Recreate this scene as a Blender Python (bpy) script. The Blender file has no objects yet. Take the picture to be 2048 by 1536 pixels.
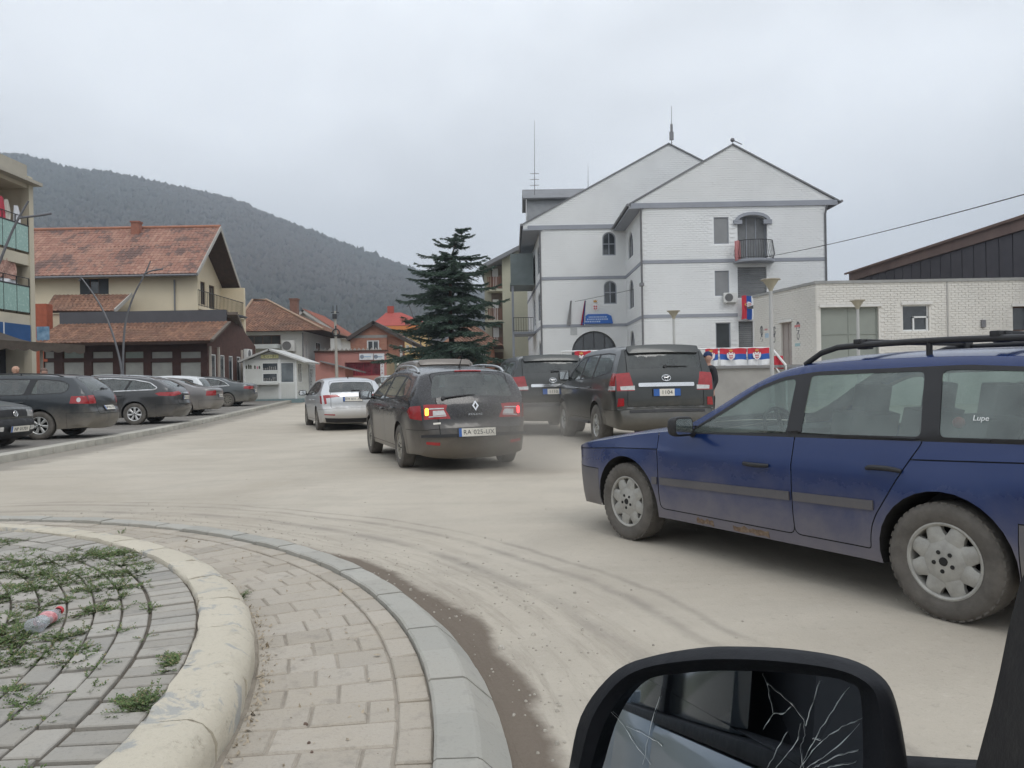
import bpy, bmesh, math, random
import numpy as np
from mathutils import Vector, Matrix
from mathutils.geometry import delaunay_2d_cdt
R = math.radians
rnd = random.Random(7)
scene = bpy.context.scene
COL = scene.collection

# ------------------------------------------------------------------ camera
F_PX = 1560.0                      # focal length in pixels of a 2048-wide frame
CAM_Z = 1.25
cam_d = bpy.data.cameras.new('camera')
cam_d.sensor_width = 36.0
cam_d.lens = F_PX / 2048 * 36.0
cam_d.clip_start = 0.02
cam_d.clip_end = 6000
cam = bpy.data.objects.new('camera', cam_d)
COL.objects.link(cam)
CAM_M = Matrix.Translation((0, 0, CAM_Z)) @ (Matrix.Rotation(R(90 - 0.11), 4, 'X') @ Matrix.Rotation(R(-1.03), 4, 'Z'))
cam.matrix_world = CAM_M
scene.camera = cam

# ------------------------------------------------------------------ overcast sky
SUN_EL, SUN_AZ = R(48), R(150)
world = bpy.data.worlds.new('World')
scene.world = world
world.use_nodes = True
wn, wl = world.node_tree.nodes, world.node_tree.links
wn.clear()
w_out = wn.new('ShaderNodeOutputWorld')
w_bg = wn.new('ShaderNodeBackground')
w_sky = wn.new('ShaderNodeTexSky')
w_sky.sky_type = 'NISHITA'
w_sky.sun_disc = False
w_sky.sun_elevation = SUN_EL
w_sky.sun_rotation = SUN_AZ
w_sky.air_density = 1.0
w_sky.dust_density = 4.0
w_tc = wn.new('ShaderNodeTexCoord')
w_sep = wn.new('ShaderNodeSeparateXYZ')
wl.new(w_tc.outputs['Generated'], w_sep.inputs[0])
w_max = wn.new('ShaderNodeMath'); w_max.operation = 'MAXIMUM'; w_max.inputs[1].default_value = 0.0
wl.new(w_sep.outputs['Z'], w_max.inputs[0])
# standard overcast luminance: horizon one third of the zenith
w_cie = wn.new('ShaderNodeMath'); w_cie.operation = 'MULTIPLY_ADD'
w_cie.inputs[1].default_value = 8.0; w_cie.inputs[2].default_value = 9.4
wl.new(w_max.outputs[0], w_cie.inputs[0])
# soft cloud banks, stretched towards the horizon
w_map = wn.new('ShaderNodeMapping'); w_map.inputs['Scale'].default_value = (1.0, 1.0, 1.5)
w_map.inputs['Location'].default_value = (3.1, 0.4, 1.7)
wl.new(w_tc.outputs['Generated'], w_map.inputs[0])
w_noi = wn.new('ShaderNodeTexNoise'); w_noi.inputs['Scale'].default_value = 2.6
w_noi.inputs['Detail'].default_value = 5.0; w_noi.inputs['Roughness'].default_value = 0.5
w_noi.inputs['Distortion'].default_value = 0.35
wl.new(w_map.outputs[0], w_noi.inputs['Vector'])
w_rng = wn.new('ShaderNodeMapRange')
w_rng.inputs['From Min'].default_value = 0.25; w_rng.inputs['From Max'].default_value = 0.75
w_rng.inputs['To Min'].default_value = 0.82; w_rng.inputs['To Max'].default_value = 1.17
wl.new(w_noi.outputs['Fac'], w_rng.inputs['Value'])
w_mul = wn.new('ShaderNodeMath'); w_mul.operation = 'MULTIPLY'
wl.new(w_cie.outputs[0], w_mul.inputs[0]); wl.new(w_rng.outputs[0], w_mul.inputs[1])
w_col = wn.new('ShaderNodeVectorMath'); w_col.operation = 'SCALE'
w_col.inputs[0].default_value = (0.93, 0.975, 1.03)
wl.new(w_mul.outputs[0], w_col.inputs['Scale'])
w_mix = wn.new('ShaderNodeMix'); w_mix.data_type = 'RGBA'
w_mix.inputs['Factor'].default_value = 0.94
wl.new(w_sky.outputs[0], w_mix.inputs['A']); wl.new(w_col.outputs[0], w_mix.inputs['B'])
wl.new(w_mix.outputs['Result'], w_bg.inputs['Color'])
w_bg.inputs['Strength'].default_value = 0.08
wl.new(w_bg.outputs[0], w_out.inputs['Surface'])

sun_d = bpy.data.lights.new('sun', 'SUN')
sun_d.energy = 0.8
sun_d.angle = R(25)
sun_d.color = (1.0, 0.97, 0.92)
sun = bpy.data.objects.new('sun', sun_d)
COL.objects.link(sun)
sd = Vector((math.sin(SUN_AZ) * math.cos(SUN_EL), math.cos(SUN_AZ) * math.cos(SUN_EL), math.sin(SUN_EL)))
sun.rotation_euler = sd.to_track_quat('Z', 'Y').to_euler()

vs = scene.view_settings
vs.view_transform = 'Standard'
vs.look = 'None'
vs.exposure = 0.18
vs.gamma = 1.0
vs.use_curve_mapping = False
scene.cycles.use_denoising = True
scene.cycles.max_bounces = 8
scene.cycles.transparent_max_bounces = 16
scene.cycles.volume_bounces = 0
scene.cycles.caustics_reflective = False
scene.cycles.caustics_refractive = False

# ------------------------------------------------------------------ pixel -> place helpers (photo measured at 2048 x 1536)
CAM_INV = CAM_M.inverted()
def ray(px, py):
    d = CAM_M.to_3x3() @ Vector(((px - 1024) / F_PX, (768 - py) / F_PX, -1.0))
    return d
def at(px, py, Y):
    d = ray(px, py)
    return Vector((0, 0, CAM_Z)) + d * (Y / d.y)
def on_ground(px, py, z=0.0):
    d = ray(px, py)
    return Vector((0, 0, CAM_Z)) + d * ((z - CAM_Z) / d.z)
def project(p):
    q = CAM_INV @ Vector(p)
    if q.z > -0.05:
        return None
    return (1024 + F_PX * q.x / -q.z, 768 - F_PX * q.y / -q.z)
def gz(y):
    """height of the ground: level by the camera, gently climbing up the street"""
    t = min(max(y - 20.0, 0.0), 60.0)
    return 0.017 * t * t / (t + 5.0)

# ------------------------------------------------------------------ materials
MATS = {}
def nodes_of(name):
    m = bpy.data.materials.new(name)
    m.use_nodes = True
    n, l = m.node_tree.nodes, m.node_tree.links
    return m, n, l, n['Principled BSDF']
def mixrgb(n, l, a, b, fac, blend='MIX'):
    x = n.new('ShaderNodeMix'); x.data_type = 'RGBA'; x.blend_type = blend
    for sock, v in (('A', a), ('B', b)):
        if isinstance(v, (tuple, list)): x.inputs[sock].default_value = (*v[:3], 1)
        else: l.new(v, x.inputs[sock])
    if isinstance(fac, (int, float)): x.inputs['Factor'].default_value = fac
    else: l.new(fac, x.inputs['Factor'])
    return x.outputs['Result']
def math_n(n, l, op, a, b=None, c=None, clamp=False):
    x = n.new('ShaderNodeMath'); x.operation = op; x.use_clamp = clamp
    for i, v in enumerate((a, b, c)):
        if v is None: continue
        if isinstance(v, (int, float)): x.inputs[i].default_value = v
        else: l.new(v, x.inputs[i])
    return x.outputs[0]
def noise_n(n, l, vec, scale, detail=4, rough=0.55, dist=0.0):
    x = n.new('ShaderNodeTexNoise')
    x.inputs['Scale'].default_value = scale; x.inputs['Detail'].default_value = detail
    x.inputs['Roughness'].default_value = rough; x.inputs['Distortion'].default_value = dist
    if vec is not None: l.new(vec, x.inputs['Vector'])
    return x.outputs['Fac']
def range_n(n, l, v, a, b, c=0.0, d=1.0, smooth=False):
    x = n.new('ShaderNodeMapRange')
    if smooth: x.interpolation_type = 'SMOOTHSTEP'
    for k, q in zip(('From Min', 'From Max', 'To Min', 'To Max'), (a, b, c, d)):
        x.inputs[k].default_value = q
    l.new(v, x.inputs['Value'])
    return x.outputs[0]
def bump_n(n, l, h, strength, dist=0.01):
    x = n.new('ShaderNodeBump'); x.inputs['Strength'].default_value = strength
    x.inputs['Distance'].default_value = dist
    l.new(h, x.inputs['Height'])
    return x.outputs[0]
def mul(c, k): return tuple(v * k for v in c[:3])

def pm(name, col, rough=0.7, metal=0.0, var=0.12, scale=3.0, bump=0.0, bscale=60.0, coat=0.0, spec=0.4,
       col2=None, world_co=False, objvar=0.0, stain=0.0):
    """plain procedural surface: colour with soft mottling, fine relief, optional per-object tone"""
    if name in MATS: return MATS[name]
    m, n, l, b = nodes_of(name)
    tc = n.new('ShaderNodeTexCoord')
    if world_co:
        g = n.new('ShaderNodeNewGeometry'); co = g.outputs['Position']
    else:
        co = tc.outputs['Object']
    f = noise_n(n, l, co, scale, 5, 0.6)
    f = range_n(n, l, f, 0.25, 0.75)
    c = mixrgb(n, l, mul(col, 1 - var), col2 if col2 else mul(col, 1 + var), f)
    if stain:
        f2 = noise_n(n, l, co, scale * 0.35, 6, 0.7, 0.6)
        f2 = range_n(n, l, f2, 0.5, 0.72, 0.0, stain)
        c = mixrgb(n, l, c, mul(col, 0.45), f2)
    if objvar:
        oi = n.new('ShaderNodeObjectInfo')
        k = range_n(n, l, oi.outputs['Random'], 0, 1, 1 - objvar, 1 + objvar)
        v = n.new('ShaderNodeVectorMath'); v.operation = 'SCALE'
        l.new(c, v.inputs[0]); l.new(k, v.inputs['Scale']); c = v.outputs[0]
    l.new(c, b.inputs['Base Color'])
    fr = noise_n(n, l, co, scale * 3, 3)
    l.new(range_n(n, l, fr, 0.2, 0.8, max(rough - 0.08, 0.02), min(rough + 0.08, 1)), b.inputs['Roughness'])
    b.inputs['Metallic'].default_value = metal
    b.inputs['Specular IOR Level'].default_value = spec
    b.inputs['Coat Weight'].default_value = coat
    b.inputs['Coat Roughness'].default_value = 0.08
    if bump:
        h = noise_n(n, l, co, bscale, 4, 0.65)
        l.new(bump_n(n, l, h, bump), b.inputs['Normal'])
    MATS[name] = m
    return m

DUST = (0.40, 0.345, 0.27)
def paint(name, col, metal=0.25, rough=0.34, z0=0.25, z1=0.95, dust=0.8, film=0.12, coat=0.55):
    """car paint under road dust that thins out upwards (the parts' object space is the car's)"""
    if name in MATS: return MATS[name]
    m, n, l, b = nodes_of(name)
    tc = n.new('ShaderNodeTexCoord'); co = tc.outputs['Object']
    sep = n.new('ShaderNodeSeparateXYZ'); l.new(co, sep.inputs[0])
    nz = noise_n(n, l, co, 3.0, 6, 0.65, 0.3)
    nz2 = noise_n(n, l, co, 40.0, 3, 0.6)
    zz = math_n(n, l, 'ADD', sep.outputs['Z'], math_n(n, l, 'MULTIPLY_ADD', nz, 0.5, -0.25))
    f = range_n(n, l, zz, z0, z1, dust, 0.0, smooth=True)
    f = math_n(n, l, 'ADD', f, math_n(n, l, 'MULTIPLY', nz2, film * 2), clamp=True)
    c = mixrgb(n, l, col, DUST, f)
    l.new(c, b.inputs['Base Color'])
    l.new(range_n(n, l, f, 0, 1, rough, 0.95), b.inputs['Roughness'])
    l.new(range_n(n, l, f, 0, 0.8, metal, 0.0), b.inputs['Metallic'])
    l.new(range_n(n, l, f, 0, 0.7, coat, 0.0), b.inputs['Coat Weight'])
    b.inputs['Coat Roughness'].default_value = 0.06
    MATS[name] = m
    return m

def glass(name, tint=(0.28, 0.34, 0.33), dust=0.12, ior=1.5, dcol=(0.42, 0.45, 0.43)):
    """thin pane: tinted see-through, mirror-like at grazing angles, a pale film for dust and painted reflection"""
    if name in MATS: return MATS[name]
    m, n, l, b = nodes_of(name)
    out = n['Material Output']
    tc = n.new('ShaderNodeTexCoord')
    tr = n.new('ShaderNodeBsdfTransparent'); tr.inputs[0].default_value = (*tint, 1)
    gl = n.new('ShaderNodeBsdfGlossy'); gl.inputs['Roughness'].default_value = 0.03
    gl.inputs['Color'].default_value = (0.95, 0.97, 0.97, 1)
    lw = n.new('ShaderNodeLayerWeight'); lw.inputs['Blend'].default_value = 0.5
    fr = math_n(n, l, 'MULTIPLY_ADD', math_n(n, l, 'POWER', lw.outputs['Facing'], 5.0), 0.92, 0.07)
    mx = n.new('ShaderNodeMixShader'); l.new(fr, mx.inputs[0])
    l.new(tr.outputs[0], mx.inputs[1]); l.new(gl.outputs[0], mx.inputs[2])
    df = n.new('ShaderNodeBsdfDiffuse'); df.inputs[0].default_value = (*dcol, 1)
    nz = noise_n(n, l, tc.outputs['Object'], 4.0, 5, 0.6)
    f = range_n(n, l, nz, 0.3, 0.75, dust * 0.5, dust * 1.5)
    m2 = n.new('ShaderNodeMixShader'); l.new(f, m2.inputs[0])
    l.new(mx.outputs[0], m2.inputs[1]); l.new(df.outputs[0], m2.inputs[2])
    l.new(m2.outputs[0], out.inputs['Surface'])
    MATS[name] = m
    return m

def emit(name, col, strength, base=(0.3, 0.02, 0.02)):
    if name in MATS: return MATS[name]
    m, n, l, b = nodes_of(name)
    b.inputs['Base Color'].default_value = (*base, 1)
    b.inputs['Emission Color'].default_value = (*col, 1)
    b.inputs['Emission Strength'].default_value = strength
    b.inputs['Roughness'].default_value = 0.15
    MATS[name] = m
    return m

# ------------------------------------------------------------------ mesh helpers
def link(o):
    COL.objects.link(o)
    return o
def empty(name, loc=(0, 0, 0), rz=0.0, parent=None):
    o = bpy.data.objects.new(name, None)
    o.empty_display_size = 0.2
    o.location = loc
    o.rotation_euler = (0, 0, rz)
    if parent: o.parent = parent
    return link(o)
def tag(o, label, cat=None, group=None, kind=None):
    if label: o['label'] = label
    if cat: o['category'] = cat
    if group: o['group'] = group
    if kind: o['kind'] = kind
    return o
def structure(o, label=None):
    o['kind'] = 'structure'
    if label: o['label'] = label
    return o
def finish(me, mat, smooth=None):
    for m in (mat if isinstance(mat, (list, tuple)) else [mat]):
        if m is not None: me.materials.append(m)
    if smooth is not None:
        me.polygons.foreach_set('use_smooth', [True] * len(me.polygons))
        if smooth < 179:
            me.set_sharp_from_angle(angle=R(smooth))
    me.update()
    return me
def mesh_obj(name, verts, faces, mat, parent=None, smooth=None, fmat=None):
    me = bpy.data.meshes.new(name)
    me.from_pydata([tuple(v) for v in verts], [], faces)
    if fmat is not None: me.polygons.foreach_set('material_index', fmat)
    finish(me, mat, smooth)
    o = bpy.data.objects.new(name, me)
    if parent: o.parent = parent
    return link(o)

class MB:
    """collects simple solids into one mesh"""
    def __init__(self): self.v = []; self.f = []; self.m = []; self.cur = 0
    def add(self, vs, fs):
        k = len(self.v)
        self.v += [Vector(p) for p in vs]
        self.f += [[i + k for i in f] for f in fs]
        self.m += [self.cur] * len(fs)
        return self
    def box(self, c, s, rz=0.0, mx=None):
        c = Vector(c); h = Vector(s) / 2
        vs = [Vector((x * h.x, y * h.y, z * h.z)) for x in (-1, 1) for y in (-1, 1) for z in (-1, 1)]
        if rz: vs = [Matrix.Rotation(rz, 3, 'Z') @ v for v in vs]
        if mx is not None: vs = [mx @ v for v in vs]
        return self.add([v + c for v in vs], [(0, 1, 3, 2), (4, 6, 7, 5), (0, 4, 5, 1), (2, 3, 7, 6), (0, 2, 6, 4), (1, 5, 7, 3)])
    def box2(self, a, b):
        a, b = Vector(a), Vector(b)
        return self.box((a + b) / 2, (abs(b.x - a.x), abs(b.y - a.y), abs(b.z - a.z)))
    def beam(self, p0, p1, w, h, up=(0, 0, 1)):
        p0, p1 = Vector(p0), Vector(p1)
        d = (p1 - p0); L = d.length; d.normalize()
        u = Vector(up)
        if abs(d.dot(u)) > 0.99: u = Vector((0, 1, 0))
        s = d.cross(u).normalized(); t = s.cross(d)
        vs = [p0 + d * L * a + s * w / 2 * b + t * h / 2 * c for a in (0, 1) for b in (-1, 1) for c in (-1, 1)]
        return self.add(vs, [(0, 1, 3, 2), (4, 6, 7, 5), (0, 4, 5, 1), (2, 3, 7, 6), (0, 2, 6, 4), (1, 5, 7, 3)])
    def tube(self, pts, r, seg=8, cap=True):
        pts = [Vector(p) for p in pts]
        rs = r if isinstance(r, (list, tuple)) else [r] * len(pts)
        rings = []; prev = None
        for i, p in enumerate(pts):
            d = (pts[min(i + 1, len(pts) - 1)] - pts[max(i - 1, 0)]).normalized()
            if prev is None:
                a = Vector((0, 0, 1)) if abs(d.z) < 0.9 else Vector((1, 0, 0))
                s = d.cross(a).normalized()
            else:
                s = (prev - d * prev.dot(d)).normalized()
            prev = s; t = d.cross(s)
            rings.append([p + (s * math.cos(2 * math.pi * k / seg) + t * math.sin(2 * math.pi * k / seg)) * rs[i] for k in range(seg)])
        vs = [v for q in rings for v in q]; fs = []
        for i in range(len(pts) - 1):
            for k in range(seg):
                a, b = i * seg + k, i * seg + (k + 1) % seg
                fs.append((a, b, b + seg, a + seg))
        if cap:
            fs.append(tuple(range(seg - 1, -1, -1)))
            fs.append(tuple(range((len(pts) - 1) * seg, len(pts) * seg)))
        return self.add(vs, fs)
    def lathe(self, prof, seg=24, mx=None, cap=False):
        """prof: (radius, height) about local Z"""
        vs = []; fs = []
        for r, z in prof:
            for k in range(seg):
                a = 2 * math.pi * k / seg
                vs.append(Vector((r * math.cos(a), r * math.sin(a), z)))
        for i in range(len(prof) - 1):
            for k in range(seg):
                a, b = i * seg + k, i * seg + (k + 1) % seg
                fs.append((a, b, b + seg, a + seg))
        if cap:
            fs.append(tuple(range(seg - 1, -1, -1)))
            fs.append(tuple(range((len(prof) - 1) * seg, len(prof) * seg)))
        if mx is not None: vs = [mx @ v for v in vs]
        return self.add(vs, fs)
    def prism(self, poly, d0, d1, mx):
        """poly in 2-D (u, v); extruded along w from d0 to d1; mx maps (u, v, w) to space"""
        n = len(poly)
        vs = [mx @ Vector((u, v, d0)) for u, v in poly] + [mx @ Vector((u, v, d1)) for u, v in poly]
        fs = [tuple(range(n - 1, -1, -1)), tuple(range(n, 2 * n))]
        fs += [(i, (i + 1) % n, n + (i + 1) % n, n + i) for i in range(n)]
        return self.add(vs, fs)
    def ball(self, c, r, seg=12, rings=8, sc=(1, 1, 1)):
        c = Vector(c); vs = []; fs = []
        for i in range(rings + 1):
            th = math.pi * i / rings
            for k in range(seg):
                a = 2 * math.pi * k / seg
                vs.append(c + Vector((math.sin(th) * math.cos(a) * sc[0], math.sin(th) * math.sin(a) * sc[1], math.cos(th) * sc[2])) * r)
        for i in range(rings):
            for k in range(seg):
                a, b = i * seg + k, i * seg + (k + 1) % seg
                fs.append((a, a + seg, b + seg, b))
        return self.add(vs, fs)
    def build(self, name, mat, parent=None, smooth=None, bevel=0.0, bseg=2, weld=False):
        if not bevel and not weld:
            return mesh_obj(name, self.v, self.f, mat, parent, smooth, self.m)
        bm = bmesh.new()
        bv = [bm.verts.new(v) for v in self.v]
        for f, m in zip(self.f, self.m):
            try:
                q = bm.faces.new([bv[i] for i in f]); q.material_index = m
            except ValueError: pass
        bmesh.ops.remove_doubles(bm, verts=bm.verts, dist=1e-4)
        bmesh.ops.recalc_face_normals(bm, faces=bm.faces)
        if bevel:
            ed = [e for e in bm.edges if e.is_manifold and e.calc_face_angle(0) > R(30)]
            bmesh.ops.bevel(bm, geom=ed, offset=bevel, segments=bseg, affect='EDGES', profile=0.6, clamp_overlap=True)
        me = bpy.data.meshes.new(name); bm.to_mesh(me); bm.free()
        finish(me, mat, smooth if smooth is not None else 40)
        o = bpy.data.objects.new(name, me)
        if parent: o.parent = parent
        return link(o)

def in_poly(P, poly):
    """vectorised point in polygon; P (n,2)"""
    poly = np.asarray(poly, float); x, y = P[:, 0], P[:, 1]
    r = np.zeros(len(P), bool); j = len(poly) - 1
    for i in range(len(poly)):
        xi, yi = poly[i]; xj, yj = poly[j]
        if yi != yj:
            c = ((yi > y) != (yj > y)) & (x < (xj - xi) * (y - yi) / (yj - yi) + xi)
            r ^= c
        j = i
    return r
def resample(poly, step, closed=True):
    out = []; n = len(poly)
    for i in range(n if closed else n - 1):
        a, b = Vector(poly[i][:2]), Vector(poly[(i + 1) % n][:2])
        k = max(1, int(math.ceil((b - a).length / step)))
        out += [tuple(a.lerp(b, q / k)) for q in range(k)]
    if not closed: out.append(tuple(poly[-1][:2]))
    return out
def rounded(poly, r, seg=4):
    """round the corners of a 2-D polygon"""
    out = []; n = len(poly)
    for i in range(n):
        p, a, b = Vector(poly[i]), Vector(poly[i - 1]), Vector(poly[(i + 1) % n])
        la, lb = (a - p).length, (b - p).length
        rr = min(r, la * 0.45, lb * 0.45)
        q0, q1 = p + (a - p) * rr / la, p + (b - p) * rr / lb
        for k in range(seg + 1):
            t = k / seg
            out.append(tuple(q0 * (1 - t) ** 2 + p * 2 * t * (1 - t) + q1 * t * t))
    return out
def clip_half(poly, p, d):
    """keep the part of poly to the left of the line p + t d"""
    out = []; n = len(poly); p = Vector(p); d = Vector(d)
    sd = [d.x * (q[1] - p.y) - d.y * (q[0] - p.x) for q in poly]
    for i in range(n):
        j = (i + 1) % n
        if sd[i] >= 0: out.append(tuple(poly[i][:2]))
        if sd[i] * sd[j] < 0:
            t = sd[i] / (sd[i] - sd[j])
            out.append((poly[i][0] + (poly[j][0] - poly[i][0]) * t, poly[i][1] + (poly[j][1] - poly[i][1]) * t))
    return out
def offset_poly(poly, d):
    """move every corner outwards by d (positive) for a counter-clockwise or clockwise polygon"""
    n = len(poly); A = sum(poly[i][0] * poly[(i + 1) % n][1] - poly[(i + 1) % n][0] * poly[i][1] for i in range(n))
    sgn = 1 if A > 0 else -1; out = []
    for i in range(n):
        p, a, b = Vector(poly[i]), Vector(poly[i - 1]), Vector(poly[(i + 1) % n])
        e0 = (p - a).normalized(); e1 = (b - p).normalized()
        n0 = Vector((e0.y, -e0.x)) * sgn; n1 = Vector((e1.y, -e1.x)) * sgn
        m = n0 + n1
        k = max(0.35, 1 + n0.dot(n1))
        out.append(tuple(p + m * d / k))
    return out
def cdt(outer, regions, pts):
    """constrained triangulation of a 2-D outline with inner outlines and loose points; returns verts, tris, centroids"""
    V = []; E = []
    for poly in [outer] + regions:
        k = len(V); n = len(poly)
        V += [Vector(p[:2]) for p in poly]
        E += [(k + i, k + (i + 1) % n) for i in range(n)]
    V += [Vector(p[:2]) for p in pts]
    r = delaunay_2d_cdt(V, E, [], 0, 1e-5)
    v = np.array([(p.x, p.y) for p in r[0]]); f = np.array([t for t in r[2] if len(t) == 3])
    c = v[f].mean(axis=1)
    k = in_poly(c, outer)
    return v, f[k], c[k]

def text_obj(name, body, size, mat, parent, mx, align='CENTER', depth=0.002, spacing=1.0, xscale=1.0):
    """lettering as a real, slightly raised mesh"""
    cu = bpy.data.curves.new(name, 'FONT')
    cu.body = body; cu.size = size; cu.align_x = align; cu.align_y = 'CENTER'
    cu.extrude = depth; cu.space_character = spacing
    o = bpy.data.objects.new(name, cu)
    COL.objects.link(o)
    dg = bpy.context.evaluated_depsgraph_get()
    me = bpy.data.meshes.new_from_object(o.evaluated_get(dg))
    bpy.data.objects.remove(o)
    me.name = name
    me.transform(mx @ Matrix.Diagonal((xscale, 1, 1, 1)))
    me.materials.clear()
    finish(me, mat)
    t = bpy.data.objects.new(name, me)
    t.parent = parent
    return link(t)
def frame_mx(o, u, v):
    """matrix whose local x runs along u and local y along v"""
    u = Vector(u).normalized(); v = Vector(v); w = u.cross(v).normalized(); v = w.cross(u)
    return Matrix(((u.x, v.x, w.x, o[0]), (u.y, v.y, w.y, o[1]), (u.z, v.z, w.z, o[2]), (0, 0, 0, 1)))
# ------------------------------------------------------------------ car builder
M_BLACK = pm('black_plastic', (0.022, 0.022, 0.024), 0.55, bump=0.1, bscale=200)
M_DARKIN = pm('car_interior', (0.035, 0.036, 0.04), 0.8)
M_UNDER = pm('underbody', (0.02, 0.019, 0.018), 0.9)
M_TYRE = pm('tyre_rubber', (0.11, 0.1, 0.088), 0.9, var=0.35, scale=9, bump=0.3, bscale=80)
M_RIMS = pm('alloy', (0.50, 0.50, 0.48), 0.38, 0.55, var=0.15, scale=12)
M_RIMD = pm('dusty_alloy', (0.30, 0.28, 0.24), 0.6, 0.2, var=0.25, scale=12)
M_CHROME = pm('chrome', (0.72, 0.73, 0.74), 0.16, 1.0, var=0.05)
M_SEAM = pm('panel_gap', (0.012, 0.012, 0.012), 0.9)
M_GLASS = glass('car_glass', (0.30, 0.36, 0.35), 0.13)
M_GLASS_CLEAR = glass('car_glass_clear', (0.50, 0.61, 0.58), 0.20, dcol=(0.46, 0.54, 0.51))  # pale greenish film paints in reflections on the blue estate's panes
M_GLASS_DARK = glass('car_glass_privacy', (0.035, 0.045, 0.045), 0.10)
M_RED = pm('red_lens', (0.30, 0.012, 0.015), 0.16, coat=0.8, var=0.2, scale=14)
M_WLENS = pm('clear_lens', (0.55, 0.55, 0.54), 0.14, 0.35, coat=0.8, var=0.25, scale=20)
M_ORANGE = pm('amber_lens', (0.6, 0.16, 0.02), 0.2, coat=0.7)
M_BRAKE = emit('lit_brake_lamp', (1.0, 0.05, 0.06), 2.6, (0.5, 0.02, 0.02))
M_SIGNAL = emit('lit_turn_signal', (1.0, 0.52, 0.05), 3.2, (0.6, 0.25, 0.02))
M_PLATE = pm('plate_white', (0.66, 0.63, 0.56), 0.5, var=0.12, scale=10)
M_PLATE_B = pm('plate_blue', (0.03, 0.11, 0.36), 0.5)
M_INK = pm('plate_ink', (0.02, 0.02, 0.022), 0.6)
M_RAILM = pm('satin_rail', (0.45, 0.46, 0.47), 0.3, 0.9)
M_MIRROR = pm('mirror_silver', (0.75, 0.77, 0.78), 0.03, 1.0, var=0.02)
M_SEATS = pm('seat_cloth', (0.06, 0.062, 0.068), 0.95, var=0.2)

def catmull(pts, step=0.05):
    """smooth polyline through (x, z[, 'c']) points; 'c' marks a corner"""
    segs = [[pts[0]]]
    for p in pts[1:]:
        segs[-1].append(p)
        if len(p) > 2: segs.append([p])
    out = []
    for sg in segs:
        if len(sg) < 2: continue
        P = [Vector(p[:2]) for p in sg]
        P = [P[0] * 2 - P[1]] + P + [P[-1] * 2 - P[-2]]
        for i in range(1, len(P) - 2):
            a, b, c, d = P[i - 1:i + 3]
            L = (c - b).length; k = max(1, int(round(L / step)))
            # tangents limited by the neighbouring chord lengths keep the curve tight
            t0 = (c - a) * (L / max((b - a).length + L, 1e-6)); t1 = (d - b) * (L / max((d - c).length + L, 1e-6))
            for q in range(k):
                t = q / k
                h = (2 * t ** 3 - 3 * t * t + 1, t ** 3 - 2 * t * t + t, -2 * t ** 3 + 3 * t * t, t ** 3 - t * t)
                out.append(tuple(b * h[0] + t0 * h[1] + c * h[2] + t1 * h[3]))
    out.append(tuple(pts[-1][:2]))
    return out

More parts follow.
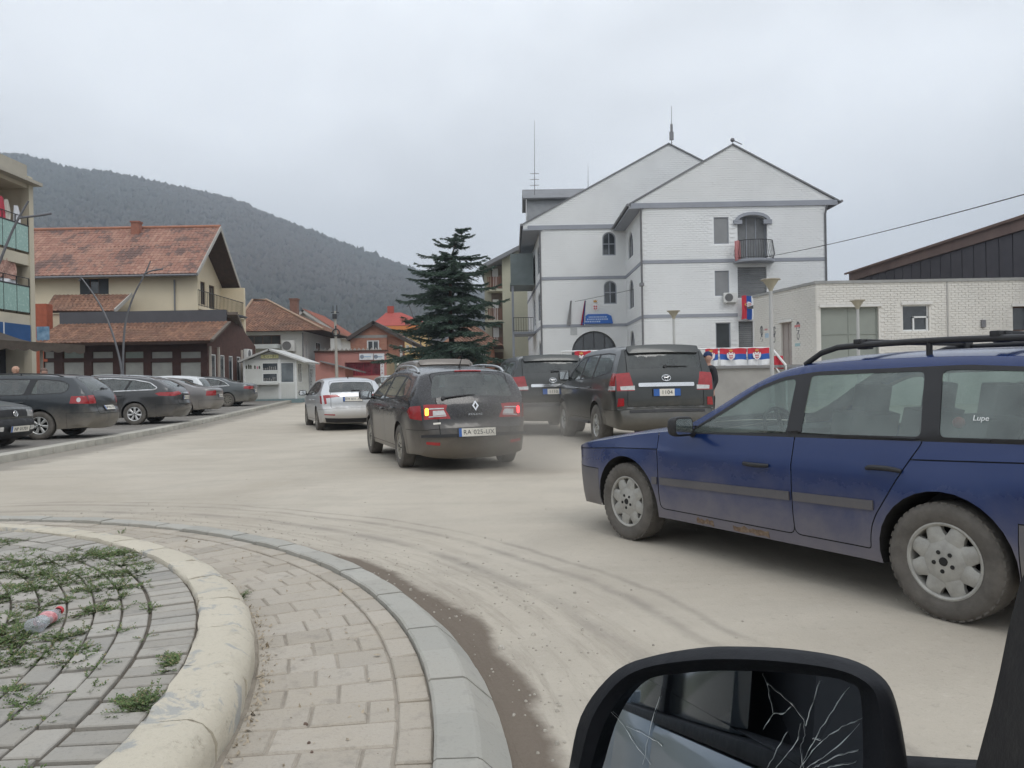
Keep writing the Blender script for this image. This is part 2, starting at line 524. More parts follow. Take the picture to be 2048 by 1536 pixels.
def wheel_mesh(r, w, rim_r, style, n, mrim):
    """tyre and rim meshes about the y axis, outer face towards +y"""
    A = Matrix.Rotation(R(-90), 4, 'X')      # lathe axis z -> +y
    t = MB()
    prof = []
    for (a, b) in ((rim_r - 0.012, -w * 0.42), (rim_r + 0.004, -w * 0.47), ((rim_r + r) / 2, -w * 0.52), (r - 0.02, -w * 0.47), (r - 0.004, -w * 0.38),
                   (r, -w * 0.2), (r, w * 0.2), (r - 0.004, w * 0.38), (r - 0.02, w * 0.47), ((rim_r + r) / 2, w * 0.52), (rim_r + 0.004, w * 0.47), (rim_r - 0.012, w * 0.42)):
        prof.append((a, b))
    t.lathe(prof, 40, A)
    # tread grooves
    g = MB()
    for k in range(40):
        a = 2 * math.pi * (k + .5) / 40
        for sgn in (-1, 1):
            c = Vector((math.cos(a) * (r - 0.009), sgn * w * 0.27, math.sin(a) * (r - 0.009)))
            t.box(c, (0.03, w * 0.3, 0.014), mx=Matrix.Rotation(-a + R(90), 3, 'Y'))
    tm = t.build('tyre', M_TYRE, None, 50); tme = tm.data; bpy.data.objects.remove(tm)
    m = MB()
    y0 = w * 0.36
    m.lathe([(rim_r - 0.012, w * 0.43), (rim_r - 0.02, w * 0.44), (rim_r - 0.03, w * 0.40), (rim_r - 0.035, w * 0.1), (rim_r - 0.04, -w * 0.4)], 40, A)
    hub = rim_r * (0.26 if style == 'spoke' else 0.60)
    m.lathe([(0.0, y0 + 0.016), (hub * 0.45, y0 + 0.016), (hub * 0.8, y0 + 0.006), (hub, y0 - 0.004), (hub * 1.02, y0 - 0.05)], 24, A)
    for k in range(n):
        a = 2 * math.pi * k / n
        w0, w1 = (0.30, 0.42) if style == 'spoke' else (0.78, 0.50)
        if style == 'split': w0, w1 = 0.24, 0.26
        wi = 2 * hub * math.sin(math.pi / n) * (1.15 if style != 'spoke' else 0.95)
        wo = 2 * rim_r * math.sin(math.pi / n) * w1
        angs = [a] if style != 'split' else [a - 0.16, a + 0.16]
        for aa in angs:
            rot = Matrix.Rotation(-aa, 4, 'Y')
            sec = []
            for rr, ww, yy in ((hub * 0.8, wi, y0), (rim_r * (0.6 if style == 'spoke' else 0.7), (wi + wo) / 2 * 0.9, y0 + 0.004), (rim_r * 0.86, wo, y0 - 0.002), (rim_r - 0.026, wo * 1.15, y0 - 0.012)):
                sec.append([(rr, yy - 0.03, -ww / 2), (rr, yy - 0.004, -ww / 2), (rr, yy + 0.006, -ww / 4), (rr, yy + 0.006, ww / 4), (rr, yy - 0.004, ww / 2), (rr, yy - 0.03, ww / 2)])
            vs = [rot @ Vector(p) for s in sec for p in s]
            fs = [(i * 6 + j, i * 6 + j + 1, i * 6 + j + 7, i * 6 + j + 6) for i in range(3) for j in range(5)]
            m.add(vs, fs)
    m.cur = 1
    for k in range(5):          # nuts
        a = 2 * math.pi * k / 5
        yn = y0 + (0.012 if style != 'cap' else 0.0195)
        m.lathe([(0.0, yn), (0.011, yn), (0.012, yn - 0.02)], 8, Matrix.Translation((math.cos(a) * rim_r * 0.24, 0, math.sin(a) * rim_r * 0.24)) @ A)
    m.lathe([(0.0, y0 + 0.021), (rim_r * 0.10, y0 + 0.021), (rim_r * 0.12, y0 + 0.01)], 12, A)
    # brake disc / dark back
    m.lathe([(0.0, -0.01), (rim_r - 0.04, -0.01), (rim_r - 0.04, -0.03)], 24, A)
    ro = m.build('rim', [mrim, M_UNDER], None, 40); rme = ro.data; bpy.data.objects.remove(ro)
    return tme, rme

class Car:
    def __init__(s, name, loc, heading, sp):
        """heading: unit 2-D direction the car faces"""
        s.sp = sp
        s.root = empty(name, loc, math.atan2(heading[1], heading[0]))
        s.W = sp['W']; s.xf, s.xr = sp['xf'], sp['xr']; s.rw = sp['rw']; s.zs = sp['zs']
        s.prof = catmull(sp['prof'], sp.get('step', 0.05))
        P = np.array(s.prof); s.P = P
        d = np.linalg.norm(np.diff(P, axis=0), axis=1)
        s.S = np.concatenate([[0], np.cumsum(d)])
        s.itop = int(np.argmax(P[:, 1]))
        T = np.gradient(P, axis=0); T /= np.linalg.norm(T, axis=1)[:, None]
        s.N = np.stack([T[:, 1], -T[:, 0]], 1)          # outward for front-to-rear order
        if s.N[s.itop, 1] < 0: s.N = -s.N
        # smooth the normals along the profile
        for _ in range(3):
            q = s.N.copy(); q[1:-1] = (s.N[:-2] + s.N[1:-1] * 2 + s.N[2:]) / 4
            s.N = q / np.linalg.norm(q, axis=1)[:, None]
        s.x1, s.x0 = P[:, 0].max(), P[:, 0].min()
        s.yb = np.array([s.side_y(x, z) for x, z in s.prof])
        ct, ce, cr = sp.get('crown', (0.035, 0.11, 0.07))
        nz = np.abs(s.N[:, 1]) ** 1.5
        end = np.where(s.N[:, 0] > 0, ce, cr)
        s.C = nz * ct + (1 - nz) * end
        s.objs = {}
    def belt(s, x):
        b = s.sp['belt']
        return float(np.interp(x, [p[0] for p in b], [p[1] for p in b]))
    def side_y(s, x, z):
        hw = s.W / 2; b = s.belt(x); k = s.sp.get('tumble', 0.42)
        pf = s.sp.get('pf', (1.1, 0.05, 0.42, 0.17)); pr = s.sp.get('pr', (0.9, 0.03, 0.30, 0.10))
        t1 = min(max((x - (s.x1 - pf[0])) / pf[0], 0), 1); t2 = min(max((x - (s.x1 - pf[2])) / pf[2], 0), 1)
        r1 = min(max(((s.x0 + pr[0]) - x) / pr[0], 0), 1); r2 = min(max(((s.x0 + pr[2]) - x) / pr[2], 0), 1)
        p = 1 - pf[1] * t1 * t1 - pf[3] * t2 ** 2.5 - pr[1] * r1 * r1 - pr[3] * r2 ** 2.5
        if z < b:
            h = min(max((z - s.zs) / (b - s.zs), -0.3), 1)
            q = float(np.interp(h, s.sp.get('qh', (-0.3, 0, .12, .3, .55, .74, .80, .93, 1.0)), s.sp.get('qv', (.93, .945, .965, .985, .997, 1.0, .994, .98, .962))))
            y = hw * p * q
        else:
            y = hw * p * 0.962 - (z - b) * k - (z - b) ** 2 * 0.10
        for wx in (s.xf, s.xr):
            dd = math.hypot(x - wx, z - s.rw) - (s.rw + 0.055)
            if z > s.rw - 0.1: y += s.sp.get('flare', 0.014) * math.exp(-(dd / 0.07) ** 2)
        return max(y, 0.05)
    def side_pt(s, x, z, off=0.0, sgn=1):
        e = 0.01
        y = s.side_y(x, z)
        dx = (s.side_y(x + e, z) - s.side_y(x - e, z)) / (2 * e); dz = (s.side_y(x, z + e) - s.side_y(x, z - e)) / (2 * e)
        n = Vector((-dx, 1, -dz)).normalized()
        p = Vector((x, y, z)) + n * off
        return Vector((p.x, p.y * sgn, p.z))
    def loft_pt(s, u, sv, off=0.0):
        i = lambda a: float(np.interp(sv, s.S, a))
        x, z, nx, nz, yb, c = i(s.P[:, 0]), i(s.P[:, 1]), i(s.N[:, 0]), i(s.N[:, 1]), i(s.yb), i(s.C)
        uu = min(abs(u), 1.0)
        d = c * (1 - uu ** 2) + s.sp.get('edge', 0.022) * (1 - uu ** 9) + off
        return Vector((x + nx * d, u * yb, z + nz * d))
    def s_of(s, z, front):
        if front: a, b = s.P[:s.itop + 1, 1], s.S[:s.itop + 1]
        else: a, b = s.P[s.itop:, 1][::-1], s.S[s.itop:][::-1]
        a = np.maximum.accumulate(a)
        return float(np.interp(z, a, b))
    def us(s, y, z, front=False):
        sv = s.s_of(z, front); yb = float(np.interp(sv, s.S, s.yb))
        return (y / yb, sv)
    def rear_pt(s, y, z, off=0.0): u, sv = s.us(y, z, False); return s.loft_pt(u, sv, off)
    def front_pt(s, y, z, off=0.0): u, sv = s.us(y, z, True); return s.loft_pt(u, sv, off)
    def end_mx(s, y, z, off, front=False):
        """frame on the rear (or front) face: local x to the viewer's right, local y up"""
        f = s.front_pt if front else s.rear_pt
        p = f(y, z, off); a = f(y + 0.02, z, off) - f(y - 0.02, z, off); b = f(y, z + 0.02, off) - f(y, z - 0.02, off)
        return frame_mx(p, a if front else -a, b) if not front else frame_mx(p, a, b)
    def arch(s, wx, R0, up=True):
        a0 = math.asin(max(-1, min(1, (s.zs - s.rw) / R0)))
        n = 18
        return [(wx + R0 * math.cos(a), s.rw + R0 * math.sin(a)) for a in (a0 + (math.pi - 2 * a0) * k / n for k in range(n + 1))]
    def outline(s):
        Ra = s.rw + s.sp.get('arch', 0.055)
        bot = []
        # rear bottom -> front bottom
        bot += [p for p in s.arch(s.xr, Ra)][::-1]
        bot += [(s.xr + Ra + (s.xf - s.xr - 2 * Ra) * k / 20, s.zs) for k in range(1, 20)]
        bot += [p for p in s.arch(s.xf, Ra)][::-1]
        return s.prof + bot
    def build(s, regs, lregs):
        """regs: list of (id, polygon in x,z); lregs: list of (id, polygon in u,s); earlier wins. id -> (objname, material) in sp['ids']"""
        out = s.outline()
        g = s.sp.get('grid', 0.07)
        xs = np.arange(s.x0 + 0.03, s.x1, g); zs = np.arange(s.zs + 0.02, s.P[:, 1].max(), g * 0.75)
        G = np.array([(x, z) for x in xs for z in zs])
        G = G[in_poly(G, offset_poly(out, -0.012))]
        v, f, c = cdt(out, [resample(p, 0.08) for _, p in regs], G)
        lab = np.full(len(f), -1)
        for i in range(len(regs) - 1, -1, -1):
            lab[in_poly(c, regs[i][1])] = i
        key = [regs[i][0] if i >= 0 else 'body' for i in lab]
        Y = np.array([s.side_y(x, z) for x, z in v])
        acc = {}
        def put(k, pts, tri):
            a = acc.setdefault(k, ([], []))
            o = len(a[0]); a[0].extend(pts); a[1].extend([tuple(int(q) + o for q in t) for t in tri])
        names = sorted(set(key))
        karr = np.array(key)
        for k in names:
            sel = f[karr == k]
            used = np.unique(sel); mp = {q: j for j, q in enumerate(used)}
            rec = s.sp['recess'].get(k, 0.0)
            for sgn, sd in ((1, 'L'), (-1, 'R')):
                pts = [(v[q, 0], (Y[q] - rec) * sgn, v[q, 1]) for q in used]
                tri = [[mp[q] for q in t] for t in sel]
                # orient outwards
                A = (v[sel[0][1]] - v[sel[0][0]]); B = (v[sel[0][2]] - v[sel[0][0]])
                ccw = A[0] * B[1] - A[1] * B[0] > 0
                if ccw == (sgn > 0): tri = [t[::-1] for t in tri]
                put(k if k in s.sp['joined'] else k + '_' + sd, pts, tri)
        # top: nose, bonnet, roof, tail
        us = sorted(set([-1, -.985, -.95, -.88, -.75, -.6, -.4, -.2, 0, .2, .4, .6, .75, .88, .95, .985, 1]))
        sc = 0.8
        St = s.S[-1]
        outer = [(-sc, q) for q in s.S] + [(u * sc, St) for u in us[1:-1]] + [(sc, q) for q in s.S[::-1]] + [(u * sc, 0.0) for u in us[::-1][1:-1]]
        sv = s.S[1:-1]
        G = [(u * sc, q) for u in us[1:-1] for q in sv]
        v, f, c = cdt(outer, [resample([(p[0] * sc, p[1]) for p in poly], 0.06) for _, poly in lregs], G)
        lab = np.full(len(f), -1)
        for i in range(len(lregs) - 1, -1, -1):
            lab[in_poly(c, [(p[0] * sc, p[1]) for p in lregs[i][1]])] = i
        karr = np.array([lregs[i][0] if i >= 0 else 'body' for i in lab])
        for k in sorted(set(karr)):
            sel = f[karr == k]
            used = np.unique(sel); mp = {q: j for j, q in enumerate(used)}
            rec = s.sp['recess'].get(k, 0.0)
            pts = [s.loft_pt(v[q, 0] / sc, v[q, 1], -rec) for q in used]
            tri = [[mp[q] for q in t] for t in sel]
            a, b, d = (Vector(pts[q]) for q in tri[0])
            nrm = (b - a).cross(d - a); mid = (a + b + d) / 3
            ref = mid - Vector((0, mid.y, 0.55 if abs(mid.x) < 1.9 else mid.z)); ref = Vector((mid.x * 0.6, 0, mid.z - 0.6))
            if nrm.dot(ref) < 0: tri = [t[::-1] for t in tri]
            put(k if (k in s.sp['joined'] or k[-2:] in ('_L', '_R')) else k, pts, tri)
        # body keeps its panel gaps as a second material
        ids = s.sp['ids']
        body = [acc.pop(k) for k in ('body_L', 'body_R', 'body') if k in acc]
        gaps = [acc.pop(k) for k in ('gap_L', 'gap_R', 'gap') if k in acc]
        bm = bmesh.new()
        for mi, grp in ((0, body), (1, gaps)):
            for pts, tri in grp:
                bv = [bm.verts.new(p) for p in pts]
                for t in tri:
                    try:
                        q = bm.faces.new([bv[i] for i in t]); q.material_index = mi; q.smooth = True
                    except ValueError: pass
        bmesh.ops.remove_doubles(bm, verts=bm.verts, dist=0.0015)
        me = bpy.data.meshes.new('body'); bm.to_mesh(me); bm.free()
        me.materials.append(s.sp['paint']); me.materials.append(M_SEAM)
        me.set_sharp_from_angle(angle=R(50))
        o = bpy.data.objects.new('body', me); o.parent = s.root; link(o); s.objs['body'] = o
        for k, (pts, tri) in acc.items():
            base = k[:-2] if k[-2:] in ('_L', '_R') else k
            nm, mt = ids[base]
            bm = bmesh.new()
            bv = [bm.verts.new(p) for p in pts]
            for t in tri:
                try: q = bm.faces.new([bv[i] for i in t]); q.smooth = True
                except ValueError: pass
            bmesh.ops.remove_doubles(bm, verts=bm.verts, dist=0.0015)
            bm.verts.ensure_lookup_table(); bm.faces.ensure_lookup_table()
            seen = {}; isl = []
            for f0 in bm.faces:                       # every pane, lamp and panel is an object of its own
                if f0.index in seen: continue
                st = [f0]; seen[f0.index] = 1; grp = []
                while st:
                    q = st.pop(); grp.append(q)
                    for vv in q.verts:
                        for nb in vv.link_faces:
                            if nb.index not in seen: seen[nb.index] = 1; st.append(nb)
                isl.append(grp)
            isl = [g for g in isl if len(g) > 3 or sum(q.calc_area() for q in g) > 0.0005]
            isl.sort(key=len)
            for grp in isl:
                vi = {}; pv = []; pf = []
                for q in grp:
                    for vv in q.verts:
                        if vv.index not in vi: vi[vv.index] = len(pv); pv.append(vv.co.copy())
                    pf.append([vi[vv.index] for vv in q.verts])
                s.objs[k] = mesh_obj(nm, pv, pf, mt, s.root, 50)
            bm.free()
        s.under()
    def under(s):
        m = MB(); Ra = s.rw + s.sp.get('arch', 0.055)
        for wx in (s.xf, s.xr):
            ar = s.arch(wx, Ra)
            for sgn in (1, -1):
                vs = []
                for (x, z) in ar:
                    y = s.side_y(x, z) - 0.002
                    vs += [Vector((x, sgn * y, z)), Vector((x, sgn * (s.W / 2 - 0.34), z))]
                fs = [(2 * i, 2 * i + 1, 2 * i + 3, 2 * i + 2) for i in range(len(ar) - 1)]
                k = len(vs); vs.append(Vector((wx, sgn * (s.W / 2 - 0.34), s.rw)))
                fs += [(2 * i + 1, 2 * i + 3, k) for i in range(len(ar) - 1)]
                m.add(vs, fs)
        m.box2((s.x0 + 0.14, -(s.W / 2 - 0.33), s.zs + 0.0), (s.x1 - 0.16, s.W / 2 - 0.33, s.zs + 0.05))
        m.box2((s.xr + Ra, -(s.W / 2 * 0.9), s.zs + 0.01), (s.xf - Ra, s.W / 2 * 0.9, s.zs + 0.06))
        m.box2((s.x0 + 0.12, -(s.W / 2 * 0.8), s.zs + 0.012), (s.xr - Ra, s.W / 2 * 0.8, s.zs + 0.07))
        m.box2((s.xf + Ra, -(s.W / 2 * 0.8), s.zs + 0.012), (s.x1 - 0.2, s.W / 2 * 0.8, s.zs + 0.07))
        for wx in (s.xf, s.xr):
            m.tube([(wx, -s.W / 2 + 0.2, s.rw), (wx, s.W / 2 - 0.2, s.rw)], 0.035, 8)
        m.build('underbody', M_UNDER, s.root)
        # cabin
        b0 = s.belt(0)
        c = MB(); zf = s.zs + 0.14
        sx = s.sp['seats']      # (front seat x, rear seat x)
        for x in sx:
            for y in ((0.36, -0.36) if x == sx[0] else (0.36, 0.0, -0.36)):
                c = MB()
                wd = 0.5 if x == sx[0] else 0.36
                c.box((x + 0.1, y, zf + 0.16), (0.5, wd, 0.16))
                c.box((x - 0.2, y, b0 - 0.16), (0.14, wd * 0.96, 0.56), mx=Matrix.Rotation(R(-14), 3, 'Y'))
                c.box((x - 0.30, y, b0 + 0.20), (0.09, 0.25, 0.17), mx=Matrix.Rotation(R(-10), 3, 'Y'))
                c.tube([(x - 0.26, y, b0 + 0.05), (x - 0.29, y, b0 + 0.2)], 0.02, 6)
                c.build('seat', M_SEATS, s.root, bevel=0.035)
        d = MB()
        xd = s.sp['dash']
        d.box((xd, 0, b0 - 0.16), (0.36, s.W * 0.84, 0.26))
        d2 = MB(); d2.box((sx[1] - 0.55, 0, b0 - 0.1), (0.5, s.W * 0.7, 0.03)); d2.build('parcel_shelf', M_DARKIN, s.root, bevel=0.008)
        d.build('dashboard', M_DARKIN, s.root, bevel=0.03)
        w = MB()
        mx = Matrix.Translation((xd - 0.30, 0.36, b0 - 0.04)) @ Matrix.Rotation(R(-65), 4, 'Y')
        ring = [mx @ Vector((0.18 * math.cos(a), 0.18 * math.sin(a), 0)) for a in (2 * math.pi * k / 20 for k in range(21))]
        w.tube(ring, 0.014, 6)
        for a in (0, 120, 240): w.tube([mx @ Vector((0, 0, -0.01)), mx @ Vector((0.18 * math.cos(R(a)), 0.18 * math.sin(R(a)), 0))], 0.016, 6)
        w.tube([mx @ Vector((0, 0, 0)), mx @ Vector((0, 0, -0.25))], 0.03, 8)
        w.build('steering_wheel', M_BLACK, s.root, 60)
    def wheels(s, style, n, mrim=None, rim=None, steer=0.0, spin=None):
        r = s.rw; w = s.sp.get('tw', 0.205)
        tme, rme = wheel_mesh(r, w, rim or r * 0.62, style, n, mrim or M_RIMS)
        for wx in (s.xf, s.xr):
            for sgn in (1, -1):
                y = s.side_y(wx, s.rw + s.rw + 0.06) - w * 0.5 - 0.012
                e = empty('wheel', (wx, sgn * y, r), 0 if sgn > 0 else math.pi, s.root)
                if wx == s.xf: e.rotation_euler.z += steer
                e.rotation_euler.y = rnd.uniform(0, 6.28) if spin is None else spin
                e.rotation_mode = 'YXZ' if False else 'XYZ'
                for me in (tme, rme):
                    o = bpy.data.objects.new(me.name.split('.')[0], me); o.parent = e; link(o)
    def patch(s, name, poly, mp, mat, off=0.004, parent=None, grid=0.05, rim=0.006):
        """proud panel over an outline; mp(u, v, off) -> place; edges turned back to the surface"""
        poly = resample(poly, grid)
        P = np.array(poly); xs = np.arange(P[:, 0].min(), P[:, 0].max(), grid); zs = np.arange(P[:, 1].min(), P[:, 1].max(), grid)
        G = np.array([(x, z) for x in xs for z in zs])
        G = G[in_poly(G, offset_poly(poly, -grid * 0.3))] if len(G) else []
        v, f, c = cdt(poly, [], G)
        pts = [mp(a, b, off) for a, b in v]
        n = len(poly); base = [mp(a, b, off - rim - 0.004) for a, b in poly]
        idx = []
        for p in poly:
            idx.append(int(np.argmin(((v - np.array(p)) ** 2).sum(1))))
        k = len(pts); pts += base
        fs = [tuple(int(q) for q in t) for t in f] + [(idx[i], idx[(i + 1) % n], k + (i + 1) % n, k + i) for i in range(n)]
        me = bpy.data.meshes.new(name); me.from_pydata([tuple(p) for p in pts], [], fs)
        bm = bmesh.new(); bm.from_mesh(me); bmesh.ops.recalc_face_normals(bm, faces=bm.faces)
        bm.to_mesh(me); bm.free()
        finish(me, mat, 45)
        o = bpy.data.objects.new(name, me); o.parent = parent or s.root
        return link(o)
    def rear_map(s, y, z, off): return s.rear_pt(y, z, off)
    def front_map(s, y, z, off): return s.front_pt(y, z, off)
    def side_map(s, sgn):
        return lambda x, z, off: s.side_pt(x, z, off, sgn)
    def plate(s, txt, z, front=False, y=0.0, w=0.52, h=0.115, bands=True, ink=None, off=0.012, blue=False):
        mx = s.end_mx(y, z, off, front)
        m = MB()
        m.cur = 1; m.box((0, 0, -0.004), (w + 0.02, h + 0.02, 0.012)); m.cur = 0
        m.box((0, 0, 0.004), (w, h, 0.006))
        if blue:
            m.cur = 2
            for q in (-1, 1): m.box((q * (w / 2 - 0.055), 0, 0.0075), (0.11, h, 0.003))
        elif bands:
            m.cur = 2; m.box((-w / 2 + 0.02, 0, 0.0075), (0.04, h, 0.003))
        m.v = [mx @ v for v in m.v]
        o = m.build('number_plate', [M_PLATE, M_BLACK, M_PLATE_B], s.root)
        text_obj('lettering', txt, h * 0.78, ink or M_INK, o, mx @ Matrix.Translation((0.0 if blue else 0.02, -h * 0.02, 0.0085)), depth=0.0008, spacing=1.08)
        return o
    def mirror(s, x, z, mat, size=(0.11, 0.2, 0.15)):
        for sgn in (1, -1):
            y = s.side_y(x, z)
            m = MB()
            m.ball((x - 0.02, sgn * (y + 0.05 + size[1] / 2), z + 0.05), 0.5, 14, 10, (size[0] * 1.15, size[1], size[2]))
            cc = Vector((x - 0.02, sgn * (y + 0.05 + size[1] / 2), z + 0.05)); hs = Vector((size[0] * 1.15, size[1], size[2])) / 2
            pw = lambda t: math.copysign(abs(t) ** 0.55, t)
            q = [Vector(((v.x - cc.x) / hs.x, (v.y - cc.y) / hs.y, (v.z - cc.z) / hs.z)) for v in m.v]
            m.v = [Vector((max(cc.x + hs.x * t.x, cc.x - size[0] * 0.22), cc.y + hs.y * pw(t.y), cc.z + hs.z * pw(t.z))) for t in q]
            m.tube([(x + 0.02, sgn * (y - 0.02), z - 0.02), (x, sgn * (y + 0.09), z + 0.02)], 0.026, 8)
            o = m.build('side_mirror', mat, s.root, 60)
            g = MB(); hh = rounded([(-size[2] * .38, -size[1] * .38), (size[2] * .38, -size[1] * .38), (size[2] * .38, size[1] * .38), (-size[2] * .38, size[1] * .38)], 0.03); g.prism(hh, 0, 0.004, Matrix.Translation((x - 0.021 - size[0] * 0.22, sgn * (y + 0.05 + size[1] / 2), z + 0.05)) @ Matrix.Rotation(R(-90), 4, 'Y'))
            g.build('mirror_glass', M_MIRROR, o, 60)
    def handle(s, x, z, mat, door):
        for sgn, sd in ((1, 'L'), (-1, 'R')):
            m = MB()
            pts = [s.side_pt(x + dx, z, 0.004 + 0.03 * (1 - (abs(dx) / 0.1) ** 4), sgn) for dx in (-0.1, -0.08, -0.04, 0, 0.04, 0.08, 0.1)]
            m.tube(pts, [0.011, 0.013, 0.014, 0.014, 0.014, 0.013, 0.011], 8)
            m.build('handle', mat, s.objs.get(door + '_' + sd, s.root), 60)
    def rails(s, x0, x1, mat, h=0.05, inset=0.06, r=0.016):
        for sgn in (1, -1):
            pts = []
            n = 14
            for k in range(n + 1):
                x = x0 + (x1 - x0) * k / n
                i = np.argsort(np.abs(s.P[:, 0] - x) + (s.P[:, 1] < s.belt(x) + 0.12) * 9)[0]
                sv = s.S[i]; yb = s.yb[i]
                p = s.loft_pt((yb - inset) / yb * sgn, sv)
                e = min(k, n - k) / n
                lift = h * min(1.0, (e / 0.11)) ** 0.7 if e < 0.11 else h
                pts.append(Vector((x, p.y, p.z + lift)))
            m = MB(); m.tube(pts, r, 8)
            m.tube([pts[n // 2], pts[n // 2] - Vector((0, 0, h + 0.02))], r * 0.9, 6)
            m.build('roof_rail', mat, s.root, 60)
    def antenna(s, x, L=0.3):
        i = np.argmin(np.abs(s.P[:, 0] - x) + (s.P[:, 1] < s.belt(x) + 0.2) * 9)
        p = s.loft_pt(0.0, s.S[i])
        m = MB(); m.tube([p - Vector((0, 0, 0.02)), p + Vector((0, 0, 0.03))], [0.03, 0.012], 8)
        m.tube([p + Vector((0, 0, 0.02)), p + Vector((-L * 0.7, 0, L * 0.72))], [0.008, 0.004], 6)
        m.build('roof_antenna', M_BLACK, s.root)
    def wiper(s, z, y0, y1, tilt=0.06):
        m = MB()
        pts = [s.rear_pt(y0 + (y1 - y0) * k / 6, z + tilt * k / 6, 0.018) for k in range(7)]
        m.tube(pts, [0.016, 0.013, 0.011, 0.01, 0.009, 0.008, 0.007], 6)
        m.tube([s.rear_pt(y0, z, -0.01), s.rear_pt(y0, z, 0.03)], 0.028, 10)
        m.build('rear_wiper', M_BLACK, s.root, 60)
    def gap_line(s, pts, w=0.007):
        """thin closed ribbon along an open polyline (for panel gaps)"""
        a = []; b = []
        P = [Vector(p) for p in pts]
        for i, p in enumerate(P):
            d = (P[min(i + 1, len(P) - 1)] - P[max(i - 1, 0)]).normalized(); n = Vector((-d.y, d.x)) * w / 2
            a.append(tuple(p + n)); b.append(tuple(p - n))
        return a + b[::-1]

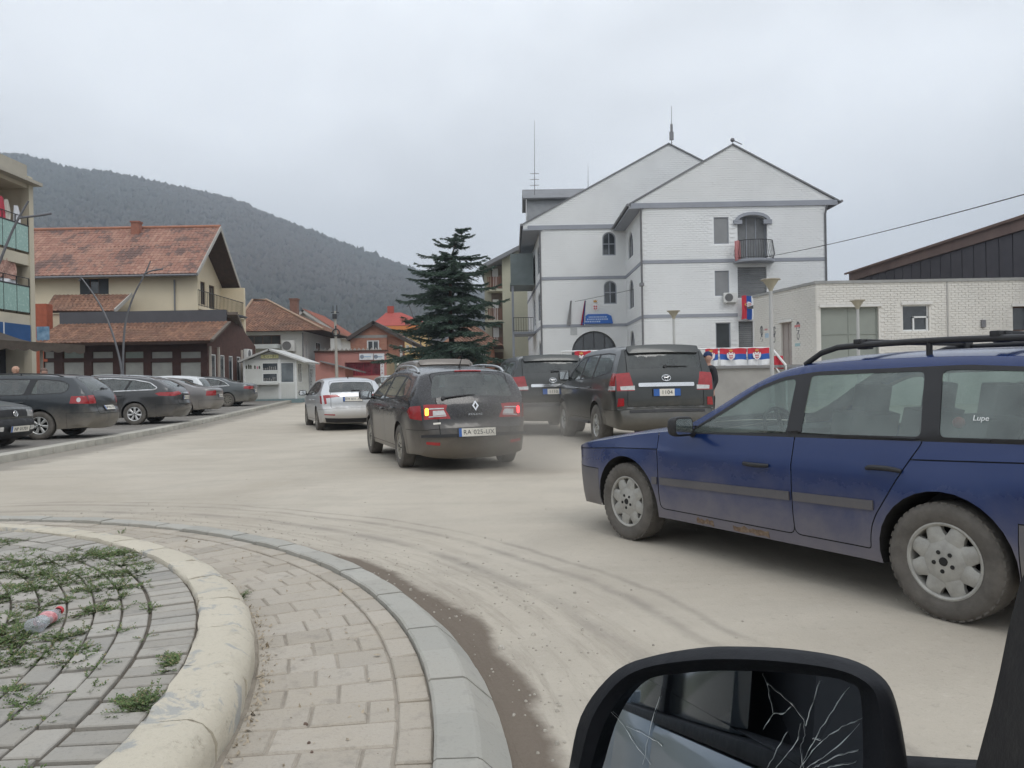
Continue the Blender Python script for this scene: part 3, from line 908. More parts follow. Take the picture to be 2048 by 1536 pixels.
def make_car(name, loc, heading, sp, label, group=None):
    """common layout: doors, windows, windscreen, bumpers from the measurements in sp; returns the Car for its own details"""
    pnt = sp['paint']; mg = sp.get('glass', M_GLASS)
    sp.setdefault('recess', {}).update({'gap': 0.006, 'window': 0.004, 'windscreen': 0.003, 'rear_window': 0.003})
    sp.setdefault('joined', set()).update({'bumper_front', 'bumper_rear', 'grille', 'headlight'})
    ids = {'window': ('window', mg), 'frame': ('window_frame', sp.get('frame', M_BLACK)), 'windscreen': ('windscreen', sp.get('wglass', mg)),
           'rear_window': ('rear_window', sp.get('rglass', mg)), 'door_front': ('door', pnt), 'door_rear': ('door', pnt),
           'bumper_front': ('bumper', sp.get('bump', pnt)), 'bumper_rear': ('bumper', sp.get('bumpr', sp.get('bump', pnt))), 'tail_light': ('tail_light', sp.get('tailmat', M_RED)),
           'reverse_light': ('reverse_light', M_WLENS), 'headlight': ('headlight', M_WLENS), 'grille': ('grille', M_BLACK),
           'tailgate_trim': ('tailgate_trim', M_BLACK), 'lamp_lit': ('brake_light', M_BRAKE), 'lamp_turn': ('turn_signal', M_SIGNAL), 'sill': ('sill', sp.get('sillmat', pnt))}
    ids.update(sp.get('xids', {}))
    sp['ids'] = ids
    c = Car(name, loc, heading, sp)
    tag(c.root, label, 'car', group)
    regs = []
    # side glass
    dlo = sp['dlo']; fr = rounded(dlo, 0.05)
    cuts = sp['pillars']                        # (x bottom, x top, width)
    panes = [dlo]
    zb, zt = min(p[1] for p in dlo), max(p[1] for p in dlo)
    wins = []
    rest = dlo
    for (xb, xt, w) in cuts:
        d = Vector((xt - xb, zt - zb)).normalized()
        front = clip_half(rest, (xb + w / 2, zb), (-d.x, -d.y)); rest = clip_half(rest, (xb - w / 2, zb), (d.x, d.y))
        wins.append(front)
    wins.append(rest)
    for wv in wins:
        if len(wv) > 2: regs.append(('window', rounded(offset_poly(wv, -0.012), 0.035)))
    fo = offset_poly(dlo, 0.012)
    regs.append(('frame', rounded(fo, 0.05)))
    regs += [(k, p) for k, p in sp.get('xregs', [])]
    # doors
    doors = sp['doors']
    for k, poly in doors:
        pr = rounded(poly, 0.05)
        regs.append((k, offset_poly(pr, -0.0035)))
    for k, poly in doors:
        regs.append(('gap', offset_poly(rounded(poly, 0.05), 0.0035)))
    bf = sp['bumper_line']                       # (x front limit, z front, x rear limit, z rear)
    for g in sp.get('gaps', []): regs.append(('gap', c.gap_line(g)))
    if bf:
        gx, gzf, rx, gzr = bf
        regs.append(('gap', c.gap_line([(gx, c.zs - .1), (gx, gzf), (c.x1 + .1, gzf)])))
        regs.append(('gap', c.gap_line([(rx, c.zs - .1), (rx, gzr), (c.x0 - .1, gzr)])))
        regs.append(('bumper_front', [(gx, -0.1), (c.x1 + 0.2, -0.1), (c.x1 + 0.2, gzf), (gx, gzf)]))
        regs.append(('bumper_rear', [(rx, -0.1), (c.x0 - 0.2, -0.1), (c.x0 - 0.2, gzr), (rx, gzr)]))
    l = []
    ws = sp['windscreen']; rw = sp['rear_window']  # (z0, half width, z1, half width)
    def lens(poly, front): return [c.us(y, z, front) for y, z in poly]
    def band(z0, y0, z1, y1, front, r=0.07):
        return lens(rounded([(-y0, z0), (y0, z0), (y1, z1), (-y1, z1)], r), front)
    for k, poly, front in sp.get('end_regs', []):
        l.append((k, lens(resample(poly, 0.05), front)))
    l.append(('windscreen', band(*ws, True)))
    l.append(('rear_window', band(*rw, False)))
    if sp.get('gate'):
        z0, y0, z1, y1 = sp['gate']
        g = rounded([(-y0, z0), (y0, z0), (y1, z1), (-y1, z1)], 0.06)
        gg = lens(resample(g, 0.05), False)
        l.append(('body', [(a * 0.993, b) for a, b in lens(resample(offset_poly(g, -0.007), 0.05), False)]))
        l.append(('gap', gg))
    if sp.get('hood'):
        z0, y0, z1, y1 = sp['hood']
        g = rounded([(-y0, z0), (y0, z0), (y1, z1), (-y1, z1)], 0.05)
        l.append(('body', lens(resample(offset_poly(g, -0.006), 0.05), True)))
        l.append(('gap', lens(resample(g, 0.05), True)))
    if bf:
        sf, sr = c.s_of(gzf, True), c.s_of(gzr, False)
        l.append(('gap', [(-1, sf - .003), (1, sf - .003), (1, sf + .004), (-1, sf + .004)]))
        l.append(('gap', [(-1, sr - .004), (1, sr - .004), (1, sr + .003), (-1, sr + .003)]))
        l.append(('bumper_front', [(-1.01, -0.1), (1.01, -0.1), (1.01, sf), (-1.01, sf)]))
        l.append(('bumper_rear', [(-1.01, c.S[-1] + 0.1), (1.01, c.S[-1] + 0.1), (1.01, sr), (-1.01, sr)]))
    c.build(regs, l)
    if sp.get('chrome'):
        for sgn in (1, -1):
            q = rounded(offset_poly(dlo, 0.012), 0.05); m = MB(); pts = [c.side_pt(x, z, 0.004, sgn) for x, z in resample(q, 0.06)]
            m.tube(pts + [pts[0]], 0.019, 6, False); m.build('window_trim', pm('bright_trim', (0.72, 0.73, 0.74), 0.3, 0.4, var=0.05), c.root, 60)
    return c
def door_polys(xa, xb, xc, zs, belt, ztop_f, ztop_r, slope_f, slope_c, xr, ra):
    """front door xa(front)..xb, rear door xb..xc; the rear edge follows the wheel arch"""
    fd = [(xa, zs + 0.05), (xa, belt - 0.02), (xa - slope_f, ztop_f), (xb - 0.03, ztop_f + 0.015), (xb, belt), (xb, zs + 0.05)]
    arc = []
    return fd
PZ = 0.13                                # height of the forecourt above the road
# ------------------------------------------------------------------ ground, road, kerbs, traffic island
IC = Vector((-5.3, 2.05))                 # centre of the roundabout
KX = lambda y: -9.0 - 0.115 * (y - 13.0)  # kerb line of the forecourt on the left

def road_material():
    m, n, l, b = nodes_of('dusty_asphalt')
    g = n.new('ShaderNodeNewGeometry'); pos = g.outputs['Position']
    sep = n.new('ShaderNodeSeparateXYZ'); l.new(pos, sep.inputs[0])
    big = noise_n(n, l, pos, 0.22, 5, 0.6, 0.8)
    mid = noise_n(n, l, pos, 1.3, 6, 0.65, 0.4)
    fine = noise_n(n, l, pos, 55.0, 4, 0.7)
    # streaks along the way the traffic runs
    mp = n.new('ShaderNodeMapping'); mp.inputs['Scale'].default_value = (0.25, 2.2, 1); mp.inputs['Rotation'].default_value = (0, 0, R(-12))
    l.new(pos, mp.inputs[0]); stk = noise_n(n, l, mp.outputs[0], 0.8, 5, 0.6, 0.5)
    c = mixrgb(n, l, (0.40, 0.355, 0.29), (0.505, 0.458, 0.385), range_n(n, l, big, 0.3, 0.7))
    c = mixrgb(n, l, c, (0.32, 0.29, 0.25), range_n(n, l, mid, 0.45, 0.85, 0, 0.5))
    c = mixrgb(n, l, c, (0.33, 0.30, 0.25), range_n(n, l, stk, 0.48, 0.75, 0, 0.4))
    c = mixrgb(n, l, c, (0.17, 0.15, 0.13), range_n(n, l, fine, 0.58, 0.8, 0, 0.5))
    spk = noise_n(n, l, pos, 13.0, 8, 0.8)
    c = mixrgb(n, l, c, (0.22, 0.20, 0.17), range_n(n, l, spk, 0.56, 0.72, 0, 0.45))
    c = mixrgb(n, l, c, (0.56, 0.52, 0.45), range_n(n, l, spk, 0.30, 0.44, 0.4, 0))
    vo = n.new('ShaderNodeTexVoronoi'); vo.inputs['Scale'].default_value = 5.0; l.new(pos, vo.inputs['Vector'])
    c = mixrgb(n, l, c, (0.13, 0.115, 0.10), math_n(n, l, 'MULTIPLY', range_n(n, l, vo.outputs['Distance'], 0.03, 0.06, 0.7, 0.0), range_n(n, l, big, 0.4, 0.6)))
    # radius and angle about the roundabout
    dx = math_n(n, l, 'SUBTRACT', sep.outputs['X'], IC.x); dy = math_n(n, l, 'SUBTRACT', sep.outputs['Y'], IC.y)
    rad = math_n(n, l, 'SQRT', math_n(n, l, 'ADD', math_n(n, l, 'MULTIPLY', dx, dx), math_n(n, l, 'MULTIPLY', dy, dy)))
    ang = math_n(n, l, 'ARCTAN2', dy, dx)
    cv = n.new('ShaderNodeCombineXYZ'); l.new(rad, cv.inputs[0]); l.new(math_n(n, l, 'MULTIPLY', ang, 0.55), cv.inputs[1])
    # tyre tracks running round the island
    trk = noise_n(n, l, cv.outputs[0], 9.0, 6, 0.7)
    near = range_n(n, l, rad, 5.5, 7.0, 1.0, 0.0, True)
    tf = math_n(n, l, 'MULTIPLY', range_n(n, l, trk, 0.48, 0.64), near)
    c = mixrgb(n, l, c, (0.26, 0.225, 0.185), math_n(n, l, 'MULTIPLY', tf, 0.45))
    for rr, wd in ((6.02, 0.10), (6.42, 0.07), (6.62, 0.05)):
        e = math_n(n, l, 'ABSOLUTE', math_n(n, l, 'SUBTRACT', math_n(n, l, 'ADD', rad, math_n(n, l, 'MULTIPLY_ADD', big, 0.5, -0.25)), rr))
        k = math_n(n, l, 'MULTIPLY', range_n(n, l, e, 0.0, wd, 0.5, 0.0, True), range_n(n, l, mid, 0.3, 0.6))
        c = mixrgb(n, l, c, (0.20, 0.18, 0.155), k)
    # damp brown dirt lying against the kerb
    wob = math_n(n, l, 'ADD', rad, math_n(n, l, 'MULTIPLY_ADD', mid, 0.30, -0.15))
    dirt = math_n(n, l, 'MULTIPLY', range_n(n, l, wob, 5.42, 5.50, 0.9, 0.0, True), range_n(n, l, ang, -0.3, -0.1))
    dirt = math_n(n, l, 'MULTIPLY', dirt, range_n(n, l, math_n(n, l, 'ADD', ang, math_n(n, l, 'MULTIPLY', mid, 0.3)), 0.95, 1.15, 1.0, 0.0))
    dcol = mixrgb(n, l, (0.10, 0.078, 0.06), (0.17, 0.135, 0.105), fine)
    c = mixrgb(n, l, c, dcol, dirt)
    # grit and old mud along the forecourt kerb
    kd = math_n(n, l, 'SUBTRACT', sep.outputs['X'], math_n(n, l, 'MULTIPLY_ADD', sep.outputs['Y'], -0.115, -9.0 + 0.115 * 13))
    kd = math_n(n, l, 'ADD', kd, math_n(n, l, 'MULTIPLY_ADD', mid, 1.5, -0.75))
    c = mixrgb(n, l, c, mixrgb(n, l, (0.17, 0.155, 0.13), (0.29, 0.265, 0.23), fine), range_n(n, l, kd, 0.55, 1.15, 0.8, 0.0, True))
    l.new(c, b.inputs['Base Color'])
    b.inputs['Roughness'].default_value = 0.93
    b.inputs['Specular IOR Level'].default_value = 0.25
    h = math_n(n, l, 'ADD', math_n(n, l, 'MULTIPLY_ADD', spk, 0.8, math_n(n, l, 'MULTIPLY', fine, 0.25)), math_n(n, l, 'ADD', mid, math_n(n, l, 'MULTIPLY', tf, -0.5)))
    l.new(bump_n(n, l, h, 0.55, 0.02), b.inputs['Normal'])
    return m

def sheet(name, xs_of, ys, z_of, mat, nx=2):
    """strip mesh: for each y a row from x0 to x1"""
    v = []; f = []
    for y in ys:
        x0, x1 = xs_of(y)
        v += [(x0 + (x1 - x0) * k / nx, y, z_of(y)) for k in range(nx + 1)]
    for i in range(len(ys) - 1):
        for k in range(nx):
            a = i * (nx + 1) + k
            f.append((a, a + 1, a + nx + 2, a + nx + 1))
    return mesh_obj(name, v, f, mat)
ys = [-330, -60, -8, 0, 20] + [20 + 2.5 * k for k in range(1, 25)] + [100, 200, 420, 900, 1650]
o = sheet('ground', lambda y: (-2250, 2250), ys, lambda y: gz(y) - 0.03, pm('earth', (0.20, 0.175, 0.13), 0.95, var=0.3, scale=0.15, col2=(0.12, 0.13, 0.07), world_co=True), 8)
structure(o, 'bare earth and winter grass around the town')
o = sheet('road', lambda y: (KX(y) - 0.3 if y > 2 else -60, 45), [-12, -4, 2.01] + [3 + k * 1.5 for k in range(58)], gz, road_material(), 12)
structure(o, 'pale dusty asphalt road and junction')
# raised forecourt
m_fore = pm('forecourt_asphalt', (0.20, 0.185, 0.165), 0.92, var=0.25, scale=0.8, bump=0.4, bscale=40, world_co=True, stain=0.4)
o = sheet('forecourt', lambda y: (-60, KX(y) - 0.10), [3 + k * 2.0 for k in range(27)], lambda y: gz(y) + PZ, m_fore, 6)
structure(o, 'grey asphalt forecourt where the cars are parked')
m_kerb_pale = pm('pale_kerb', (0.40, 0.38, 0.33), 0.9, var=0.2, scale=4, bump=0.3, bscale=50, objvar=0.08)
kerb = empty('forecourt_kerb', (KX(20), 20, 0)); structure(kerb, 'pale concrete kerb along the forecourt')
d = Vector((-0.115, 1)).normalized()
mb = MB(); mb.box((0, 0.0, 0), (0.34, 0.985, 0.30)); ko = mb.build('kerb_stone', m_kerb_pale, None, bevel=0.015); kme = ko.data; bpy.data.objects.remove(ko)
for k in range(52):
    y = 4 + k * 1.0
    o = bpy.data.objects.new('kerb_stone', kme); o.parent = kerb
    o.location = (KX(y) - 0.03 - KX(20), y - 20, gz(y) + PZ - 0.142 + rnd.uniform(-.004, .004)); o.rotation_euler = (0, 0, math.atan2(0.115, 1))
    link(o)

# ---- the island
isl = MB(); z_ap, z_in = 0.075, 0.195
isl.lathe([(0.0, z_in - 0.014), (4.2, z_in - 0.014), (4.2, 0.0)], 120, Matrix.Translation((IC.x, IC.y, 0)))
island = isl.build('traffic_island', pm('joint_sand', (0.115, 0.098, 0.078), 0.98, var=0.35, scale=8, bump=0.5, bscale=60, world_co=True))
structure(island, 'round paved traffic island in the junction')
isl = MB(); isl.lathe([(4.3, z_ap - 0.006), (5.10, z_ap - 0.006), (5.10, -0.05)], 120, Matrix.Translation((IC.x, IC.y, 0)))
isl.build('apron_bed', pm('apron_sand', (0.29, 0.255, 0.21), 0.98, var=0.35, scale=6, bump=0.5, bscale=60, world_co=True), island)
def polar_block(r0, r1, th, z0, z1, ch, sub=1, jit=0.0):
    """block of a ring, centred on angle 0, chamfered on top"""
    v = []; f = []
    n = sub + 1
    for (dr, da, z) in ((0, 0, z0), (0, 0, z1 - ch), (ch, ch, z1)):
        for k in range(n):
            a = -th / 2 + th * k / sub
            for r, s in ((r0, 1), (r1, -1)):
                aa = a + (da / r if k == 0 else (-da / r if k == n - 1 else 0))
                v.append(((r + s * dr) * math.cos(aa), (r + s * dr) * math.sin(aa), z + (rnd.uniform(-jit, jit) if z == z1 else 0)))
    L = 2 * n
    for k in range(n - 1):
        a = 2 * L + 2 * k
        f.append((a, a + 1, a + 3, a + 2))
        for q in (0, L):
            f.append((q + 2 * k, q + 2 * k + 2, q + L + 2 * k + 2, q + L + 2 * k))
            f.append((q + 2 * k + 1, q + L + 2 * k + 1, q + L + 2 * k + 3, q + 2 * k + 3))
    for q in (0, L):
        f.append((q, q + L, q + L + 1, q + 1))
        e = 2 * n - 2
        f.append((q + e, q + e + 1, q + L + e + 1, q + L + e))
    return v, f
def ring_items(items, name, mat, limit=300, jz=0.0):
    """items: (mesh key, angle, radius for the projection, mesh maker); the largest in view become objects, the rest one mesh"""
    cache = {}; inview = []; rest = []
    for key, a, rmid, mk in items:
        c = Vector((IC.x + rmid * math.cos(a), IC.y + rmid * math.sin(a), z_in))
        p = project(c)
        if p and -60 < p[0] < 2110 and 900 < p[1] < 1620 and c.y > 0.3:
            inview.append((c.y, key, a, mk))
        else: rest.append((key, a, mk))
    inview.sort(key=lambda t: t[0])
    rest += [t[1:] for t in inview[limit:]]
    for _, key, a, mk in inview[:limit]:
        if key not in cache:
            v, f = mk(); me = bpy.data.meshes.new(name); me.from_pydata(v, [], f); me.materials.append(mat); me.update()
            bm = bmesh.new(); bm.from_mesh(me); bmesh.ops.recalc_face_normals(bm, faces=bm.faces); bm.to_mesh(me); bm.free()
            cache[key] = me
        o = bpy.data.objects.new(name, cache[key]); o.parent = island
        o.location = (IC.x, IC.y, rnd.uniform(-jz, jz)); o.rotation_euler = (0, 0, a)
        link(o)
    if rest:
        V = []; F = []
        for key, a, mk in rest:
            v, f = mk(); k = len(V); ca, sa = math.cos(a), math.sin(a)
            V += [(IC.x + x * ca - y * sa, IC.y + x * sa + y * ca, z) for x, y, z in v]; F += [tuple(i + k for i in q) for q in f]
        o = mesh_obj(name + '_field', V, F, mat, island); o['kind'] = 'stuff'
        bm = bmesh.new(); bm.from_mesh(o.data); bmesh.ops.recalc_face_normals(bm, faces=bm.faces); bm.to_mesh(o.data); bm.free()

def paver_mat(name, c1, c2, dust, bump=0.35, worn=None):
    m, n, l, b = nodes_of(name)
    g = n.new('ShaderNodeNewGeometry'); pos = g.outputs['Position']; oi = n.new('ShaderNodeObjectInfo')
    a = noise_n(n, l, pos, 2.2, 5, 0.6); f = noise_n(n, l, pos, 70, 3, 0.7); q = noise_n(n, l, pos, 9, 5, 0.65)
    c = mixrgb(n, l, c1, c2, range_n(n, l, oi.outputs['Random'], 0, 1))
    c = mixrgb(n, l, c, DUST, range_n(n, l, a, 0.35, 0.7, dust * 0.5, dust))
    c = mixrgb(n, l, c, mul(c1, 0.55), range_n(n, l, q, 0.56, 0.75, 0, 0.5))
    c = mixrgb(n, l, c, mul(c1, 0.5), range_n(n, l, f, 0.55, 0.8, 0, 0.35))
    if worn:
        w_ = noise_n(n, l, pos, 4.5, 8, 0.7, 0.5); c = mixrgb(n, l, c, worn, range_n(n, l, w_, 0.555, 0.60, 0, 0.85))
        w2 = noise_n(n, l, pos, 16, 8, 0.75, 0.3); c = mixrgb(n, l, c, (0.25, 0.21, 0.16), range_n(n, l, w2, 0.58, 0.68, 0, 0.7))
    l.new(c, b.inputs['Base Color']); b.inputs['Roughness'].default_value = 0.92
    l.new(bump_n(n, l, math_n(n, l, 'ADD', f, q), bump, 0.006), b.inputs['Normal'])
    return m
m_pav = paver_mat('grey_paver', (0.225, 0.225, 0.215), (0.36, 0.35, 0.325), 0.45)
m_apr = paver_mat('dusty_slab', (0.30, 0.275, 0.24), (0.43, 0.395, 0.35), 0.7, 0.8)
m_ker = paver_mat('grey_kerb', (0.30, 0.30, 0.275), (0.38, 0.375, 0.345), 0.3)
m_bei = paver_mat('beige_kerb_paint', (0.50, 0.455, 0.365), (0.55, 0.50, 0.405), 0.12, 0.8, worn=(0.33, 0.33, 0.315))

items = []
n = int(2 * math.pi * 4.02 / 0.110)                      # soldier course inside the beige kerb
for k in range(n): items.append(('s', 2 * math.pi * k / n, 4.02, lambda: polar_block(3.935, 4.125, 2 * math.pi / n - 0.020 / 4.02, 0.1, z_in, 0.004)))
for j in range(16):
    r1 = 3.92 - j * 0.118; r0 = r1 - 0.109
    nn = int(2 * math.pi * r1 / 0.212); off = rnd.random()
    for k in range(nn):
        items.append((('r', j), 2 * math.pi * (k + off) / nn, (r0 + r1) / 2, (lambda a0, a1, q: lambda: polar_block(a0, a1, 2 * math.pi / q - 0.024 / a1, 0.1, z_in, 0.004))(r0, r1, nn)))
ring_items(items, 'paver', m_pav, 300, 0.0045)

# beige kerb round the planting bed
def kerb_seg(th):
    sub = 5; v = []; f = []
    pr = [(4.37, 0.03), (4.372, 0.13), (4.362, 0.165), (4.335, 0.196), (4.29, 0.213), (4.20, 0.217), (4.145, 0.215), (4.135, 0.205), (4.135, 0.12)]
    for k in range(sub + 1):
        a = -th / 2 + th * k / sub
        e = 0.006 if k in (0, sub) else 0.0
        for i, (r, z) in enumerate(pr):
            rr = r - e * (1 if i < 5 else -0.3) + rnd.uniform(-.004, .004) * (0.3 if i < 1 else 1.5); zz = z - (e * 0.8 if 1 < i < 8 else 0) + rnd.uniform(-.005, .005)
            v.append((rr * math.cos(a), rr * math.sin(a), zz))
    L = len(pr)
    f = [(k * L + i, k * L + i + 1, (k + 1) * L + i + 1, (k + 1) * L + i) for k in range(sub) for i in range(L - 1)]
    f += [tuple(range(L)), tuple(range(sub * L + L - 1, sub * L - 1, -1))]
    return v, f
nk = 54
ring_items([(('k', k % 9), 2 * math.pi * (k + 0.3) / nk, 4.25, lambda: kerb_seg(2 * math.pi / nk - 0.0012)) for k in range(nk)], 'kerb_stone', m_bei, 300)
for o in list(island.children):
    if o.name.startswith('kerb_stone'):
        o.data.polygons.foreach_set('use_smooth', [True] * len(o.data.polygons)); o.data.set_sharp_from_angle(angle=R(45))
# outer grey kerb with a sloping face
def outer_seg(th):
    v = []; f = []; sub = 2
    pr = [(5.305, -0.04), (5.30, 0.005), (5.20, 0.098), (5.185, 0.105), (5.06, 0.107), (5.05, 0.10), (5.05, 0.0)]
    for k in range(sub + 1):
        a = -th / 2 + th * k / sub; e = 0.004 if k in (0, sub) else 0
        for i, (r, z) in enumerate(pr): v.append(((r) * math.cos(a), (r) * math.sin(a), z - (e if 0 < i < 6 else 0)))
    L = len(pr)
    f = [(k * L + i, k * L + i + 1, (k + 1) * L + i + 1, (k + 1) * L + i) for k in range(sub) for i in range(L - 1)]
    f += [tuple(range(L)), tuple(range(sub * L + L - 1, sub * L - 1, -1))]
    return v, f
nk2 = 97
ring_items([('o', 2 * math.pi * (k + 0.5) / nk2, 5.2, lambda: outer_seg(2 * math.pi / nk2 - 0.0016)) for k in range(nk2)], 'edge_stone', m_ker, 300, 0.004)
# stamped slabs of the apron: radial rows of uneven lengths
items = []
na = int(2 * math.pi * 4.7 / 0.185)
for k in range(na):
    a = 2 * math.pi * k / na; r = 4.38; first = True
    cuts = [4.38]
    r = 4.38 + (0.13 if k % 2 else 0.24)
    while r < 4.84:
        cuts.append(r); r += rnd.choice((0.2, 0.2, 0.36))
    cuts.append(4.925)
    if cuts[-1] - cuts[-2] < 0.08: cuts.pop(-2)
    for r0, r1 in zip(cuts[:-1], cuts[1:]):
        key = ('a', round(r0, 2), round(r1, 2))
        items.append((key, a, (r0 + r1) / 2, (lambda x, y: lambda: polar_block(x + 0.004, y - 0.004, 2 * math.pi / na - 0.009 / 4.7, -0.02, z_ap, 0.006, 1, 0.0015))(r0, r1)))
ne = int(2 * math.pi * 4.99 / 0.24)
for k in range(ne): items.append(('e', 2 * math.pi * k / ne, 4.985, lambda: polar_block(4.93, 5.046, 2 * math.pi / ne - 0.010 / 5, -0.02, z_ap + 0.004, 0.006, 1, 0.002)))
ring_items(items, 'apron_slab', m_apr, 300, 0.003)

# ---- weeds in the joints
def weeds():
    V = []; F = []; FM = []
    rr = random.Random(3)
    spots = [(40, 1118, .22, 40), (110, 1122, .18, 30), (165, 1114, .16, 46), (215, 1110, .17, 60), (255, 1106, .16, 60), (290, 1112, .10, 40), (240, 1128, .12, 40), (205, 1072, .09, 30), (235, 1069, .05, 12), (15, 1140, .2, 60), (60, 1150, .16, 46), (130, 1150, .12, 24), (120, 1165, .14, 30), (190, 1150, .14, 40), (255, 1147, .12, 34), (280, 1140, .07, 18), (205, 1176, .12, 46), (230, 1172, .07, 22),
             (30, 1180, .18, 46), (80, 1180, .12, 24), (12, 1240, .14, 40), (30, 1262, .13, 50), (5, 1290, .13, 46), (25, 1315, .08, 22), (55, 1322, .06, 16), (190, 1222, .07, 26), (225, 1220, .05, 10), (80, 1213, .06, 14), (150, 1318, .07, 18), (165, 1300, .05, 8), (172, 1262, .05, 8), (130, 1272, .05, 10), (365, 1325, .08, 44), (380, 1316, .05, 14), (300, 1403, .08, 44), (278, 1412, .06, 18), (345, 1398, .04, 8),
             (20, 1385, .03, 8), (350, 1098, .04, 8), (470, 1205, .03, 12), (476, 1192, .04, 10), (110, 1060, .05, 6), (280, 1172, .05, 8), (230, 1195, .05, 10), (0, 1085, .12, 20), (-40, 1200, .25, 60), (-60, 1300, .25, 60), (140, 1200, .05, 8), (100, 1300, .04, 6), (60, 1400, .03, 5), (170, 1380, .03, 4)]
    for _ in range(150):                       # sprigs rooted in the ring joints
        a = rr.uniform(-0.35, 1.75); j = rr.randint(0, 9); r = 3.928 - j * 0.118
        p = project((IC.x + r * math.cos(a), IC.y + r * math.sin(a), z_in))
        if p and -40 < p[0] < 460 and p[1] < 1580: spots.append((p[0], p[1], .02, rr.randint(1, 4)))
    for (px, py, rad, n) in spots:
        z = z_in if px < 440 else z_ap
        c = on_ground(px, py, z)
        for i in range(int(n * 4.2)):
            a = rr.uniform(0, 2 * math.pi); q = rad * 0.85 * math.sqrt(rr.random()) * (1 + 0.6 * math.sin(3 * a + px))
            p = Vector((c.x + q * math.cos(a), c.y + q * math.sin(a), z - 0.004))
            if 4.11 < (p.xy - IC).length < 4.39: continue
            d = Vector((math.cos(a + rr.uniform(-.9, .9)), math.sin(a + rr.uniform(-.9, .9)), rr.uniform(0.05, 0.55))).normalized()
            L = rr.uniform(0.02, 0.075); k = 6
            side = d.cross(Vector((0, 0, 1))).normalized()
            # stem
            b = len(V); w = 0.0013
            e = p + d * L; e.z -= L * 0.25 * rr.random()
            V += [p - side * w, p + side * w, e + side * w * .6, e - side * w * .6]; F.append((b, b + 1, b + 2, b + 3)); FM.append(1 if rr.random() < .3 else 0)
            for j in range(k):
                t = (j + 0.7) / k; m = p.lerp(e, t)
                for sg in (-1, 1):
                    ld = (d * 0.6 + side * sg * rr.uniform(0.5, 1.1) + Vector((0, 0, rr.uniform(-.1, .6)))).normalized()
                    ll = rr.uniform(0.005, 0.012); lw = ld.cross(Vector((rr.uniform(-.4, .4), rr.uniform(-.4, .4), 1))).normalized() * ll * 0.34
                    b = len(V)
                    V += [m, m + ld * ll * .5 + lw, m + ld * ll, m + ld * ll * .5 - lw]; F.append((b, b + 1, b + 2, b + 3))
                    FM.append(2 if rr.random() < 0.12 else (0 if rr.random() < .6 else 3))
    g = [pm('weed_green', (0.10, 0.145, 0.048), 0.8, var=0.3, scale=4), pm('weed_stem', (0.15, 0.12, 0.07), 0.85), pm('weed_dry', (0.24, 0.20, 0.11), 0.9), pm('weed_dark', (0.065, 0.105, 0.036), 0.8, var=0.25, scale=4)]
    o = mesh_obj('weeds', V, F, g, None, None, FM)
    tag(o, 'low green weeds sprawling over the paver joints of the island', 'weeds', kind='stuff')
weeds()
# dry leaves and grit at the foot of the beige kerb
V = []; F = []
rr = random.Random(5)
for i in range(900):
    a = rr.uniform(-0.35, 1.0); r = 4.385 + abs(rr.gauss(0, 0.028)) + 0.01
    if rr.random() < 0.25: r = rr.uniform(4.4, 5.0)
    sz = rr.uniform(0.003, 0.011)
    if rr.random() < .04: sz *= 1.8
    c = Vector((IC.x + r * math.cos(a), IC.y + r * math.sin(a), z_ap + 0.003))
    u = Vector((rr.uniform(-1, 1), rr.uniform(-1, 1), rr.uniform(-.3, .8))).normalized(); w = u.cross(Vector((rr.uniform(-.5, .5), rr.uniform(-.5, .5), 1))).normalized()
    b = len(V); up = Vector((0, 0, sz * 0.5))
    V += [c - u * sz, c + w * sz * .6 + up * .4, c + u * sz + up, c - w * sz * .6 + up * .4]; F.append((b, b + 1, b + 2, b + 3))
o = mesh_obj('dry_leaves', V, F, pm('dry_leaf', (0.38, 0.32, 0.24), 0.9, var=0.45, scale=30, world_co=True))
tag(o, 'dry leaf litter along the foot of the beige kerb', 'leaf litter', kind='stuff')
# loose gravel on the road by the kerb and across the dust
V = []; F = []
def pebble(c, s, rr):
    b = len(V); k = 6
    ring = [(s * math.cos(2 * math.pi * i / k) * rr.uniform(.7, 1.1), s * math.sin(2 * math.pi * i / k) * rr.uniform(.7, 1.1)) for i in range(k)]
    for (x, y) in ring: V.append(c + Vector((x, y, -0.002)))
    for (x, y) in ring: V.append(c + Vector((x * .7, y * .7, s * rr.uniform(.5, .8))))
    V.append(c + Vector((0, 0, s * .9)))
    for i in range(k):
        j = (i + 1) % k
        F.append((b + i, b + j, b + k + j, b + k + i)); F.append((b + k + i, b + k + j, b + 2 * k))
for i in range(1500):
    if rr.random() < .55:
        a = rr.uniform(-0.2, 1.5); r = 5.33 + abs(rr.gauss(0, 0.5)); c = Vector((IC.x + r * math.cos(a), IC.y + r * math.sin(a), 0))
    elif rr.random() < .5:
        y = rr.uniform(13, 40); c = Vector((KX(y) + 0.2 + abs(rr.gauss(0, .7)), y, gz(y)))
    else:
        y = rr.uniform(2.5, 22); c = Vector((rr.uniform(-0.6, 0.65) * y, y, 0))
        if (c.xy - IC).length < 5.35: continue
    pebble(c, rr.uniform(0.003, 0.009) * (1.9 if rr.random() < .05 else 1), rr)
o = mesh_obj('gravel', V, F, pm('grit', (0.36, 0.33, 0.28), 0.9, var=0.4, scale=20, world_co=True), None, 60)
tag(o, 'loose grit scattered over the dusty road', 'gravel', kind='stuff')
def stone(px, py, z, s, label, mat):
    global V, F
    V = []; F = []
    pebble(on_ground(px, py, z), s, rr)
    o = mesh_obj('stone', V, F, mat, None, 50)
    bb = on_ground(px, py, z)
    tag(o, label, 'stone', 'loose stones')
m_st = pm('brown_stone', (0.14, 0.10, 0.08), 0.9, var=0.3, scale=60)
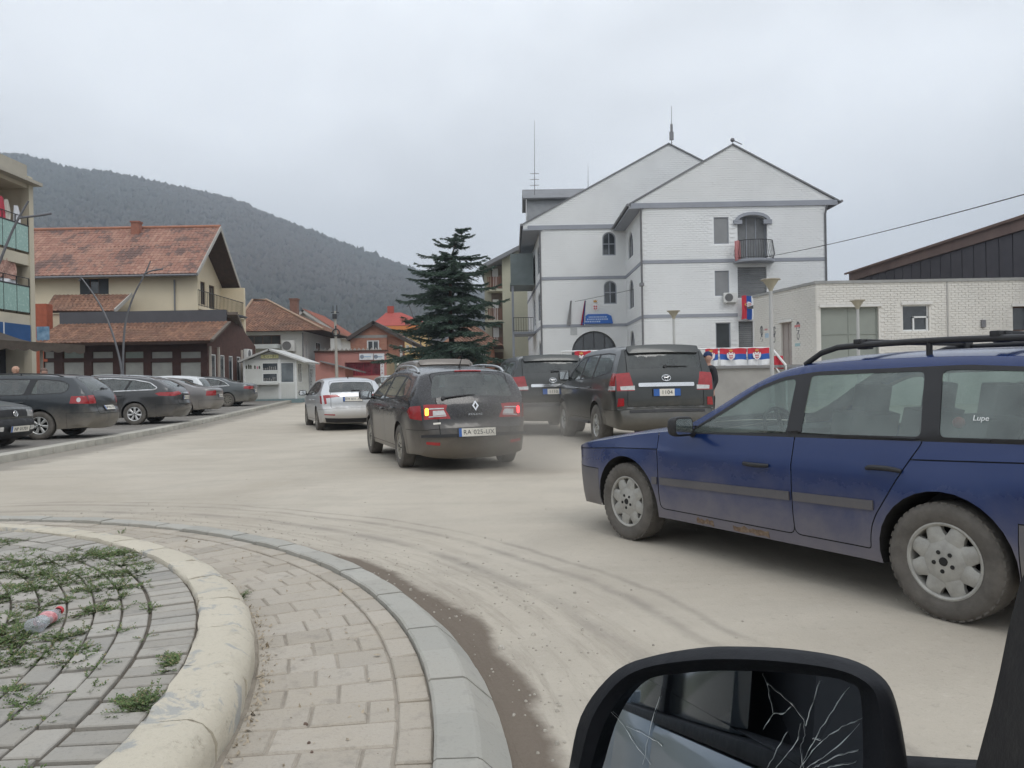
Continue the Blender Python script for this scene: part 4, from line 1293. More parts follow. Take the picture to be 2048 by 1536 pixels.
stone(611, 1449, z_ap, 0.010, 'small brown stone on the apron slabs, farthest of the three', m_st)
stone(618, 1487, z_ap, 0.0095, 'small brown stone on the apron slabs, middle of the three', m_st)
stone(624, 1506, z_ap, 0.008, 'small brown stone on the apron slabs, nearest of the three', m_st)
stone(1003, 1298, 0.0, 0.020, 'pale stone lying on the road in the tyre tracks', pm('pale_stone', (0.42, 0.39, 0.34), 0.9, var=0.2, scale=60))
def litter(px, py, s, label):
    c = on_ground(px, py, 0.0); c.z = gz(c.y) + 0.004
    n = 10; vs = [c + Vector((s * math.cos(2 * math.pi * k / n) * rr.uniform(.6, 1.1), s * 1.6 * math.sin(2 * math.pi * k / n) * rr.uniform(.6, 1.1), rr.uniform(0, s * .5))) for k in range(n)] + [c + Vector((0, 0, s * .55))]
    tag(mesh_obj('paper_scrap', vs, [(k, (k + 1) % n, n) for k in range(n)], pm('paper', (0.7, 0.7, 0.68), 0.9)), label, 'litter', 'scraps of litter')
litter(487, 833, 0.16, 'white paper scrap lying by the kerb nearest the kiosk')
litter(402, 851, 0.12, 'white paper scrap lying by the kerb below the warm grey saloon')
# ---- crushed plastic bottle on the pavers
def bottle():
    c = on_ground(66, 1268, z_in) + Vector((0, 0, 0.030)); e = on_ground(120, 1233, z_in) + Vector((0, 0, 0.030))
    d = e - c; L = d.length
    root = empty('plastic_bottle', c)
    tag(root, 'crushed clear plastic bottle with red cap and label lying on the pavers', 'bottle')
    mx = Matrix.Translation((0, 0, 0)) @ frame_mx((0, 0, 0), Vector((0, 0, 1)).cross(d).normalized() * -1, Vector((0, 0, 1))) @ Matrix.Identity(4)
    # local z along the bottle
    zax = d.normalized(); xax = Vector((0, 0, 1)).cross(zax).normalized(); yax = zax.cross(xax)
    mx = Matrix((( xax.x, yax.x, zax.x, 0), (xax.y, yax.y, zax.y, 0), (xax.z, yax.z, zax.z, 0), (0, 0, 0, 1)))
    S = L / 0.20
    prof = [(0.004, 0.0), (0.026, 0.002), (0.031, 0.012), (0.030, 0.035), (0.0285, 0.05), (0.031, 0.06), (0.0305, 0.10), (0.031, 0.115), (0.027, 0.14), (0.018, 0.165), (0.0125, 0.178), (0.0125, 0.19)]
    def crush(m):
        for i, v in enumerate(m.v):
            k = 0.25 * math.sin(v.z * 120) + 0.2 * math.sin(v.z * 47 + 1)
            m.v[i] = Vector((v.x * (1 + 0.18 * math.sin(v.z * 60)), v.y * (0.72 + k * 0.35), v.z))
        m.v = [mx @ (v * S) for v in m.v]
    m_pet = glass('clear_plastic', (0.80, 0.83, 0.85), 0.28, dcol=(0.75, 0.76, 0.78))
    m = MB(); m.lathe(prof, 20); crush(m); m.build('bottle_body', m_pet, root, 60)
    m = MB(); m.lathe([(0.0315, 0.062), (0.0325, 0.07), (0.032, 0.10), (0.0318, 0.108)], 20); crush(m); m.build('label', pm('red_label', (0.55, 0.07, 0.09), 0.5, var=0.35, scale=50, col2=(0.75, 0.45, 0.45)), root, 60)
    m = MB(); m.lathe([(0.0145, 0.183), (0.0155, 0.186), (0.0155, 0.199), (0.013, 0.201), (0, 0.201)], 16); m.v = [mx @ (v * S) for v in m.v]; m.build('cap', pm('red_cap', (0.55, 0.05, 0.06), 0.4), root, 50)
bottle()
# ------------------------------------------------------------------ the cars
def arch_tail(xr, rw, z0, z1, gap=0.11):
    """points up the front of the rear wheel arch, from height z0 to z1"""
    Ra = rw + gap; out = []
    for z in np.linspace(z0, z1, 6):
        dz = z - rw
        out.append((xr + math.sqrt(max(Ra * Ra - dz * dz, 0.0001)), float(z)))
    return out
def doors4(xa, xb, xc, sp, zc):
    """below-belt door panels: front door xa..xb, rear door xb..xc, its foot cut by the wheel arch up to height zc"""
    z0 = sp['zs'] + 0.07
    b = lambda x: float(np.interp(x, [p[0] for p in sp['belt']], [p[1] for p in sp['belt']])) + 0.004
    fd = [(xa, z0), (xa + 0.02, b(xa)), (xb, b(xb)), (xb, z0)]
    rd = [(xb, z0), (xb, b(xb)), (xc, b(xc))] + [p for p in arch_tail(sp['xr'], sp['rw'], z0, zc)][::-1]
    return [('door_front', fd), ('door_rear', rd)]
def place(front_px, rear_px, W, wb, z=0.0):
    f, r = on_ground(*front_px, z), on_ground(*rear_px, z)
    h = Vector((f.x - r.x, f.y - r.y)).normalized()
    left = Vector((-h.y, h.x))
    mid = Vector(((f.x + r.x) / 2, (f.y + r.y) / 2)) - left * (W / 2 - 0.05)
    return (mid.x, mid.y, z), h
def spec_estate(L, W, H, wb, fo, rw, zs, belt, paint_, **k):
    """estate / hatch proportions; x = 0 midway between the axles"""
    xf, xr = wb / 2, -wb / 2
    xn = xf + fo; xt = xn - L
    sp = dict(W=W, xf=xf, xr=xr, rw=rw, zs=zs, belt=belt, paint=paint_)
    sp.update(k)
    return sp, xn, xt

# ---- dark blue estate crossing in front
p_blue = paint('blue_paint', (0.003, 0.021, 0.105), 0.12, 0.26, 0.20, 0.70, 0.38, 0.004, 0.42)
p_blue_bump = paint('blue_bumper_plastic', (0.028, 0.038, 0.07), 0.0, 0.55, 0.2, 0.9, 0.32, 0.05, 0.0)
sp = dict(qh=(-0.3, 0, .12, .30, .50, .735, .745, .90, 1.0), qv=(.93, .945, .968, .990, 1.0, 1.003, .996, .968, .944), W=1.69, xf=1.2585, xr=-1.2585, rw=0.302, zs=0.225, paint=p_blue, bump=p_blue_bump,
          prof=[(1.95, 0.21), (2.05, 0.30), (2.085, 0.42), (2.085, 0.50), (2.05, 0.535), (2.035, 0.58), (2.01, 0.65), (1.94, 0.70), (1.5, 0.775), (1.1, 0.835), (0.66, 0.885, 'c'),
                (0.36, 1.045), (0.08, 1.205), (-0.12, 1.285), (-0.4, 1.33), (-0.9, 1.345), (-1.5, 1.335), (-1.95, 1.30, 'c'), (-2.06, 1.14), (-2.13, 0.95), (-2.15, 0.75), (-2.155, 0.57), (-2.2, 0.52), (-2.2, 0.40), (-2.1, 0.24)],
          belt=[(2.1, 0.75), (0.7, 0.848), (-0.4, 0.876), (-2.2, 0.915)], tumble=0.38,
          dlo=[(0.585, 0.868), (0.30, 1.02), (0.03, 1.18), (-0.14, 1.242), (-0.4, 1.272), (-1.3, 1.288), (-1.84, 1.255), (-1.98, 0.935), (-0.4, 0.898)],
          pillars=[(-0.33, -0.30, 0.085), (-1.19, -1.12, 0.075)], seats=(-0.25, -1.0), dash=0.42,
          bumper_line=(1.62, 0.53, -1.62, 0.545), windscreen=(0.92, 0.60, 1.265, 0.52), rear_window=(0.97, 0.58, 1.25, 0.52),
          gate=(0.6, 0.62, 1.285, 0.55), hood=(0.68, 0.60, 0.86, 0.66), glass=M_GLASS_CLEAR, wglass=M_GLASS_CLEAR,
          gaps=[[(1.95, 0.675), (1.3, 0.72), (0.92, 0.735), (-0.3, 0.775), (-1.2, 0.81), (-2.1, 0.85)]],  # body crease, its thin shade line put in with the dark gap colour
          end_regs=[('headlight', [(0.36, 0.56), (0.70, 0.56), (0.72, 0.655), (0.38, 0.65)], True), ('headlight', [(-0.36, 0.56), (-0.70, 0.56), (-0.72, 0.655), (-0.38, 0.65)], True),
                    ('grille', [(-0.3, 0.57), (0.3, 0.57), (0.3, 0.64), (-0.3, 0.64)], True)],
          xregs=[('headlight', [(1.93, 0.56), (2.05, 0.56), (2.04, 0.66), (1.95, 0.655)])], tw=0.18)
sp['doors'] = doors4(0.87, -0.33, -1.15, sp, 0.55)
loc, h = place((1265, 1079), (1893, 1238), 1.69, 2.517)
c = make_car('estate_car', loc, h, sp, 'dark blue estate car with dusty lower doors and black roof rails, nearest vehicle', 'cars on the road')
c.wheels('cap', 8, pm('wheel_trim', (0.36, 0.35, 0.32), 0.55, 0.25, var=0.25, scale=14), 0.21)
c.mirror(0.52, 0.875, M_BLACK, (0.12, 0.2, 0.14))
c.handle(-0.06, 0.70, M_BLACK, 'door_front'); c.handle(-0.94, 0.74, M_BLACK, 'door_rear')
c.rails(-0.25, -1.85, M_BLACK, 0.075, 0.05, 0.018)
m = MB()
for x in (-0.62, -1.4):          # load bars across the rails
    m.beam((x, -0.60, 1.455), (x, 0.60, 1.455), 0.05, 0.03)
    for sgn in (-1, 1): m.box((x, sgn * 0.52, 1.44), (0.07, 0.06, 0.06))
m.build('load_bar', M_BLACK, c.root, bevel=0.006)
p_mould = paint('grey_moulding', (0.03, 0.036, 0.06), 0.0, 0.55, 0.2, 1.0, 0.26, 0.03, 0.0)
for sgn in (1, -1):
    for x0, x1 in ((0.93, 0.885), (0.855, -0.315), (-0.345, -0.88)):
        c.patch('side_moulding', [(x0, 0.495 - x0 * 0.022), (x0, 0.548 - x0 * 0.022), (x1, 0.548 - x1 * 0.022), (x1, 0.495 - x1 * 0.022)], c.side_map(sgn), p_mould, 0.012)
text_obj('sticker', 'Lupe', 0.04, pm('sticker_white', (0.75, 0.77, 0.76), 0.5), c.root, frame_mx(c.side_pt(-1.42, 1.03, 0.004), (-1, 0, 0), (0, -0.38, 1)), depth=0.0004)
m = MB(); m.ball(c.side_pt(-1.29, 1.02, -0.04), 0.03, 10, 8); m.build('red_ball_sticker', pm('faded_red', (0.35, 0.06, 0.05), 0.6), c.root, 60)
m = MB(); mxx = Matrix.Translation(c.front_pt(0, 0.605, 0.004))
m.lathe([(0.04, 0), (0.05, 0.006), (0.055, 0)], 20, mxx @ Matrix.Rotation(R(90), 4, 'Y')); m.beam(mxx @ Vector((0, -0.05, 0)), mxx @ Vector((0, 0.05, 0)), 0.01, 0.012); m.build('badge', M_CHROME, c.root)
BLUE = c
rr0 = random.Random(8)
for x0, L_ in ((0.52, 0.16), (0.18, 0.30)):          # rust breaking through along the sill
    n_ = 9; up = [(x0 - L_ * k / n_, 0.262 + rr0.uniform(0, 0.022)) for k in range(n_ + 1)]; lo = [(x0 - L_ * k / n_, 0.246 - rr0.uniform(0, 0.014)) for k in range(n_ + 1)]
    c.patch('rust', up + lo[::-1], c.side_map(1), pm('rust', (0.17, 0.10, 0.065), 0.95, var=0.5, scale=40, col2=(0.28, 0.21, 0.15)), 0.0025, rim=0.001)

# ---- black estate, brake lamps lit
p_blk = paint('black_paint', (0.014, 0.014, 0.017), 0.2, 0.26, 0.25, 0.85, 0.30, 0.018)
sp = dict(W=1.80, xf=1.35, xr=-1.35, rw=0.325, zs=0.24, paint=p_blk,
          prof=[(2.08, 0.22), (2.19, 0.34), (2.21, 0.50), (2.17, 0.66), (2.02, 0.80), (1.6, 0.93), (1.2, 1.01, 'c'), (0.75, 1.25), (0.35, 1.40), (0.0, 1.45), (-0.6, 1.468), (-1.3, 1.44), (-1.85, 1.385), (-1.98, 1.36, 'c'),
                (-2.10, 1.20), (-2.19, 1.05), (-2.245, 0.95), (-2.265, 0.80), (-2.28, 0.68), (-2.32, 0.60), (-2.325, 0.45), (-2.28, 0.32), (-2.2, 0.25)],
          belt=[(2.2, 0.9), (1.1, 0.975), (-0.3, 1.0), (-1.4, 1.045), (-2.3, 1.08)], tumble=0.50, crown=(0.045, 0.12, 0.11), edge=0.034, pr=(1.0, 0.06, 0.42, 0.17),
          dlo=[(1.05, 1.0), (0.72, 1.19), (0.38, 1.325), (0.0, 1.385), (-0.6, 1.40), (-1.25, 1.37), (-1.62, 1.31), (-1.80, 1.16), (-1.74, 1.085), (-1.2, 1.045), (-0.2, 1.015)],
          pillars=[(-0.12, -0.17, 0.08), (-1.02, -1.20, 0.07)], seats=(-0.1, -0.95), dash=0.72,
          bumper_line=(1.78, 0.60, -1.80, 0.60), windscreen=(1.05, 0.66, 1.40, 0.55), rear_window=(1.02, 0.62, 1.325, 0.53), gate=(0.50, 0.52, 1.36, 0.58), hood=(0.8, 0.62, 0.98, 0.68),
          end_regs=[(k + '_' + ('L' if q > 0 else 'R'), [(q * y, z) for y, z in poly], False) for q in (1, -1) for k, poly in
                    (('reverse_light', [(0.42, 0.80), (0.60, 0.79), (0.60, 0.86), (0.45, 0.86)]), ('tail_light', [(0.36, 0.735), (0.72, 0.745), (0.72, 0.95), (0.40, 0.925), (0.42, 0.86), (0.38, 0.79)]))],
          xregs=[('tail_light', [(-1.90, 0.86), (-2.02, 0.93), (-2.3, 0.95), (-2.3, 0.735), (-2.03, 0.76)]), ('headlight', [(1.72, 0.80), (1.9, 0.84), (2.2, 0.78), (2.2, 0.62), (1.98, 0.66)])],
          tw=0.205)
sp['doors'] = doors4(0.98, -0.12, -1.08, sp, 0.62)
loc, h = place((743, 905), (808, 936), 1.80, 2.70)
c = make_car('estate_car', loc, h, sp, 'black estate car with silver roof rails and lit brake lights, seen from behind', 'cars on the road')
c.wheels('spoke', 9, M_RIMD, 0.212)
c.mirror(0.80, 1.03, p_blk, (0.15, 0.24, 0.17))
c.handle(0.02, 0.86, p_blk, 'door_front'); c.handle(-0.92, 0.89, p_blk, 'door_rear')
c.rails(0.1, -1.75, M_RAILM, 0.06, 0.03, 0.02)
c.antenna(-1.6, 0.32); c.wiper(1.0, 0.45, -0.02, 0.03)
c.plate('RA 025-UX', 0.545, off=0.02, w=0.54)
m = MB(); mx = c.end_mx(0, 0.90, 0.008)
dia = [(0, 0.075), (0.048, 0), (0, -0.075), (-0.048, 0)]; di = [(0, 0.042), (0.022, 0), (0, -0.042), (-0.022, 0)]
for i in range(4):
    m.prism([dia[i], dia[(i + 1) % 4], di[(i + 1) % 4], di[i]], 0, 0.014, mx)
m.build('badge', M_CHROME, c.root)
text_obj('model_lettering', 'MEGANE', 0.04, M_CHROME, c.root, c.end_mx(0.0, 0.79, 0.003), depth=0.002, spacing=1.5)
c.patch('sticker', [(0.50, 0.66), (0.60, 0.66), (0.60, 0.685), (0.50, 0.685)], c.rear_map, M_PLATE, 0.003, rim=0.001)
for q in (1, -1):
    c.patch('reflector', [(q * 0.52, 0.405), (q * 0.70, 0.405), (q * 0.70, 0.44), (q * 0.52, 0.44)], c.rear_map, M_RED, 0.006)
    c.patch('brake_light', rounded([(q * 0.66, 0.80), (q * 0.705, 0.80), (q * 0.705, 0.90), (q * 0.66, 0.90)], 0.02), c.rear_map, M_SIGNAL if q > 0 else M_BRAKE, 0.008)
    for pl in ([(0.42, 0.775), (0.66, 0.77), (0.66, 0.785), (0.42, 0.79)], [(0.45, 0.875), (0.66, 0.88), (0.66, 0.895), (0.45, 0.89)]):
        c.patch('lamp_trim', [(q * y, z) for y, z in pl], c.rear_map, M_WLENS, 0.006)
c.patch('brake_light', [(-0.2, 1.345), (0.2, 1.345), (0.2, 1.358), (-0.2, 1.358)], c.rear_map, M_RED, 0.012)
c.patch('bumper_trim', [(-0.78, 0.50), (0.78, 0.50), (0.78, 0.535), (-0.78, 0.535)], c.rear_map, M_BLACK, 0.022, rim=0.02)
BLACKCAR = c

# ---- silver hatchback further up
p_sil = paint('silver_paint', (0.52, 0.54, 0.56), 0.55, 0.3, 0.30, 0.86, 0.55, 0.06)
sp = dict(W=1.79, xf=1.325, xr=-1.325, rw=0.32, zs=0.23, paint=p_sil,
          prof=[(2.02, 0.22), (2.14, 0.35), (2.16, 0.52), (2.10, 0.70), (1.95, 0.80), (1.5, 0.92), (1.1, 1.0, 'c'), (0.7, 1.22), (0.3, 1.37), (-0.05, 1.42), (-0.7, 1.435), (-1.3, 1.405), (-1.72, 1.36, 'c'),
                (-1.88, 1.20), (-2.02, 1.02), (-2.06, 0.95), (-2.09, 0.80), (-2.10, 0.66), (-2.15, 0.58), (-2.16, 0.42), (-2.05, 0.25)],
          belt=[(2.2, 0.88), (1.0, 0.96), (-0.3, 0.98), (-1.3, 1.02), (-2.2, 1.05)], tumble=0.46,
          dlo=[(0.98, 0.985), (0.66, 1.17), (0.32, 1.30), (-0.05, 1.355), (-0.7, 1.365), (-1.25, 1.325), (-1.55, 1.22), (-1.56, 1.09), (-1.1, 1.02), (-0.2, 0.995)],
          pillars=[(-0.12, -0.17, 0.08), (-1.0, -1.12, 0.06)], seats=(-0.1, -0.9), dash=0.7,
          bumper_line=(1.72, 0.58, -1.72, 0.60), windscreen=(1.03, 0.65, 1.37, 0.55), rear_window=(1.03, 0.64, 1.30, 0.55), gate=(0.62, 0.6, 1.345, 0.6), hood=(0.8, 0.62, 0.97, 0.68),
          end_regs=[('tail_light_' + ('L' if q > 0 else 'R'), [(q * y, z) for y, z in [(0.34, 0.925), (0.72, 0.90), (0.70, 0.76), (0.76, 0.74), (0.80, 0.985), (0.45, 0.98)]], False) for q in (1, -1)],
          xregs=[('tail_light', [(-1.85, 0.98), (-2.2, 0.985), (-2.2, 0.74), (-2.02, 0.76), (-1.98, 0.90)])], tw=0.2)
sp['doors'] = doors4(0.95, -0.12, -1.04, sp, 0.60)
loc, h = place((613, 851), (640, 862), 1.79, 2.65)
c = make_car('hatchback_car', loc, h, sp, 'silver hatchback car driving away, dust on its rear bumper', 'cars on the road')
c.wheels('spoke', 5, M_RIMD)
c.mirror(0.74, 1.0, M_BLACK, (0.14, 0.24, 0.16)); c.handle(0.0, 0.84, p_sil, 'door_front'); c.handle(-0.86, 0.86, p_sil, 'door_rear')
c.antenna(-1.35, 0.1); c.wiper(1.06, 0.0, -0.32, 0.0); c.plate('KM 031-AX', 0.855, off=0.012)
for q in (1, -1): c.patch('reflector', [(q * 0.50, 0.445), (q * 0.78, 0.455), (q * 0.78, 0.48), (q * 0.50, 0.47)], c.rear_map, M_RED, 0.005)
c.patch('bumper_trim', [(-0.72, 0.27), (0.72, 0.27), (0.76, 0.38), (-0.76, 0.38)], c.rear_map, M_BLACK, 0.012)
text_obj('model_lettering', 'S K O D A', 0.05, M_CHROME, c.root, c.end_mx(0.0, 0.955, 0.004), depth=0.002)

# ---- two dark grey off-road wagons
def offroader(loc, h, label, txt, p, name='off_road_car', extra=True):
    sp = dict(W=1.97, xf=1.425, xr=-1.425, rw=0.40, zs=0.44, paint=p, rglass=M_GLASS_DARK, flare=0.03, tw=0.26, arch=0.075,
              prof=[(2.2, 0.48), (2.32, 0.62), (2.33, 0.85), (2.25, 1.08), (1.9, 1.16), (1.35, 1.22), (1.08, 1.25, 'c'), (0.75, 1.5), (0.45, 1.73), (0.15, 1.825), (-0.6, 1.865), (-1.6, 1.86), (-2.28, 1.825), (-2.40, 1.80, 'c'),
                    (-2.44, 1.70), (-2.52, 1.42), (-2.56, 1.25), (-2.58, 1.0), (-2.585, 0.74, 'c'), (-2.64, 0.72), (-2.66, 0.66), (-2.66, 0.48), (-2.55, 0.38)],
              belt=[(2.3, 1.15), (0.9, 1.23), (-2.6, 1.32)], tumble=0.36, crown=(0.03, 0.12, 0.06), pr=(0.8, 0.03, 0.28, 0.10),
              dlo=[(0.92, 1.26), (0.68, 1.45), (0.42, 1.66), (0.15, 1.745), (-0.6, 1.775), (-1.7, 1.765), (-2.16, 1.73), (-2.28, 1.40), (-1.2, 1.315), (-0.2, 1.285)],
              pillars=[(-0.14, -0.17, 0.08), (-1.08, -1.10, 0.09)], seats=(-0.1, -0.95), dash=0.72,
              bumper_line=(1.95, 0.76, -1.98, 0.715), windscreen=(1.30, 0.70, 1.74, 0.60), rear_window=(1.44, 0.69, 1.685, 0.62), gate=(0.76, 0.72, 1.80, 0.70), hood=(1.1, 0.68, 1.22, 0.72),
              end_regs=[(k + '_' + ('L' if q > 0 else 'R'), [(q * y, z) for y, z in poly], False) for q in (1, -1) for k, poly in
                        (('reverse_light', [(0.58, 1.075), (0.83, 1.075), (0.84, 1.14), (0.58, 1.15)]), ('tail_light', [(0.585, 1.06), (0.90, 1.06), (0.90, 1.37), (0.66, 1.38)]))],
              xregs=[('reverse_light', [(-2.30, 1.075), (-2.6, 1.075), (-2.6, 1.15), (-2.30, 1.15)]), ('tail_light', [(-2.30, 1.06), (-2.7, 1.06), (-2.7, 1.36), (-2.38, 1.39)])])
    sp['doors'] = doors4(0.90, -0.14, -1.12, sp, 0.86)
    c = make_car(name, loc, h, sp, label, 'cars on the road')
    c.wheels('spoke', 6, M_RIMS if extra else M_RIMD, 0.235)
    c.mirror(0.72, 1.33, p, (0.16, 0.25, 0.22)); c.handle(-0.02, 1.10, p, 'door_front'); c.handle(-0.96, 1.12, p, 'door_rear')
    c.patch('chrome_bar', rounded([(-0.52, 1.125), (0.52, 1.125), (0.52, 1.19), (-0.52, 1.19)], 0.02), c.rear_map, M_CHROME, 0.03, rim=0.03)
    c.patch('spoiler', rounded([(-0.66, 1.70), (0.66, 1.70), (0.68, 1.80), (-0.68, 1.80)], 0.03), c.rear_map, p, 0.06, rim=0.06)
    m = MB(); mx = c.end_mx(0, 1.27, 0.012)
    for (a, b, y, r) in ((0.082, 0.056, 0, 0.0075), (0.03, 0.052, 0, 0.006), (0.062, 0.022, 0.028, 0.006)):
        m.tube([mx @ Vector((a * math.cos(2 * math.pi * k / 24), b * math.sin(2 * math.pi * k / 24) + y, 0)) for k in range(25)], r, 6)
    m.build('badge', M_CHROME, c.root, 60)
    c.plate(txt, 1.02, w=0.50, h=0.125, blue=True, off=0.02)
    c.wiper(1.47, 0.0, -0.42, 0.0)
    for q in (1, -1):
        c.patch('reflector', [(q * 0.78, 0.78), (q * 0.90, 0.78), (q * 0.88, 0.93), (q * 0.78, 0.93)], c.rear_map, M_RED if extra else M_RED, 0.01)
    c.patch('step_pad', [(-0.7, 0.655), (0.7, 0.655), (0.7, 0.70), (-0.7, 0.70)], c.rear_map, M_BLACK, 0.012)
    m = MB(); m.tube([(-2.2, 0.25, 0.46), (-2.62, 0.28, 0.40)], 0.04, 10); m.box((-2.45, -0.1, 0.40), (0.3, 0.12, 0.08)); m.build('tow_hitch', M_UNDER, c.root)
    for sgn in (1, -1):
        m = MB(); m.box((0.0, sgn * 0.93, 0.43), (1.7, 0.14, 0.05)); m.build('running_board', M_BLACK, c.root, bevel=0.015)
    return c
p_suv = paint('graphite_paint', (0.032, 0.037, 0.038), 0.35, 0.28, 0.35, 1.0, 0.22, 0.018)
hS = Vector((-0.155, 0.988)).normalized()
a = at(1332, 800, 14.0)
offroader((a.x + hS.x * 2.62, a.y + hS.y * 2.62, 0), hS, 'dark grey off-road wagon with blue edged plate 1104, nearest of the two', '1104', p_suv)
a = at(1106, 800, 18.2)
offroader((a.x + hS.x * 2.62, a.y + hS.y * 2.62, 0), hS, 'dark grey off-road wagon between the black estate and its twin, plate 1110', '1110', p_suv)
a = at(893, 780, 20.0)
hM = Vector((-0.30, 0.954))
p_suv2 = paint('grey_brown_paint', (0.10, 0.09, 0.085), 0.3, 0.34, 0.35, 1.6, 0.5, 0.16)
offroader((a.x + hM.x * 2.62, a.y + hM.y * 2.62, 0), hM, 'grey brown off-road wagon hidden behind the black estate, only its roof showing', '0925', p_suv2, extra=False)

# ---- cars parked nose-in on the raised forecourt at the left

GRP = 'cars parked nose-in on the forecourt'
def parked(wheel_px, dist, sp, name, label, hd=(-0.996, -0.09), z=None):
    """wheel_px: where the near rear wheel meets the ground in the photo; dist: how far up the street it stands"""
    h = Vector(hd).normalized(); left = Vector((-h.y, h.x))
    p = at(*wheel_px, dist)
    zz = (gz(dist) + PZ) if z is None else z
    o = Vector((p.x, p.y)) - left * (sp['W'] / 2 - 0.05) - h * sp['xr']
    return make_car(name, (o.x, o.y, zz), h, sp, label, GRP)

p_navy = paint('navy_paint', (0.02, 0.028, 0.036), 0.3, 0.32, 0.3, 0.8, 0.42, 0.035)
sp = dict(W=1.82, xf=1.355, xr=-1.355, rw=0.325, zs=0.23, paint=p_navy,
          prof=[(2.16, 0.22), (2.28, 0.36), (2.29, 0.55), (2.2, 0.72), (1.7, 0.9), (1.25, 0.99, 'c'), (0.8, 1.23), (0.42, 1.40), (0.05, 1.455), (-0.6, 1.475), (-1.4, 1.455), (-2.0, 1.41, 'c'),
                (-2.22, 1.20), (-2.36, 1.0), (-2.41, 0.85), (-2.42, 0.70), (-2.47, 0.62), (-2.48, 0.45), (-2.36, 0.26)],
          belt=[(2.2, 0.88), (1.0, 0.97), (-2.4, 1.03)], tumble=0.45, pr=(1.0, 0.05, 0.36, 0.14), crown=(0.035, 0.11, 0.09),
          dlo=[(1.08, 0.995), (0.74, 1.19), (0.42, 1.34), (0.05, 1.392), (-0.6, 1.408), (-1.4, 1.385), (-1.82, 1.34), (-1.98, 1.25), (-1.96, 1.12), (-1.85, 1.055), (-0.2, 1.015)],
          pillars=[(-0.1, -0.15, 0.09), (-1.08, -1.18, 0.13)], seats=(-0.1, -0.95), dash=0.75,
          bumper_line=(1.82, 0.62, -1.95, 0.60), windscreen=(1.03, 0.65, 1.41, 0.55), rear_window=(1.06, 0.62, 1.36, 0.54), gate=(0.55, 0.55, 1.40, 0.58), hood=(0.8, 0.62, 0.96, 0.68),
          end_regs=[('tail_light_' + ('L' if q > 0 else 'R'), [(q * 0.56, 0.80), (q * 0.78, 0.80), (q * 0.78, 0.99), (q * 0.56, 0.98)], False) for q in (1, -1)],
          xregs=[('reverse_light', [(-2.22 + 0.045 * math.cos(a), 0.90 + 0.055 * math.sin(a)) for a in (k * math.pi / 6 for k in range(12))]), ('tail_light', [(-2.03, 0.82), (-2.5, 0.80), (-2.5, 0.99), (-2.06, 0.985)])])
sp['doors'] = doors4(1.0, -0.1, -1.12, sp, 0.62)
c = parked((80, 878), 17.9, sp, 'estate_car', 'dark navy estate car parked nose-in, nearest of the parked row, round clear lamp')
c.wheels('spoke', 7, M_RIMS, 0.215, spin=0.3); c.handle(-0.92, 0.86, p_navy, 'door_rear'); c.rails(0.1, -1.8, M_BLACK, 0.04, 0.04, 0.014); c.plate('NP 014-TX', 0.66); c.mirror(0.82, 1.0, p_navy); c.wiper(1.10, 0.0, -0.35, 0.0)

p_anth = paint('anthracite_paint', (0.048, 0.05, 0.054), 0.4, 0.3, 0.25, 0.7, 0.25, 0.03)
sp = dict(W=1.86, xf=1.37, xr=-1.37, rw=0.335, zs=0.22, paint=p_anth, chrome=True,
          prof=[(2.2, 0.22), (2.34, 0.38), (2.35, 0.58), (2.22, 0.76), (1.7, 0.92), (1.25, 1.0, 'c'), (0.8, 1.24), (0.4, 1.41), (0.0, 1.465), (-0.7, 1.475), (-1.4, 1.43), (-1.98, 1.345, 'c'),
                (-2.28, 1.16), (-2.44, 1.02), (-2.50, 0.92), (-2.50, 0.75), (-2.55, 0.62), (-2.55, 0.45), (-2.42, 0.25)],
          belt=[(2.2, 0.9), (1.0, 0.985), (-2.4, 1.06)], tumble=0.45, pr=(1.0, 0.06, 0.40, 0.16), crown=(0.035, 0.11, 0.10),
          dlo=[(1.08, 1.01), (0.74, 1.2), (0.40, 1.35), (0.0, 1.405), (-0.7, 1.412), (-1.35, 1.36), (-1.80, 1.27), (-2.02, 1.12), (-1.95, 1.075), (-0.2, 1.03)],
          pillars=[(-0.1, -0.15, 0.07), (-1.08, -1.25, 0.05)], seats=(-0.1, -0.95), dash=0.75,
          bumper_line=(1.85, 0.62, -2.0, 0.60), windscreen=(1.04, 0.66, 1.42, 0.56), rear_window=(1.08, 0.64, 1.29, 0.56), gate=(0.6, 0.6, 1.33, 0.6), hood=(0.8, 0.62, 0.97, 0.68),
          end_regs=[('tail_light_' + ('L' if q > 0 else 'R'), [(q * 0.35, 0.90), (q * 0.80, 0.86), (q * 0.80, 0.985), (q * 0.40, 0.985)], False) for q in (1, -1)],
          xregs=[('tail_light', [(-1.98, 0.955), (-2.14, 0.99), (-2.6, 0.985), (-2.6, 0.86), (-2.1, 0.88)])])
sp['doors'] = doors4(1.0, -0.1, -1.12, sp, 0.63)
c = parked((270, 852), 23.9, sp, 'estate_car', 'dark grey estate car with chrome window line and bright silver wheels, parked nose-in')
c.wheels('spoke', 7, pm('bright_alloy', (0.62, 0.62, 0.61), 0.3, 0.5), 0.225, spin=0.2); c.handle(0.02, 0.88, p_anth, 'door_front'); c.handle(-0.92, 0.90, p_anth, 'door_rear')
c.rails(0.1, -1.9, M_RAILM, 0.05, 0.04, 0.017); c.plate('KM 117-AC', 0.80); c.mirror(0.82, 1.01, p_anth); c.wiper(1.12, 0.0, -0.3, 0.0)
c.patch('chrome_bar', [(-0.33, 0.905), (0.33, 0.905), (0.33, 0.94), (-0.33, 0.94)], c.rear_map, M_CHROME, 0.015)

